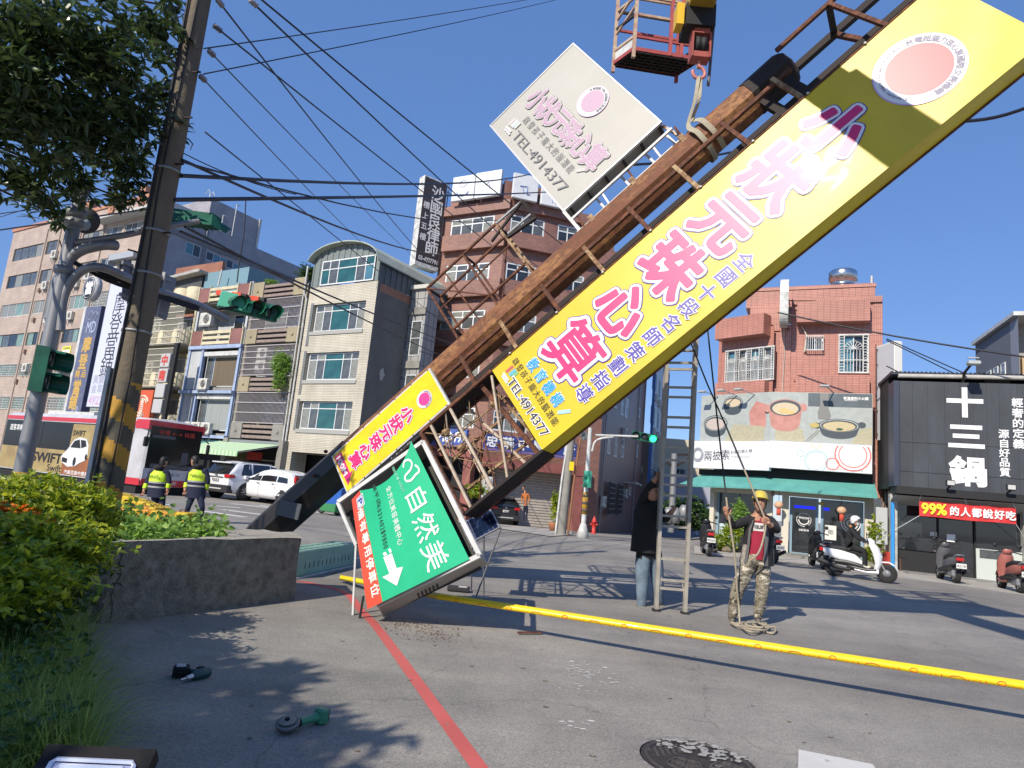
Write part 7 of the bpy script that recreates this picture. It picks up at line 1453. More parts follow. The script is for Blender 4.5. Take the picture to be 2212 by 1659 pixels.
MB().box((-2.6,-.03,2.4),(-.95,-.005,2.75)).build('route_panel',mat('panel blue',(.05,.05,.35),.5),bus); text(bus,MX.Translation(V((0,-.03,0))),'(03)357-9096',-1.75,2.57,1.45,.22,mat('bus yellow',(.75,.6,.05),.5),.03)
mb = MB(); mb.tube([(-2.7+.0,-.03,1.75),(-2.35,-.03,1.7),(-2.05,-.03,1.4),(-1.9,-.03,1.0),(-1.85,-.03,.7)],.09,4); mb.box((-2.75,-.05,1.1),(-2.0,-.022,1.25)); mb.box((-2.75,-.05,.64),(-1.5,-.022,.8)); mb.build('red_emblem',BR,bus)
for x in (-9.9,-8.3): MB().box((x,-.02,1.45),(x+.06,-.016,2.7)).build('window_post',BLACK,bus)
MB().box((-5.65,-.022,1.2),(-3.55,-.016,2.65)).build('advert_window',GOLD,bus)
K_ = mat('advert black',(.015,.015,.015),.5); text(bus,MX.Translation(V((0,-.022,0))),'SWIFT',-5.05,2.25,1.0,.24,K_,.03); text(bus,MX.Translation(V((0,-.016,0))),'SWIFT',-7.4,1.05,2.6,.42,K_,.03); text(bus,MX.Translation(V((0,-.016,0))),'Swift',-6.6,.62,1.2,.3,K_,.01); text(bus,MX.Translation(V((0,-.016,0))),'SUZUKI',-3.1,1.05,.7,.16,WHT,.02); text(bus,MX.Translation(V((0,-.016,0))),'汽車百貨中壢各店',-4.6,.52,2.2,.18,WHT,.01); text(bus,MX.Translation(V((0,-.017,0))),'遊客車轉站',-10.6,2.35,1.6,.3,WHT,.01)
AC_ = mat('advert car white',(.62,.63,.66),.4)
MB().add([(x,-.03,z) for x,z in ((-6.1,.95),(-6.15,1.2),(-5.7,1.55),(-5.35,1.95),(-4.9,2.08),(-4.35,2.02),(-4.1,1.75),(-4.05,1.35),(-4.15,1.1),(-4.6,.95),(-4.9,.8),(-5.5,.75))],[tuple(range(12))]).build('advert_car',AC_,bus)
mb = MB(); mb.add([(x,-.034,z) for x,z in ((-5.55,1.6),(-5.3,1.9),(-4.9,1.98),(-4.7,1.6))],[(0,1,2,3)]); mb.add([(x,-.034,z) for x,z in ((-4.65,1.6),(-4.8,1.97),(-4.4,1.95),(-4.25,1.7))],[(0,1,2,3)]); mb.add([(x,-.034,z) for x,z in ((-6.05,.95),(-6.05,1.15),(-5.6,1.1),(-5.6,.9))],[(0,1,2,3)])
for x,z,r in ((-5.0,1.0,.2),(-4.15,1.25,.13)): mb.add([(x+r*.6*math.cos(k*.5236),-.036,z+r*math.sin(k*.5236)) for k in range(12)],[tuple(range(12))])
mb.build('advert_car_glass',K_,bus)
# front
mb = MB()
for k in range(8):
    y0,y1 = .12+2.26*k/8,.12+2.26*(k+1)/8; f = lambda y: .02+.0*y; mb.add([(f(y0),y0,1.15),(f(y1),y1,1.15),(f(y1)-.1,y1,2.78),(f(y0)-.1,y0,2.78)],[(0,1,2,3)])
M_F = MX.Rotation(math.pi/2,4,'Z')
MB().prism([(.1,1.1),(.0,1.3),(.02,2.6),(.15,2.8),(2.35,2.8),(2.48,2.6),(2.5,1.3),(2.4,1.1)],.185,.2,ax=0) if False else mb.box((0.005,.1,1.05),(.03,2.4,2.78)).build('windscreen',BG,bus)
MB().box((.0,.05,.35),(.035,2.45,.62)).build('bumper',BR,bus)
MB().box((.0,.05,.62),(.03,2.45,1.05)).build('front_panel',BWt,bus)
text(bus,M_F @ MX.Translation(V((0,-.036,0))),'中壢 ←→ 桃園',1.25,2.55,1.6,.2,mat('led red dim',(.1,.01,.01),.5,emit=.12,ecol=(.8,.08,.05)),.005); text(bus,M_F @ MX.Translation(V((0,-.036,0))),'433-FT',1.35,.48,.4,.12,WHT,.02); text(bus,M_F @ MX.Translation(V((0,-.032,0))),'桃園客運',1.25,.85,.8,.14,mat('bus grey ink',(.2,.2,.24),.5),0)
for y in (.2,2.15): MB().bev((.0,y,.66),(.05,y+.2,.86),.03).build('head_lamp',HEAD,bus)
mb = MB(); mb.tube([(.0,.0,2.55),(.3,-.15,2.5),(.3,-.2,2.2)],.03,6); mb.bev((.25,-.3,1.9),(.35,-.1,2.3),.03); mb.build('mirror',BLACK,bus); mb = MB(); mb.tube([(.0,2.5,2.5),(.25,2.62,2.3)],.03,6); mb.bev((.2,2.55,1.85),(.3,2.7,2.25),.03); mb.build('mirror',BLACK,bus)
mb = MB(); mb.beam((.04,.5,1.15),(.04,1.1,1.3),.02); mb.beam((.04,1.5,1.15),(.04,2.0,1.35),.02); mb.build('wiper',BLACK,bus)
for nm,a,b in (('dashboard',(.031,.3,1.08),(.036,2.2,1.25)),('sun_visor',(.031,.2,2.3),(.035,1.2,2.42)),('driver_seat',(.031,1.6,1.3),(.035,1.9,1.8))): MB().box(a,b).build(nm,mat('bus interior grey',(.09,.09,.09),.7),bus)
for x in (-3.3,-9.3): MB().lathe((x,-.02,.5),[(.56,0),(.56,.02)],24,ax=(0,-1,0)).build('wheel_arch',BLACK,bus); wheel(bus,x,-.06,.48,.25,spokes=8)
# ---------------------------------------------------------------- scooters (x forward)
def scooter(label,loc,rz,col,side_col=None,tail=True,plate='NLC-1181',group=None,big=1.0):
    t = thing('motor_scooter',label,'scooter',loc,rz,group); t.scale = (big,)*3; C_ = mat(*col); C2 = mat(*(side_col or ('scooter dark plastic',(.02,.02,.022),.45)))
    for x in (-.62,.66):
        wheel(t,x,.06,.25,.12,spokes=5)
        MB().lathe((x,-.065,.25),[(.1,0),(.1,.01)],10,ax=(0,-1,0)).build('hub',GREY_M,t)
    def hull(secs,m,nm):
        rings = []
        for x,w,z0,z1 in secs: rings.append([(x,-w,z0+(z1-z0)*.3),(x,-w*.8,z0),(x,w*.8,z0),(x,w,z0+(z1-z0)*.3),(x,w,z1-(z1-z0)*.3),(x,w*.7,z1),(x,-w*.7,z1),(x,-w,z1-(z1-z0)*.3)])
        MB().loft(rings).build(nm,m,t)
    hull([(-.95,.05,.68,.75),(-.8,.13,.56,.78),(-.45,.17,.44,.74),(-.1,.16,.4,.66),(.08,.13,.36,.5)],C_,'tail_panel')
    hull([(-.9,.03,.7,.74),(-.8,.1,.72,.84),(-.4,.13,.7,.86),(0,.12,.64,.78),(.08,.1,.6,.72)],mat('scooter seat',(.015,.015,.016),.7),'seat')
    hull([(-.3,.15,.24,.44),(0,.17,.22,.36),(.3,.17,.22,.34),(.42,.15,.24,.4)],C2,'footboard')
    hull([(-.6,.178,.36,.5),(-.3,.182,.34,.52),(.0,.175,.3,.46),(.2,.16,.28,.36)],C2,'side_cover')
    hull([(-.1,.175,.24,.3),(.2,.18,.2,.27),(.48,.16,.2,.32)],C_,'floor_trim')
    rings = []
    for z,x,w,d in ((.3,.42,.15,.06),(.5,.48,.19,.08),(.75,.44,.2,.1),(.92,.36,.17,.1),(1.02,.3,.12,.07)): rings.append([(x-d,-w,z),(x+d*.3,-w*.9,z),(x+d,-w*.3,z),(x+d,w*.3,z),(x+d*.3,w*.9,z),(x-d,w,z)])
    MB().loft(rings).build('leg_shield',C_,t)
    rings = []
    for z,x,w,d in ((1.0,.3,.1,.08),(1.08,.27,.13,.1),(1.14,.22,.08,.06)): rings.append([(x-d,-w,z),(x+d,-w*.6,z),(x+d,w*.6,z),(x-d,w,z)])
    MB().loft(rings).build('handlebar_cowl',C_,t)
    MB().tube([(.12,-.34,1.02),(.22,-.2,1.06),(.22,.2,1.06),(.12,.34,1.02)],.018,6).build('handlebar',TRIM,t)
    for s in (-1,1): mb = MB(); mb.tube([(.2,s*.2,1.06),(.2,s*.28,1.2)],.008,5); mb.lathe((.2,s*.3,1.24),[(.01,-.01),(.06,0),(.05,.015)],10,ax=(1,0,0)); mb.build('mirror',TRIM,t)
    mb = MB(); mb.tube([(.42,.07,.7),(.66,.07,.25)],.022,6); mb.tube([(.42,-.07,.7),(.66,-.07,.25)],.022,6); mb.build('fork',GREY_M,t)
    rings = []
    for a in (20,50,80,110,140): x,z = .66+.29*math.cos(R_(a)),.25+.29*math.sin(R_(a)); rings.append([(x,-.07,z-.0),(x,-.05,z+.03),(x,.05,z+.03),(x,.07,z)])
    MB().loft(rings).build('front_mudguard',C_,t)
    MB().tube([(-.2,-.16,.25),(-.5,-.17,.27),(-.62,-.17,.3),(-.98,-.18,.42)],[.03,.05,.06,.055],8).build('exhaust',TRIM,t); MB().bev((-.72,-.14,.18),(-.2,.12,.38),.04).build('engine',GREY_M,t)
    MB().bev((.44,-.1,.62),(.56,.1,.72),.03).build('head_lamp',HEAD,t); MB().bev((-1.0,-.1,.66),(-.9,.1,.76),.02).build('tail_lamp',TAIL,t)
    mb = MB(); mb.box((-1.06,-.13,.46),(-1.04,.13,.6)); p = mb.build('number_plate',PLATE,t); MB().beam((-.92,0,.64),(-1.04,0,.55),.04).build('plate_holder',TRIM,t)
    mb = MB(); put(mb,plate,lambda u,v,l: V((-1.061-l,-u,v)),0,.53,.22,.07,bev=.02); mb.build('plate_text',TRIM,p)
    MB().tube([(-.85,.12,.78),(-.98,.1,.84),(-.98,-.1,.84),(-.85,-.12,.78)],.014,6).build('grab_rail',GREY_M,t)
    return t
SW = ('scooter white',(.68,.69,.7),.25,0,0,3,None,0,40,.5,0,.8)
fw_ = gp(1917,1260,0); rw = at(1800,1240,18.35); rw.z = 0; md = rw.lerp(fw_,.49); ang = math.atan2(fw_.y-rw.y,fw_.x-rw.x); SB = (fw_-rw).length/1.28
rid_sc = scooter('white scooter being ridden to the right past the hotpot shop, black exhaust on its side',md,ang,SW,big=SB*.97)
for lab,(x,y),rz,col in (('black scooter parked tail out behind the helmeted worker, left of his arm',(1533,1203),R_(80),('scooter black',(.02,.02,.024),.25)),('black scooter with pink seat cover parked right behind the helmeted worker',(1628,1208),R_(72),('scooter black',(.02,.02,.024),.25)),('dark scooter with white plate parked at the left side of the shop door',(1678,1220),R_(95),('scooter grey',(.06,.065,.07),.3)),('black scooter with red lamp parked just left of the moving white scooter',(1785,1232),R_(80),('scooter black',(.02,.02,.024),.25)),('grey black scooter parked alone in front of the restaurant glass',(2072,1262),R_(74),('scooter gunmetal',(.1,.1,.11),.3)),('red and silver scooter parked at the right edge of the picture',(2214,1284),R_(72),('scooter red silver',(.35,.12,.1),.35))):
    g_ = gp(x,y,0); d = V((math.cos(rz),math.sin(rz),0)); scooter(lab,g_+d*.85,rz,col,plate=('NLY-7251','MLV-9931','NLC-1181','MXT-6310','NMZ-8721','NBA-6130')[hash(lab) % 6 if False else int(x) % 6],group='scooters parked in front of the shops')
# ---------------------------------------------------------------- people
SKIN = mat('skin',(.42,.22,.14),.55,noise=.2,nscale=10,col2=(.38,.19,.12)); HAIR = mat('hair black',(.008,.007,.007),.6)
def skin_mesh(vs,es,rs,sub=2):
    me = bpy.data.meshes.new('p'); me.from_pydata([tuple(v) for v in vs],es,[]); o = bpy.data.objects.new('p',me); COL.objects.link(o)
    m = o.modifiers.new('s','SKIN'); m.use_smooth_shade = True; m.branch_smoothing = .3
    for i,r in enumerate(rs): sv = me.skin_vertices[0].data[i]; sv.radius = r if isinstance(r,tuple) else (r,r); sv.use_root = (i == 0)
    u = o.modifiers.new('u','SUBSURF'); u.levels = sub
    me2 = bpy.data.meshes.new_from_object(o.evaluated_get(bpy.context.evaluated_depsgraph_get())); V_ = [v.co.copy() for v in me2.vertices]; F_ = [tuple(p.vertices) for p in me2.polygons]
    bpy.data.objects.remove(o); bpy.data.meshes.remove(me); bpy.data.meshes.remove(me2); return V_,F_
def segd(p,a,b):
    d = b-a; t = max(0,min(1,(p-a).dot(d)/max(d.length_squared,1e-9))); return (p-(a+d*t)).length
def person(label,J,s,face,look,mats,group=None,hair=HAIR,bulk=1.0,fingers=True,coat=0,loose=1.0,hairlong=0):
    """J: joints in world metres (pelvis chest neck head shL elL wrL shR elR wrR hipL knL anL hipR knR anR); s: body scale; face: way the body faces; look: way the head faces
    mats: torso, sleeve, hand, trousers, shoe"""
    g = V((J['pelvis'].x,J['pelvis'].y,min(J['anL'].z,J['anR'].z)-.07*s)); t = thing('person',label,'person',g,0,group); f = face.normalized(); side_ = f.cross(V((0,0,1))).normalized()
    P = {k: v-g for k,v in J.items()}; waist = P['pelvis'].lerp(P['chest'],.45); hipm = P['pelvis']
    names = []; vs = []; rs_ = []; es = []
    def add(n,p,r,par=None):
        names.append(n); vs.append(p); rs_.append(r if isinstance(r,tuple) else (r*s,r*s) if True else 0); 
        if par is not None: es.append((names.index(par),len(names)-1))
    b = bulk
    add('pelvis',hipm,(.155*s*b,.125*s*b)); add('waist',waist,(.15*s*b,.115*s*b),'pelvis'); add('chest',P['chest'],(.17*s*b,.125*s*b),'waist'); add('neck',P['neck'],(.065*s,.06*s),'chest')
    nk = P['neck'].lerp(P['head'],.45); add('nk2',nk,.052,'neck')
    for q in 'LR':
        sh = P['sh'+q]; add('sh'+q,sh,.075*b,'chest'); add('um'+q,sh.lerp(P['el'+q],.5),.062*b,'sh'+q); add('el'+q,P['el'+q],.05*b,'um'+q); add('fm'+q,P['el'+q].lerp(P['wr'+q],.4),.05*b,'el'+q); add('wr'+q,P['wr'+q],.032*b if not coat else .036*b,'fm'+q)
        dr = (P['wr'+q]-P['el'+q]).normalized(); hd_ = P['wr'+q]+dr*.07*s; add('pa'+q,hd_,(.042*s,.022*s),'wr'+q)
        hp = P['hip'+q]; add('hip'+q,hp,.1*loose,'pelvis'); add('th'+q,hp.lerp(P['kn'+q],.5),.085*loose,'hip'+q); add('kn'+q,P['kn'+q],.065*loose,'th'+q); add('ca'+q,P['kn'+q].lerp(P['an'+q],.35),.064*loose,'kn'+q); add('an'+q,P['an'+q],.045*loose,'ca'+q)
        toe = P['an'+q]+f*.13*s+V((0,0,-.045*s)); 
        if 'toe'+q in P: toe = P['toe'+q]
        add('he'+q,P['an'+q]+V((0,0,-.03*s))-f*.02*s,.042,'an'+q); add('to'+q,toe,(.045*s,.03*s),'he'+q)
    V_,F_ = skin_mesh(vs,es,rs_)
    ix = {n: i for i,n in enumerate(names)}; seg = []
    for a,c in es:
        n = names[c]; k = 0
        if n[:2] in ('sh','um','el','fm') or n[:2] == 'wr': k = 1
        if n[:2] == 'pa': k = 2
        if n[:2] in ('th','kn','ca','an') or n[:3] == 'hip': k = 3
        if n[:2] in ('he','to'): k = 4
        if n == 'nk2': k = 2
        seg.append((vs[a],vs[c],k))
    mb = MB(); mb.sm = True; mb.v = V_; hem = waist.z*.25+hipm.z*.75
    for fc in F_:
        c = sum((V_[i] for i in fc),V())/len(fc); k = min(seg,key=lambda q: segd(c,q[0],q[1]) - (.02 if q[2] == 2 else 0))[2]
        if k == 0 and c.z < hem and not coat: k = 3
        if k == 3 and coat and c.z > hipm.z-coat*s: k = 0
        m = mats[k]; 
        if m not in mb.ms: mb.ms.append(m)
        mb.f.append(list(fc)); mb.mi.append(mb.ms.index(m)); mb.smooth.append(True)
    # head: skull, jaw, nose, ears, eyes, mouth in the same mesh
    h = P['head']; lk = look.normalized(); rt = lk.cross(V((0,0,1))).normalized(); up = rt.cross(lk).normalized(); HM = MX((rt,lk,up)).transposed().to_4x4(); HM.translation = h
    mb.sm = True; n = 16; rings = []
    for z,w_,fr_,bk in ((-.125,.03,.05,.0),(-.115,.048,.078,.01),(-.085,.06,.09,.045),(-.05,.068,.092,.075),(-.01,.074,.093,.092),(.03,.077,.095,.1),(.07,.072,.085,.095),(.1,.055,.06,.075),(.12,.025,.025,.035)):
        rings.append([V((w_*math.cos(2*math.pi*k/n),(fr_ if math.sin(2*math.pi*k/n) > 0 else bk)*math.sin(2*math.pi*k/n),z))*s for k in range(n)])
    mb.use(SKIN); mb.loft(rings,M=HM)
    mb.loft([[V((.006*math.cos(a),.09+.004*math.sin(a),.02))*s for a in (0,1.57,3.14,4.71)],[V((.016*math.cos(a),.108+.012*math.sin(a),-.028))*s for a in (0,1.57,3.14,4.71)],[V((.012*math.cos(a),.092+.005*math.sin(a),-.038))*s for a in (0,1.57,3.14,4.71)]],M=HM)
    for q in (-1,1): mb.lathe(V((q*.076,-.005,.0))*s,[(.022*s,-.006*s),(.03*s,0),(.018*s,.01*s)],8,ax=(q,-.4,0),M=HM)
    mb.use(HAIR)
    for q in (-1,1): mb.box(V((q*.031-.016,.087,.008))*s,V((q*.031+.016,.094,.02))*s,M=HM); mb.box(V((q*.031-.018,.088,.03))*s,V((q*.031+.018,.096,.036))*s,M=HM)
    mb.use(mat('lips',(.3,.1,.08),.5)); mb.box(V((-.022,.082,-.065))*s,V((.022,.093,-.056))*s,M=HM)
    mb.build('body',None,t)
    if fingers:
        for q in 'LR':
            w = P['wr'+q]; dr = (w-P['el'+q]).normalized(); pal = w+dr*.085*s; cu = J.get('curl'+q,V((0,0,0))); cu = (V(cu) if cu.length > 0 else -f).normalized(); ac = dr.cross(cu).normalized()
            mb = MB()
            for i,(o_,L_) in enumerate(((-.03,.06),(-.01,.07),(.01,.066),(.03,.052))):
                a = pal+ac*o_*s; p1 = a+dr*.03*s+cu*.012*s; p2 = p1+(cu*.8+dr*.35).normalized()*L_*.5*s; p3 = p2+(cu*.35-dr*.8).normalized()*L_*.45*s; mb.tube([a-dr*.02*s,p1,p2,p3],[.0105*s,.0105*s,.0095*s,.007*s],6)
            a = w+dr*.035*s-ac*.03*s; mb.tube([a,a+(-ac*.6+dr*.5+cu*.5)*.035*s,a+(-ac*.3+dr*.7+cu*1.0)*.06*s],[.013*s,.012*s,.009*s],6); mb.build('fingers',mats[2],t)
    if hair:
        mb = MB(); mb.sm = True; rings = []
        for z,w_,fr_,bk in ((-.05-hairlong,.07,-.02,.085),(-.0,.082,.0,.108),(.04,.084,.075,.11),(.08,.08,.095,.105),(.115,.062,.07,.085),(.137,.03,.03,.04)):
            rings.append([V((w_*math.cos(2*math.pi*k/n),(fr_ if math.sin(2*math.pi*k/n) > 0 else bk)*math.sin(2*math.pi*k/n),z))*s for k in range(n)])
        mb.loft(rings,M=HM); mb.build('hair',hair,t)
    return t,HM,P,g
def pj(Y,**k): return {n: at(x,y,Y+d) for n,(x,y,d) in k.items()}
def camo():
    m = bpy.data.materials.new('camouflage cloth'); m.use_nodes = True; n = m.node_tree.nodes; l = m.node_tree.links; b = n['Principled BSDF']; b.inputs['Roughness'].default_value = .9; tc = n.new('ShaderNodeTexCoord')
    t = n.new('ShaderNodeTexNoise'); t.inputs['Scale'].default_value = 7; t.inputs['Detail'].default_value = 2.5; t.inputs['Distortion'].default_value = 1.2; mp = n.new('ShaderNodeMapping'); mp.inputs['Scale'].default_value = (1.2,1.2,2.2); l.new(tc.outputs['Object'],mp.inputs[0]); l.new(mp.outputs[0],t.inputs['Vector'])
    r = n.new('ShaderNodeValToRGB'); r.color_ramp.interpolation = 'CONSTANT'; e = r.color_ramp.elements; e[0].position = 0; e[0].color = (.05,.045,.035,1); e[1].position = .4; e[1].color = (.15,.13,.095,1)
    for p,c in ((.5,(.27,.235,.18,1)),(.56,(.13,.12,.09,1)),(.61,(.5,.46,.38,1))): q = e.new(p); q.color = c
    l.new(t.outputs['Fac'],r.inputs[0]); l.new(r.outputs[0],b.inputs['Base Color']); t2 = n.new('ShaderNodeTexNoise'); t2.inputs['Scale'].default_value = 11; l.new(tc.outputs['Object'],t2.inputs['Vector']); bp = n.new('ShaderNodeBump'); bp.inputs['Strength'].default_value = .8; bp.inputs['Distance'].default_value = .03; l.new(t2.outputs['Fac'],bp.inputs['Height']); l.new(bp.outputs[0],b.inputs['Normal']); return m
CAMO = camo(); BLKC = mat('black cloth',(.013,.013,.015),.9,bump=.6,bscale=9); REDC = mat('crimson shirt',(.3,.012,.04),.85,noise=.4,nscale=3,col2=(.24,.01,.03),bump=.5,bscale=8); SHOE = mat('dusty shoe',(.17,.15,.12),.9,noise=.7,nscale=20,col2=(.09,.08,.07)); JEAN = mat('pale denim',(.19,.26,.33),.9,noise=.8,nscale=5,col2=(.07,.1,.14),bump=.6,bscale=12)
# worker with the rope
Y = 9.35
J = pj(Y,pelvis=(1634,1212,.02),chest=(1640,1145,.02),neck=(1641,1113,.02),head=(1642,1087,-.02),shL=(1614,1124,.03),elL=(1583,1137,-.1),wrL=(1572,1114,-.2),shR=(1668,1124,.03),elR=(1681,1148,-.16),wrR=(1662,1132,-.3),hipL=(1620,1218,0),knL=(1594,1270,-.05),anL=(1581,1333,.02),hipR=(1648,1218,0),knR=(1648,1268,-.12),anR=(1637,1334,-.08))
J['curlL'] = V((.6,.2,.6)); J['curlR'] = V((-.6,.5,.3))
t,HM,P,g = person('worker in yellow helmet, red shirt and camouflage trousers pulling a rope',J,1.02,V((-.25,-1,0)),V((-.35,-1,.22)),[REDC,BLKC,SKIN,CAMO,SHOE],loose=1.42,bulk=1.06)
s = 1.02
mb = MB(); mb.sm = True; n = 20; rings = []
for z,w_,d in ((.03,.118,.14),(.036,.1,.12),(.07,.098,.118),(.11,.085,.1),(.14,.06,.07),(.155,.02,.02)): rings.append([V((w_*math.cos(2*math.pi*k/n),d*math.sin(2*math.pi*k/n)*(1.12 if z < .035 and math.sin(2*math.pi*k/n) > 0 else 1),z))*s*1.08 for k in range(n)])
mb.loft(rings,M=HM @ MX.Translation(V((0,0,.012)))); mb.build('helmet',mat('helmet yellow',(.55,.43,.07),.35,coat=.3),t)
mb = MB(); 
for q in (-1,1): mb.tube([HM @ V((q*.085,.02,.04)),HM @ V((q*.08,.04,-.06)),HM @ V((0,.075,-.135))],.006,4)
mb.build('chin_strap',TRIM,t)
def shell(parent,nm,m,rows,n=14):
    mb = MB(); mb.sm = True
    vs = []
    for r in rows: vs += r
    k = len(rows[0]); mb.add(vs,[(i*k+j,i*k+j+1,(i+1)*k+j+1,(i+1)*k+j) for i in range(len(rows)-1) for j in range(k-1)]); return mb.build(nm,m,parent)
# open jacket: two front panels and a back
fv = V((-.25,-1,0)).normalized(); sv = fv.cross(V((0,0,1))).normalized(); pel,chs = P['pelvis'],P['chest']
def arc(c,rx,ry,a0,a1,k=9): return [c+sv*rx*math.cos(R_(a0+(a1-a0)*i/(k-1)))+fv*ry*math.sin(R_(a0+(a1-a0)*i/(k-1))) for i in range(k)]
top,mid,bot = chs+V((0,0,.13)),chs.lerp(pel,.5),pel+V((0,0,-.04))
PAT = mat('jacket pattern',(.5,.45,.4),.9,noise=1,nscale=13,col2=(.04,.03,.03))
for nm,a0,a1,m in (('jacket_back',180,360,BLKC),('jacket_front',122,184,BLKC),('jacket_front',-4,44,BLKC),('jacket_panel',12,40,PAT),('jacket_panel',158,178,PAT)):
    k_ = .004 if m is PAT else 0; shell(t,nm,m,([] if m is PAT else [arc(top,.17,.12,a0,a1),arc(chs,.205,.16,a0,a1)])+[arc(mid,.2+k_,.165+k_,a0,a1),arc(bot,.23+k_,.2+k_,a0,a1)])
for a0,a1 in ((106,122),(44,54)): shell(t,'jacket_lining',mat('jacket grey',(.1,.1,.105),.9),[arc(top,.15,.13,a0,a1),arc(chs,.215,.175,a0,a1),arc(mid,.215,.18,a0,a1),arc(bot,.25,.215,a0,a1)])
mb = MB(); vs = arc(chs+V((0,0,.1)),.165,.15,62,102,6)+arc(chs+V((0,0,-.01)),.185,.168,58,104,6); mb.add(vs,[(i,i+1,7+i,6+i) for i in range(5)]); mb.build('shirt_panel',mat('shirt white',(.55,.53,.53),.8),t)
mb = MB(); mb2 = chs+V((0,0,.045)); put(mb,'TRUST',lambda u,v,l: mb2+fv*(.168+l)-sv*u*-1+V((0,0,v))+sv*.02,0,0,.15,.05,bev=.03); mb.build('shirt_print',TRIM,t)
shell(t,'shirt_front',REDC,[arc(chs+V((0,0,-.01)),.185,.166,58,106),arc(mid,.18,.165,56,108),arc(pel+V((0,0,.03)),.185,.165,54,108)])
# rope
ROP = mat('rope hemp',(.42,.37,.28),.95,noise=.8,nscale=60,col2=(.24,.2,.14)); ROPD = mat('rope dark',(.03,.03,.035),.9)
hl_,hr_ = J['wrL'],J['wrR']; r1 = thing('pull_rope','pale rope from the helmeted worker up to the sign, slack piled at his feet','rope')
A1 = at(1528,706,9.35); A2 = at(1531,700,9.3); hl2 = at(1572,1104,9.12); hr2 = at(1655,1126,9.02)
for a,b,m1,m2,k_ in ((A1,hl2,ROPD,ROP,.93),(at(1490,735,9.4),hr2,ROPD,ROP,.5)):
    q = a.lerp(b,k_); MB().tube([a,a.lerp(q,.5)-V((0,0,.03)),q],.012,6).build('upper_rope',m1,r1); MB().tube([q,b],.014,6).build('lower_rope',m2,r1)
gz0 = lambda x,y,Y=9.2: V((gp(x,y,0).x,gp(x,y,0).y,.015))
mb = MB(); mb.tube(cr([hl2,at(1580,1150,9.1),at(1588,1210,9.1),at(1592,1270,9.15),at(1596,1310,9.2),gz0(1598,1352)],6),.014,6); mb.tube(cr([hr2,at(1650,1160,9.0),at(1638,1195,8.98),at(1618,1212,9.05)],6),.014,6); mb.build('rope_end',ROP,r1)
rs = random.Random(14); pts = [gz0(1598,1352)]
for x,y in ((1578,1348),(1590,1360),(1620,1362),(1648,1366),(1640,1352),(1605,1350),(1612,1366),(1650,1370),(1660,1358),(1625,1352),(1640,1362),(1674,1364),(1668,1372),(1635,1362),(1610,1358),(1655,1352),(1640,1370),(1618,1374),(1600,1362)): p = gz0(x,y); p.z = .015+rs.uniform(0,.05); pts.append(p)
MB().tube(cr(pts,6),.014,6).build('rope_pile',ROP,r1)
# ladder
t = thing('ladder','tall grey aluminium ladder standing against the fallen frame','ladder'); LM = mat('ladder metal',(.42,.39,.33),.55,.2,noise=.8,nscale=6,col2=(.27,.24,.2)); Lt,Rt,Lb,Rb = at(1440,735,9.75),at(1503,735,9.75),gp(1417,1320,0),gp(1479,1326,0)
Lt = at(1444,700,9.75); Rt = at(1506,700,9.75); q1 = Lb.lerp(Lt,.45); q2 = Rb.lerp(Rt,.45)
for a,b in ((Lb,Lt),(Rb,Rt)): MB().beam(a,b,.05,.075,up=(0,1,0)).build('side_rail',LM,t); MB().beam(a.lerp(b,.27)+V((.0,.07,0)),b+V((0,.07,.0)),.045,.06,up=(0,1,0)).build('fly_rail',LM,t); MB().box(a+V((-.05,-.06,0)),a+V((.05,.06,.03))).build('rubber_foot',RUBBER,t)
ys = [1275,1258,1215,1148,1126,1083,1060,1040,1007,980,935,913,868,846,805,790,762]
for y in ys: k = (1322-y)/(1322-700); a,b = Lb.lerp(Lt,k),Rb.lerp(Rt,k); MB().beam(a,b,.035,.045 if int(y)%2 else .03,up=(0,1,0)).build('rung',LM,t)
for s_ in (0,1): a,b = (Lb.lerp(Lt,.075),Lb.lerp(Rb,.9).lerp(Lt.lerp(Rt,.9),.02)) if False else (Lb.lerp(Lt,.11).lerp(Rb.lerp(Rt,.11),.15+.7*s_),(Lb if not s_ else Rb).lerp((Lt if not s_ else Rt),.03)); MB().beam(a,b,.015).build('brace',LM,t)
# man behind the ladder
Y = 10.0
J = pj(Y,pelvis=(1400,1195,0),chest=(1396,1105,0),neck=(1400,1072,0),head=(1408,1062,-.12),shL=(1384,1090,0),elL=(1398,1058,-.15),wrL=(1415,1036,-.22),shR=(1420,1088,.02),elR=(1436,1125,-.15),wrR=(1449,1108,-.25),hipL=(1388,1195,0),knL=(1387,1258,0),anL=(1386,1315,0),hipR=(1414,1195,.1),knR=(1420,1255,.1),anR=(1424,1305,.2))
t,HM,P,g = person('man in black coat and pale jeans holding the ladder, reaching up with one arm',J,1.06,V((.5,-1,0)),V((.75,-.75,-.05)),[BLKC,BLKC,SKIN,JEAN,SHOE],bulk=1.12,loose=1.4,coat=.06)
shell(t,'coat',BLKC,[[P['chest']+V((.2*math.cos(a)*k1,.16*math.sin(a)*k1,dz)) for a in [k*.3307 for k in range(20)]] for k1,dz in ((.75,.12),(.95,.0),(.98,-.25),(1.0,-.5),(1.03,-.6))])
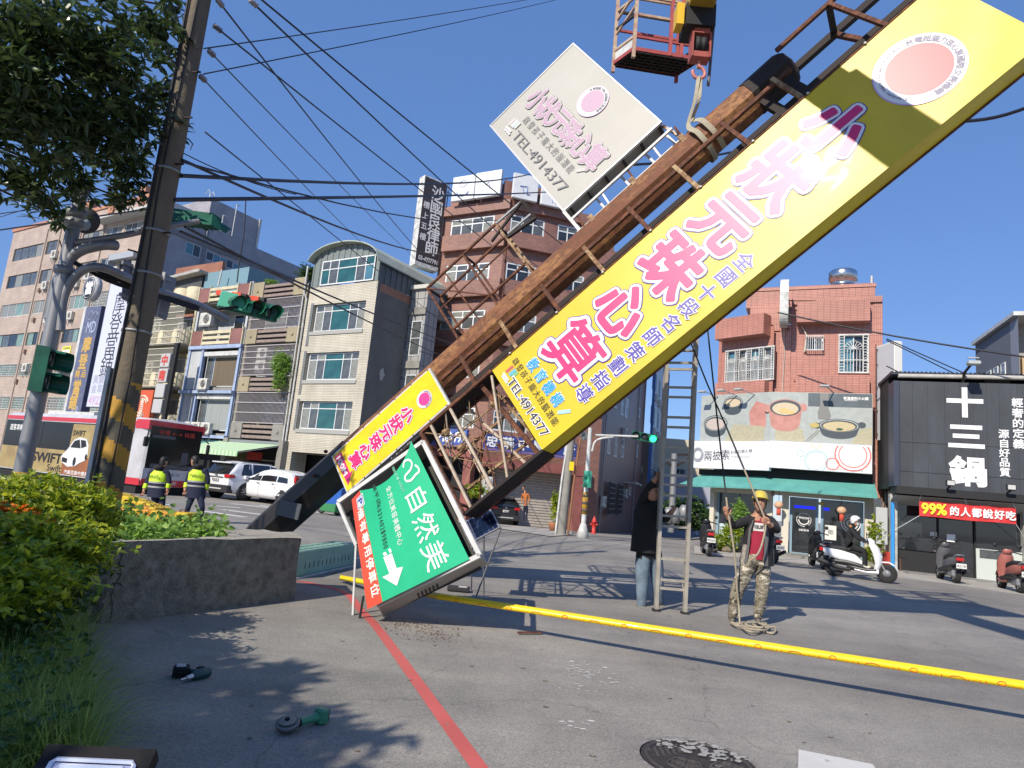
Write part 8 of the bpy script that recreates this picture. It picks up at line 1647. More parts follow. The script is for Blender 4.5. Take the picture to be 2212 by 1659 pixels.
# police
POLY = mat('hi vis yellow',(.5,.72,.02),.6,bump=.4,bscale=14); NVY = mat('navy cloth',(.012,.016,.04),.9,bump=.5,bscale=10); SILV = mat('reflective silver',(.4,.38,.36),.4,.3)
def police(label,Y,J,face,look):
    t,HM,P,g = person(label,J,1.0,face,look,[NVY,NVY,SKIN,NVY,TRIM],bulk=1.12,coat=.14,loose=1.05,hairlong=.03)
    fv = face.normalized(); sv = fv.cross(V((0,0,1))).normalized(); c,p = P['chest'],P['pelvis']
    A = lambda q,rx,ry,a0=0,a1=360: [q+sv*rx*math.cos(R_(a0+(a1-a0)*i/20))+fv*ry*math.sin(R_(a0+(a1-a0)*i/20)) for i in range(21)]
    shell(t,'vest',POLY,[A(c+V((0,0,.15)),.16,.11),A(c+V((0,0,.06)),.225,.155),A(c+V((0,0,-.12)),.225,.165)])
    for z0,z1,m in ((-.12,-.16,SILV),(-.16,-.23,NVY),(-.23,-.27,SILV)): shell(t,'reflective_band' if m is SILV else 'vest_band',m,[A(c+V((0,0,z0)),.227,.167),A(c+V((0,0,z1)),.228,.168)])
    shell(t,'coat_skirt',NVY,[A(c+V((0,0,-.27)),.226,.166),A(p+V((0,0,-.14)),.235,.18)])
    mb = MB(); put(mb,'POLICE',lambda u,v,l: c+sv*-u*-1*(-1)*(-1)-fv*(.168+l)+V((0,0,v-.0)) if False else c-fv*(.17+l)+fv.cross(V((0,0,1)))*(-u)*(-1)*1.0+V((0,0,v)),0,.0,.3,.07,bev=.01); mb.build('back_print',NVY,t)
    for q in 'LR': a,b = P['el'+q],P['wr'+q]; MB().tube([a.lerp(b,.25),a.lerp(b,.75)],.058,10).build('sleeve_patch',POLY,t)
    mb = MB(); mb.sm = True; mb.lathe(P['neck']-fv*.05+V((0,0,.0)),[(.06,-.06),(.13,-.02),(.12,.04),(.07,.07)],12); mb.build('hood',BLKC,t); return t
Y = 16.6
J = pj(Y,pelvis=(340,1062,0),chest=(342,1030,0),neck=(346,1011,0),head=(354,998,0),shL=(327,1018,0),elL=(318,1040,-.05),wrL=(311,1060,-.1),shR=(361,1018,0),elR=(366,1040,0),wrR=(362,1058,0),hipL=(334,1068,0),knL=(336,1098,0),anL=(338,1126,.1),hipR=(350,1068,0),knR=(350,1098,0),anR=(347,1126,0))
police('police officer in navy and yellow vest, leaning to the right, left of two',Y,J,V((.2,1,0)),V((.4,.9,-.2)))
J = pj(Y,pelvis=(424,1064,0),chest=(428,1028,0),neck=(428,1008,0),head=(421,996,-.05),shL=(412,1016,0),elL=(404,1038,-.05),wrL=(400,1058,-.1),shR=(445,1016,0),elR=(450,1040,0),wrR=(444,1060,.1),hipL=(416,1068,0),knL=(407,1094,-.15),anL=(398,1124,0),hipR=(431,1068,0),knR=(437,1096,-.1),anR=(434,1121,.2))
police('police officer in navy and yellow vest walking left, head in profile, right of two',Y,J,V((-.25,1,0)),V((-1,.35,-.15)))
# rider
M = rid_sc.matrix_world if False else MX.Translation(md) @ MX.Rotation(ang,4,'Z') @ MX.Scale(SB*.97,4); q = lambda x,y,z: M @ V((x,y,z))
J = dict(pelvis=q(-.3,0,.9),chest=q(-.22,0,1.25),neck=q(-.17,0,1.42),head=q(-.1,-.02,1.56),shL=q(-.2,.17,1.35),elL=q(-.02,.24,1.12),wrL=q(.13,.27,1.06),shR=q(-.2,-.17,1.35),elR=q(-.02,-.24,1.12),wrR=q(.13,-.27,1.06),hipL=q(-.26,.1,.88),knL=q(.12,.13,.78),anL=q(.15,.14,.4),hipR=q(-.26,-.1,.88),knR=q(.12,-.13,.78),anR=q(.15,-.14,.4))
fvr = (q(1,0,0)-q(0,0,0)).normalized(); J['curlL'] = J['curlR'] = V((0,0,-1))
t,HM,P,g = person('scooter rider in black jacket, white helmet and pale blue face mask',J,.97*SB*.97,fvr,(fvr+V((.1,-.35,0))).normalized(),[BLKC,BLKC,BLKC,BLKC,mat('boot cream',(.5,.5,.42),.7)],bulk=1.15,hair=None,loose=1.05)
s = .97*SB*.97; mb = MB(); mb.sm = True; n = 18; rings = []
for z,w_,f_,d in ((-.06,.1,-.02,.12),(-.02,.115,.02,.135),(.03,.122,.12,.14),(.08,.118,.135,.135),(.13,.095,.105,.11),(.165,.04,.04,.05)): rings.append([V((w_*math.cos(2*math.pi*k/n),(f_ if math.sin(2*math.pi*k/n) > 0 else d)*math.sin(2*math.pi*k/n),z))*s for k in range(n)])
mb.loft(rings,M=HM); mb.build('helmet',mat('helmet white',(.68,.68,.68),.25,coat=.6),t)
mb = MB(); mb.sm = True; mb.loft([[V((x,y,z))*s for x,y,z in ((-.07,.06,-.1),(0,.095,-.11),(.07,.06,-.1))],[V((x,y,z))*s for x,y,z in ((-.074,.07,-.03),(0,.115,-.03),(.074,.07,-.03))]],M=HM,caps=False); mb.build('face_mask',mat('mask blue',(.4,.6,.66),.8),t)
MB().loft([[V((x,y,z))*s for x,y,z in ((-.09,.09,.03),(0,.145,.03),(.09,.09,.03))],[V((x,y,z))*s for x,y,z in ((-.09,.1,.075),(0,.155,.08),(.09,.1,.075))]],M=HM,caps=False).build('visor',CGL,t)
MB().tube([P['shL']+V((0,0,.06)),P['neck']-fvr*.06,P['shR']+V((0,0,.06))],.035,6).build('orange_collar',mat('collar orange',(.5,.2,.06),.8),t)
# pedestrian by the black car
Y = kx.y-1.0
J = pj(Y,pelvis=(1136,1095,0),chest=(1135,1072,0),neck=(1134,1062,0),head=(1131,1054,0),shL=(1129,1067,0),elL=(1127,1078,0),wrL=(1128,1086,-.1),shR=(1141,1067,0),elR=(1144,1078,0),wrR=(1141,1086,-.1),hipL=(1133,1097,0),knL=(1132,1110,0),anL=(1131,1123,0),hipR=(1138,1097,0),knR=(1138,1110,0),anR=(1137,1123,0))
person('distant person in orange jacket and mask standing beside the black car',J,.95,V((-.3,-1,0)),V((-.6,-.8,0)),[mat('orange coat',(.42,.13,.03),.85),mat('orange coat',(.42,.13,.03)),SKIN,NVY,TRIM],fingers=False)
# ---------------------------------------------------------------- tape, tools, cabinet, panel, hydrant, far signal, plants, left signs
YT = mat('tape yellow',(.82,.62,.01),.35,coat=.2,noise=.2,nscale=5,col2=(.74,.54,.01)); RT_ = mat('tape red print',(.65,.06,.02),.5)
tp = thing('barrier_tape','long yellow barrier tape with red print stretched across the road','tape')
P1,P2,P3 = at(945,1287,7.6),at(1600,1386,6.4),at(2330,1497,5.4); pre = at(735,1247,9.6)
hts = [p.z for p in (pre,P1,P2,P3)]
line = [pre,P1]+[P1.lerp(P3,k/14) for k in range(1,15)]
def tseg(pts,nm):
    mb = MB(); mb.loft([[p+V((0,-.048,-.03)),p+V((.006,-.05,.01)),p+V((.0,-.008,.034)),p+V((.01,.04,.02)),p+V((0,.0,-.02))] for p in pts])
    return mb.build(nm,YT,tp)
tseg([line[0].lerp(line[1],k/6) for k in range(7)],'tape'); tseg([P1.lerp(P3,k/24) for k in range(25)],'tape')
dT = (P3-P1).normalized(); mb = MB()
for k in range(30):
    c = P1+dT*(.25+k*.31)
    if (c-P3).dot(dT) > 0: break
    o_ = V((0,-.051,-.008))
    if k % 2 == 0: mb.tube([c+o_+dT*.03*math.cos(a*.785)+V((0,0,.018*math.sin(a*.785))) for a in range(8)],.003,4,closed=True)
    else: mb.tube([c+o_+dT*(.06*math.cos(a*.5))+V((0,0,-.02+.025*math.sin(a*.5))) for a in range(7)],.003,4)
    for j in range(4): q = c+o_+dT*(.08+j*.04); mb.beam(q+V((0,0,-.022)),q+V((0,0,-.012+.004*j%2)),.012,.002)
mb.build('tape_print',RT_,tp,kind='stuff')
# mint cabinet lying behind the planter
cbx = [at(653,1205,9.4),at(760,1180,10.2)]; M = MX.Translation(gp(655,1247,0)); c0 = gp(655,1247,0); c1 = gp(765,1222,0); d = (c1-c0); ang_ = math.atan2(d.y,d.x)
MINT = mat('mint paint',(.24,.42,.35),.5,noise=.5,nscale=3,col2=(.18,.33,.27)); t = thing('mint_cabinet','pale mint green vented metal cabinet lying between the planter and green sign','cabinet',c0,ang_); Lc = d.length
MB().bev((-.25,0,.02),(Lc,.4,.38),.015).build('case',MINT,t)
for k in range(12): MB().box((.0+k*Lc/13,-.004,.12),(.012+k*Lc/13,-.001,.2)).build('vent_slot',BLACK,t)
for r in range(2):
    for k in range(9): MB().box((-.1+k*Lc/10,.08+r*.17,.381),(.03+k*Lc/10,.1+r*.17,.385)).build('vent_slot',mat('slot dark green',(.03,.1,.08),.6),t)
MB().box((-.3,-.03,0),(Lc+.05,.43,.02)).build('base_frame',STEEL_W,t)
# solar panel
t = thing('solar_panel','small dark blue solar panel on a thin stand behind the green sign','solar panel'); A_,B_,C_,D_ = at(1000,1128,9.3),at(1058,1099,9.1),at(1080,1139,8.9),at(1018,1172,9.1)
nn = (B_-A_).cross(D_-A_).normalized(); nn = nn if nn.dot(CO-A_) > 0 else -nn
MB().add([A_,B_,C_,D_]+[p-nn*.03 for p in (A_,B_,C_,D_)],[(0,1,2,3),(7,6,5,4),(0,4,5,1),(1,5,6,2),(2,6,7,3),(3,7,4,0)]).build('frame',mat('panel frame',(.35,.36,.38),.35,.6),t)
CEL = mat('solar cell',(.012,.02,.075),.2,noise=.6,nscale=60,col2=(.008,.012,.05),coat=.6)
for i in range(6):
    for j in range(4):
        f = lambda u,v: A_.lerp(B_,u).lerp(D_.lerp(C_,u),v)+nn*.003; u0,u1,v0,v1 = .03+.94*i/6+.006,.03+.94*(i+1)/6-.006,.04+.92*j/4+.008,.04+.92*(j+1)/4-.008
        MB().add([f(u0,v0),f(u1,v0),f(u1,v1),f(u0,v1)],[(0,1,2,3)]).build('cell',CEL,t)
for p,q in ((D_.lerp(C_,.4),gp(1045,1287,0)),(D_,gp(1018,1275,0)),(C_,gp(1028,1290,0))): MB().tube([p-nn*.03,q],.012,6).build('stand_leg',GREY_M,t)
mb = MB(); a = gp(1022,1290,0); mb.box(a+V((-.02,-.1,0)),a+V((.22,.1,.02))); mb.build('foot',GREY_M,t)
t = thing('tilted_tray','small grey tray on the ground beneath the green sign','tray'); a = gp(990,1278,0); MB().bev(a+V((-.16,-.08,.01)),a+V((.16,.1,.07)),.01).build('tray',TRIM,t); MB().box(a+V((0,-.06,.071)),a+V((.12,.05,.075))).build('label_plate',STEEL_W,t)
# scrap angle on the road
t = thing('rusty_angle','short rusty steel angle lying on the road left of centre','scrap'); a,b = gp(1118,1371,0)+V((0,0,.02)),gp(1170,1371,0)+V((0,0,.02)); mb = MB(); mb.beam(a,b,.03,.012); mb.beam(a+V((0,.015,.0)),b+V((0,.015,.0)),.005,.02); mb.build('angle',R_BAR,t)
# rust dust on the road
rs = random.Random(77); mb = MB()
for k in range(420):
    cx,cy,sx_,sy_ = ((900,1358,40,10),(870,1345,30,8),(1050,1300,50,9),(950,1372,30,9))[k % 4]; p = gp(cx+rs.gauss(0,sx_),cy+rs.gauss(0,sy_),0); r = rs.uniform(.003,.014); a0 = rs.uniform(0,6)
    mb.add([(p.x+r*math.cos(a0+q*1.26)*rs.uniform(.6,1.3),p.y+r*math.sin(a0+q*1.26)*rs.uniform(.6,1.3),.003+rs.uniform(0,.004)) for q in range(5)],[tuple(range(5))])
tag(mb.build('rust_flakes',mat('rust flake',(.13,.06,.03),.95),kind='stuff'),'scatter of brown rust flakes below the green sign','rust flakes')
# small litter: leaves and pebbles
mb = MB()
for k in range(500):
    p = gp(rs.uniform(180,1900),rs.uniform(1340,1655),0); s_ = rs.uniform(.003,.008) if rs.random() < .93 else rs.uniform(.015,.03); a0 = rs.uniform(0,6)
    mb.add([(p.x+s_*math.cos(a0+q*1.57),p.y+s_*.7*math.sin(a0+q*1.57),.003+s_*.3*(q%2)) for q in range(4)],[(0,1,2,3)])
tag(mb.build('litter',mat('litter tan',(.3,.26,.2),.9,noise=1,nscale=3,col2=(.08,.06,.04)),kind='stuff'),'specks of grit and dry leaf litter on the road','litter')
# power tools
g0 = gp(415,1462,0); t = thing('power_drill','dark green cordless drill lying on its side in the tree shade','power drill',g0,R_(25)); TG = mat('tool dark teal',(.012,.06,.055),.4); TK = mat('tool black',(.008,.008,.009),.7,spec=.25)
MB().bev((-.13,-.045,0),(-.02,.06,.075),.012).build('battery',TK,t); MB().bev((-.11,-.03,.076),(-.05,.04,.082),.002).build('battery_label',mat('label grey',(.35,.37,.38),.4),t)
MB().tube([(-.04,.01,.035),(.02,-.02,.035),(.05,-.06,.035)],[.02,.022,.026],10).build('grip',TG,t); MB().tube([(.1,-.02,.035),(.04,-.07,.035),(.0,-.1,.033)],[.034,.036,.026],12).build('motor_body',TG,t); mb = MB(); mb.tube([(.0,-.1,.033),(-.04,-.135,.03)],[.02,.016],10); mb.tube([(-.04,-.135,.03),(-.075,-.165,.028)],.009,8); mb.build('chuck',mat('steel bright',(.5,.5,.5),.3,.9),t)
MB().bev((.02,.03,.0),(.08,.09,.05),.01).build('spare_clip',TK,t)
g0 = gp(636,1578,0); t = thing('angle_grinder','green cordless angle grinder with a round guard lying on the road','angle grinder',g0,R_(52)); GG = mat('tool green',(.05,.22,.11),.4)
MB().lathe((-.055,0,.055),[(.066,-.02),(.07,0),(.066,.006),(.05,.004),(.02,.006),(.01,.012)],28,ax=(-.25,-.15,1)).build('guard',mat('disc grey',(.16,.15,.14),.5,.3),t); MB().lathe((-.058,0,.068),[(.05,0),(.05,.002),(.02,.004)],24,ax=(-.25,-.15,1)).build('disc',mat('disc worn',(.22,.2,.17),.7),t); MB().lathe((-.06,0,.073),[(.014,0),(.014,.008),(.008,.009)],8,ax=(-.25,-.15,1)).build('lock_nut',TK,t)
MB().tube([(-.055,0,.03),(.0,0,.035),(.05,0,.04)],[.026,.027,.02],12).build('gear_head',mat('tool black',(.008,.008,.009)),t); MB().tube([(.03,0,.04),(.08,0,.042),(.13,0,.042),(.17,0,.045)],[.024,.022,.025,.034],12).build('motor_body',GG,t); MB().bev((.15,-.04,.0),(.215,.04,.09),.012).build('battery',GG,t); MB().bev((.21,-.03,.01),(.222,.03,.08),.004).build('battery_label',TK,t)
# work light at the bottom edge
g0 = at(212,1632,2.3); t = thing('led_work_light','square solar work light with a white ribbed reflector at the bottom left edge','work light',g0,R_(6)); M = MX.Rotation(R_(38),4,'X')
MB().box((-.17,-.35,-.06),(.17,.03,.0)).build('housing',TK,t,M=M); LW_ = mat('reflector white',(.62,.65,.75),.25,.3)
for k in range(4):
    a = .125-.022*k; mb = MB(); z = .004+.002*k; y0 = -.02-.022*k; y1 = -.33+.022*k
    mb.tube([(-a,y0-.01,z),(-a+.01,y0,z),(a-.01,y0,z),(a,y0-.01,z),(a,y1,z),(-a,y1,z)],.008,5,closed=True); mb.build('reflector_ring',LW_,t,M=M)
MB().box((-.12,-.33,.0),(.12,-.03,.003)).build('lens_plate',mat('lens plate',(.3,.34,.5),.3),t,M=M)
mb = MB()
for i in range(16):
    for j in range(16): x,y = -.05+i*.0065,-.1-j*.0065; mb.box((x,y,.003),(x+.0045,y-.0045,.006))
mb.build('led_grid',mat('led chip',(.7,.72,.8),.3),t,M=M,kind='stuff')
MB().tube([(-.03,-.09,.012),(.0,-.082,.014),(.03,-.09,.012)],.004,5).build('cable',TK,t,M=M)
# far signal pole with lit green lamp
sp2 = at(1259,1150,28); SPX = V((sp2.x,28,gz(sp2.x,28))); t = thing('signal_pole','white traffic signal pole with yellow and black base band on the far corner','signal pole',SPX); top_ = at(1284,925,28)-SPX
mb = MB(); mb.tube([(0,0,0),(0,0,top_.z)],[.11,.085],12); mb.lathe((0,0,0),[(.3,0),(.12,.6)],8); mb.build('pole',STEEL_W,t); MB().lathe((0,0,0),[(.125,1.0),(.125,1.9)],12).build('warning_band',YB1,t)
for k in range(3): MB().lathe((0,0,1.1+k*.3),[(.127,0),(.127,.12)],12).build('black_band',YB2,t)
a = at(1286,940,28)-SPX; b = at(1378,943,28)-SPX; mb = MB(); mb.tube([a,b],.05,8); mb.tube(cr([at(1279,975,28)-SPX,at(1285,955,28)-SPX,at(1300,947,28)-SPX,at(1325,944,28)-SPX],5),.045,8); mb.build('arm',STEEL_W,t)
sighead('traffic_light','small horizontal traffic light with its right lamp lit green on the far corner',at(1392,944,28),V((1,-.1,-.12)),3,.16,lit=2,face=V((-.2,-1,-.05)),hood=.1,group='traffic lights at the crossing')
sighead('pedestrian_signal','small pale green signal box on the white far corner pole',at(1266,1035,27.6),V((0,0,1)),2,.15,face=V((-.9,-.5,0)),mhouse=GRNL,group='traffic lights at the crossing')
t = thing('siren_horn','grey horn loudspeaker on the far corner beside the brick building','loudspeaker'); p = at(1262,941,28.5); MB().lathe(p,[(.05,-.25),(.08,-.12),(.2,0),(.19,.005),(.06,-.1)],14,ax=(.3,-1,-.1)).build('horn',GREY_M,t)
up2 = at(1214,1140,30); t = thing('concrete_utility_pole','pale concrete utility pole before the roller shutter with a yellow tag','utility pole',(up2.x,30,gz(up2.x,30))); mb = MB(); q = at(1234,950,30)-V((up2.x,30,gz(up2.x,30))); mb.tube([(0,0,0),(q.x*.5,0,q.z*.5),(q.x,0,q.z),(q.x*1.6,0,q.z*1.6)],[.2,.18,.17,.16],12); mb.build('pole',CONC,t); MB().box((.1,-.24,2.9),(.3,-.2,3.3)).build('yellow_tag',YT,t)
for x in (-.28,.28): MB().tube([(x,-.05,0),(x+.1,-.05,2.5),(x+.3,0,5)],.05,6).build('conduit',STEEL_W if x < 0 else mat('pipe rust',(.25,.12,.06)),t)
h = gp(1282,1151); t = thing('fire_hydrant','red fire hydrant beside the white signal pole','fire hydrant',(h.x*.8,h.y*.8,gz(h.x*.8,h.y*.8)+.12)); HR = mat('hydrant red',(.55,.04,.03),.4); k = .8
MB().lathe((0,0,0),[(.14,0),(.14,.05),(.09,.06),(.09,.55),(.13,.57),(.13,.62),(.1,.64),(.08,.74),(.03,.8),(.03,.86)],14).build('barrel',HR,t)
for s_ in (-1,1): MB().lathe((s_*.09,0,.45),[(.06,0),(.06,.08),(.04,.1)],8,ax=(s_,0,0)).build('outlet',HR,t)
# plants
def pot(label,x,y,Y,h,m):
    g_ = at(x,y,Y); g_ = V((g_.x,Y,gz(g_.x,Y))); t = thing('potted_plant',label,'potted plant',g_); MB().lathe((0,0,0),[(.18,0),(.28,.4),(.3,.45),(.25,.45)],12).build('pot',mat('terracotta',(.42,.17,.08),.8),t); foliage('c','','',[(V((0,0,.45+h/2)),(.28,.28,h/2))],150,leafmesh(1,.5,.2,.2,2),.16,m,parent=t,shell=.2,seed=int(x)); return t
pot('tall bushy potted plant in a terracotta pot beside the roller shutter',1196,1132,36,2.0,LF_HEDGE); 
foliage('yellow_bush','yellow green bush behind the torn sign frame, by the black car','bush',[(at(1026,1058,34),(.6,.5,.4))],260,leafmesh(1,.5,.2,.2,2),.2,LF_HEDGE,seed=41)
foliage('clipped_bush','bright yellow green bush at the left corner of the hotpot shop','bush',[(V((at(1549,1170,24.5).x,24.5,.35)),(.5,.4,.38)),(V((at(1578,1160,24.6).x,24.6,.6)),(.5,.4,.55))],700,leafmesh(1,.5,.2,.2,2),.09,LF_HEDGE,seed=42)
foliage('leafy_shrub','dark green shrub against the hotpot shop window','shrub',[(V((at(1598,1120,25).x,25,1.35)),(.35,.3,.75))],420,leafmesh(1,.5,.2,.2,2),.1,LF_VINE,seed=43)
for i in range(7):
    g_ = gp(1524+i*15,1190+(i%2)*3,0); t = thing('garden_rock','rough brown rock in the low edging before the hotpot shop','rock',g_,0,'rocks edging the hotpot shop bush'); rs = random.Random(i); MB().lathe((0,0,0),[(.16*rs.uniform(.8,1.2),0),(.2*rs.uniform(.8,1.1),.08),(.14,.18),(.04,.22)],7,smooth=False).build('stone',mat('rock',(.22,.18,.12),.9,noise=.8,nscale=9),t)
foliage('yellow_plant','tall yellow leaved plant between the two shops behind the rider','plant',[(V((at(1895,1140,23).x,23,1.2)),(.35,.3,.8)),(V((at(1882,1190,22.6).x,22.6,.5)),(.3,.3,.4))],420,leafmesh(1,.5,.2,.2,2),.11,LF_HEDGE,seed=44)
foliage('balcony_bush','green bush hanging out of the cage on the tan house','bush',[(rowpt(-1.3,-.5,7.9),(.75,.5,1.0)),(rowpt(-1.2,-.6,6.9),(.5,.4,.8))],800,leafmesh(1,.4,.2,.2,2),.16,LF_VINE,seed=45)
foliage('roof_bush','wispy green bush on the roof of the tan house','bush',[(rowpt(-1.4,.6,14.2),(.9,.7,.7))],450,leafmesh(1,.35,.2,.2,2),.18,LF_HD,seed=46,shell=.2)
foliage('roof_weed','yellowish weeds on the parapet of the tan house','weeds',[(rowpt(-4.6,.3,13.8),(.6,.3,.3))],120,leafmesh(1,.3,.2,.2,2),.16,LF_VINE,seed=47)
foliage('side_street_tree','dark bushy tree down the side street behind the ladder','tree',[(at(1470,1110,48),(2.6,1.5,1.5)),(at(1510,1118,50),(2.2,1.5,1.3))],1100,leafmesh(1,.5,.2,.2,2),.32,LF_HD,seed=48,shell=.2)
tp2 = at(1451,1080,46); t = thing('steel_pole_frame','dark steel utility frame with crossarms down the side street behind the ladder','utility pole',(tp2.x,46,-1)); q = lambda x,y: at(x,y,46)-V((tp2.x,46,-1)); MB().tube([q(1449,1150),q(1457,980)],.22,8).build('pole',GREY_M,t)
for a,b in (((1456,982),(1545,983)),((1458,1008),(1495,988)),((1440,1000),(1462,1010)),((1452,1050),(1500,1050))): MB().beam(q(*a),q(*b),.16).build('crossarm',R_DARK,t)
for x in (1445,1458,1478): mb = MB(); p = q(x,1105 if x < 1470 else 1100); mb.lathe(p,[(.35,-.8),(.38,0),(.2,.3)],10); mb.build('transformer',GREY_M,t)
# chairs by the restaurant
def chair(label,x,y,m,back):
    g_ = gp(x,y,0)+V((0,.35,0)); t = thing('outdoor_chair',label,'chair',g_,R_(-15),'chairs outside the restaurant')
    for a in (-.2,.2):
        for b in (-.2,.2): MB().beam((a,b,0),(a,b,.44 if b < 0 else .85),.035).build('leg',mat('chair wood',(.12,.05,.025),.6),t)
    MB().bev((-.23,-.23,.42),(.23,.23,.5),.02).build('seat',m,t); MB().bev((-.23,.18,.55),(.23,.24,.9),.02).build('backrest',back,t)
chair('grey backed wooden chair outside the restaurant, right of the pair',1997,1238,mat('chair grey',(.3,.29,.27),.6),mat('chair grey',(.3,.29,.27)))
chair('dark seated wooden chair outside the restaurant, left of the pair',1968,1236,BLACK,BLACK)
g_ = gp(1944,1234,0)+V((0,.3,0)); t = thing('folding_sign','yellow wooden folding stand beside the restaurant chairs','stand',g_); mb = MB(); mb.beam((-.2,0,0),(-.05,0,.95),.05); mb.beam((.2,0,0),(.05,0,.95),.05); mb.beam((-.25,0,.5),(.25,0,.5),.05); mb.build('frame',mat('stand ochre',(.4,.22,.05),.6),t); MB().bev((-.35,-.2,.1),(-.15,.1,.6),.03).build('red_stool',mat('stool red',(.4,.04,.03),.5),t)
t = thing('delivery_bag','black delivery bag with white rings standing by the hotpot shop window','bag',gp(1835,1205,0)+V((0,.4,0))); MB().bev((-.28,-.2,.3),(.28,.25,.85),.05).build('bag',BLACK,t); mb = MB()
for r in (.08,.14,.2): mb.tube([(r*math.cos(k*.5),-.21,.57+r*math.sin(k*.5)) for k in range(9)],.014,4)
mb.build('rings',WHT,t)
# signs on the far left
def lsign(name,label,x,y,w_,z0,z1,rz,case,depth=.45):
    t = thing(name,label,'projecting sign',rowpt(0)); return t
FS0 = V((-13.0,38.2,0)); LSM = fr(FS0,A31)
t = thing('pawn_round_sign','round dark blue sign with a white 當 character on the beige block','round sign',(0,0,0)); M = LSM @ MX.Translation(V((-24.6,0,0)))
MB().lathe((.1,0,14.3),[(1.0,0),(1.0,.5)],32,ax=(0,-1,0)).build('case',STEEL_W,t,M=M); M2 = M @ MX.Translation(V((0,-.5,0)))
MB().lathe((.1,0,14.3),[(.93,0),(.93,.015)],32,ax=(0,-1,0)).build('face',mat('sign ink blue',(.03,.04,.08),.5),t,M=M2); MB().tube([(.1+.82*math.cos(k*.196),-.02,14.3+.82*math.sin(k*.196)) for k in range(32)],.02,4,closed=True).build('ring',WHT,t,M=M2); text(t,M2 @ MX.Translation(V((0,-.02,0))),'當',.1,14.3,1.05,1.05,WHT,.03)
t = thing('pawn_tall_sign','tall grey blue sign with golden characters 摩登當鋪 above the bus','projecting sign',(0,0,0)); M = LSM
MB().bev((-25.3,-.2,4.0),(-24.85,.5,12.9),.02).build('white_side',STEEL_W,t,M=M); MB().bev((-24.84,-.25,3.9),(-22.6,.4,12.8),.02).build('face',mat('sign slate blue',(.13,.15,.24),.5,noise=.5,nscale=2,col2=(.09,.1,.17)),t,M=M)
GO = mat('gold letters',(.5,.32,.08),.5); MT = M @ MX.Translation(V((0,-.26,0))); text(t,MT,'摩登',-23.6,9.7,1.15,1.2,GO,.03,cells=(-23.65,8.35)); text(t,MT,'精品',-24.1,7.35,.7,.6,GO,.02,cells=(-23.2,7.35)); text(t,MT,'當鋪',-23.8,6.3,1.1,1.15,GO,.03,cells=(-23.9,5.15)); text(t,MT,'MODERN',-23.1,4.3,.3,.3,mat('letters pale blue',(.4,.45,.6),.5),.01) if False else None
mb = MB(); f_ = lambda u,v,l: MT @ V((v*1.0,-l,-u)); 
for k,(w_,x) in enumerate((('MODERN',-23.2),('PAWN',-23.75))): put(mb,w_,(lambda x: lambda u,v,l: V((x+v,-l,4.35-u)))(x),0,0,.9 if k == 0 else .65,.3,bev=.02)
mb.build('lettering',mat('letters pale blue',(.4,.45,.6),.5),t,M=MT); mb = MB(); put(mb,'MD',lambda u,v,l: V((-23.5+u,-l,11.1+v)),0,0,1.3,.9,bev=.0); mb.build('monogram',mat('letters pale blue',(.4,.45,.6)),t,M=MT)
for x,z in ((-24,12.1),(-23.3,12.0)): MB().tube([(x-.35,-.27,z-.3),(x+.1,-.27,z+.35),(x+.5,-.27,z+.1),(x+.1,-.27,z-.4)],.04,4,closed=True).build('ornament',mat('letters pale blue',(.4,.45,.6)),t,M=M)
t = thing('white_tall_sign','wide white sign with dark brush characters half hidden by the utility pole','projecting sign',(0,0,0)); MB().bev((-21.8,-.3,4.8),(-18.2,.2,14.9),.02).build('face',mat('sign pale blue white',(.52,.55,.68),.5),t,M=M); MB().box((-21.95,-.25,4.8),(-21.8,.3,14.9)).build('side',mat('sign slate blue',(.13,.15,.24)),t,M=M)
MT2 = M @ MX.Translation(V((0,-.3,0))); text(t,MT2,'摩登當鋪',-19.9,12.8,1.6,1.7,DK,.0,cells=(-20.1,7.9)); text(t,MT2,'黃鑽名',-21.2,6.9,.65,.65,mat('letters silver',(.35,.37,.45),.4),.03,cells=(-19.6,6.9)); text(t,MT2,'金車錶',-21.2,6.2,.65,.65,mat('letters silver',(.35,.37,.45)),.03,cells=(-19.6,6.2)); text(t,MT2,'4922',-20.7,5.3,1.9,.65,mat('letters faded pink',(.5,.3,.45),.5),.01)
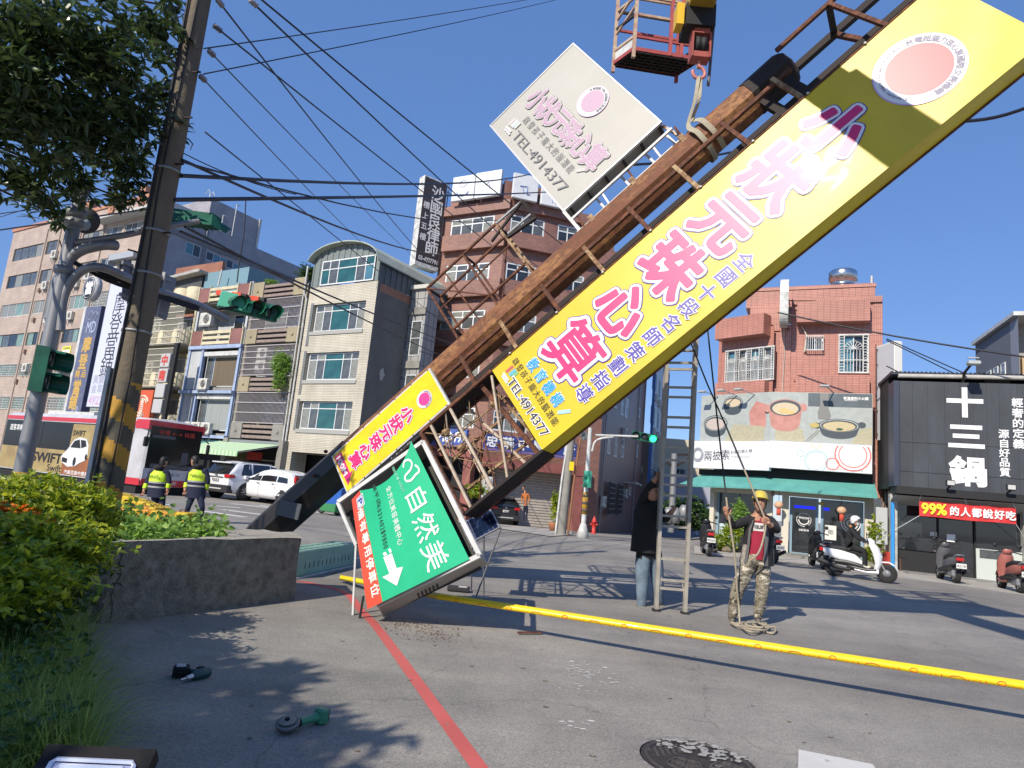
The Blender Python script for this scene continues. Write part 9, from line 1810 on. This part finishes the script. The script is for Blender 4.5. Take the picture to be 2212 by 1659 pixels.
t = thing('zhongnan_sign','narrow stacked white sign with red characters 中南 on the cream house','projecting sign',(0,0,0)); M3 = LSM @ MX.Translation(V((-12.6,-.5,0)))
for k,c in enumerate('中南牙科'): 
    MB().bev((0,-.2,7.6-k*1.05),(1.05,.1,8.55-k*1.05),.03).build('panel',mat('sign panel grey',(.42,.42,.42) if k < 2 else (.33,.34,.36),.6),t,M=M3)
    if k < 2: text(t,M3 @ MX.Translation(V((0,-.21,0))),c,.52,8.08-k*1.05,.7,.7,mat('letters red',(.5,.05,.03),.5),.04)
MB().box((1.12,-.1,3.6),(1.5,.1,9.3)).build('dark_post',BLACK,t,M=M3)
t = thing('orange_round_logo_sign','orange red square sign with a cream wheat ring above the bus','shop sign',(0,0,0)); M4 = LSM @ MX.Translation(V((-16.6,0,0))); MB().bev((0,-.2,3.9),(3.0,.1,6.1),.02).build('board',mat('sign orange red',(.55,.09,.03),.5),t,M=M4)
CRL = mat('letters cream',(.65,.6,.5),.5); mb = MB(); mb.tube([(1.9+.75*math.cos(k*.45),-.21,4.95+.75*math.sin(k*.45)) for k in range(1,13)],.06,4); mb.tube([(1.9+.55*math.cos(k*.45),-.21,4.95+.55*math.sin(k*.45)) for k in range(1,13)],.04,4); mb.build('wheat_ring',CRL,t,M=M4); text(t,M4 @ MX.Translation(V((0,-.21,0))),'春田家',1.9,5.3,.42,.42,CRL,.02,cells=(1.9,4.5)); rs = random.Random(5); mb = MB()
for k in range(40): x,z = rs.uniform(.1,.9)*rs.uniform(.4,1),rs.uniform(4.0,6.0); mb.add([(x+.09*math.cos(q),-.205,z+.09*math.sin(q)) for q in (0,1.25,2.5,3.76,5)],[tuple(range(5))])
mb.build('blossoms',mat('blossom pink',(.65,.45,.42),.6),t,M=M4,kind='stuff')
t = thing('yellow_strip_sign','thin yellow edge of a sign just right of the utility pole','sign',(0,0,0)); MB().box((-17.6,-.2,3.5),(-17.3,.2,9.0)).build('strip',mat('strip yellow',(.6,.42,.03),.5),t,M=LSM)
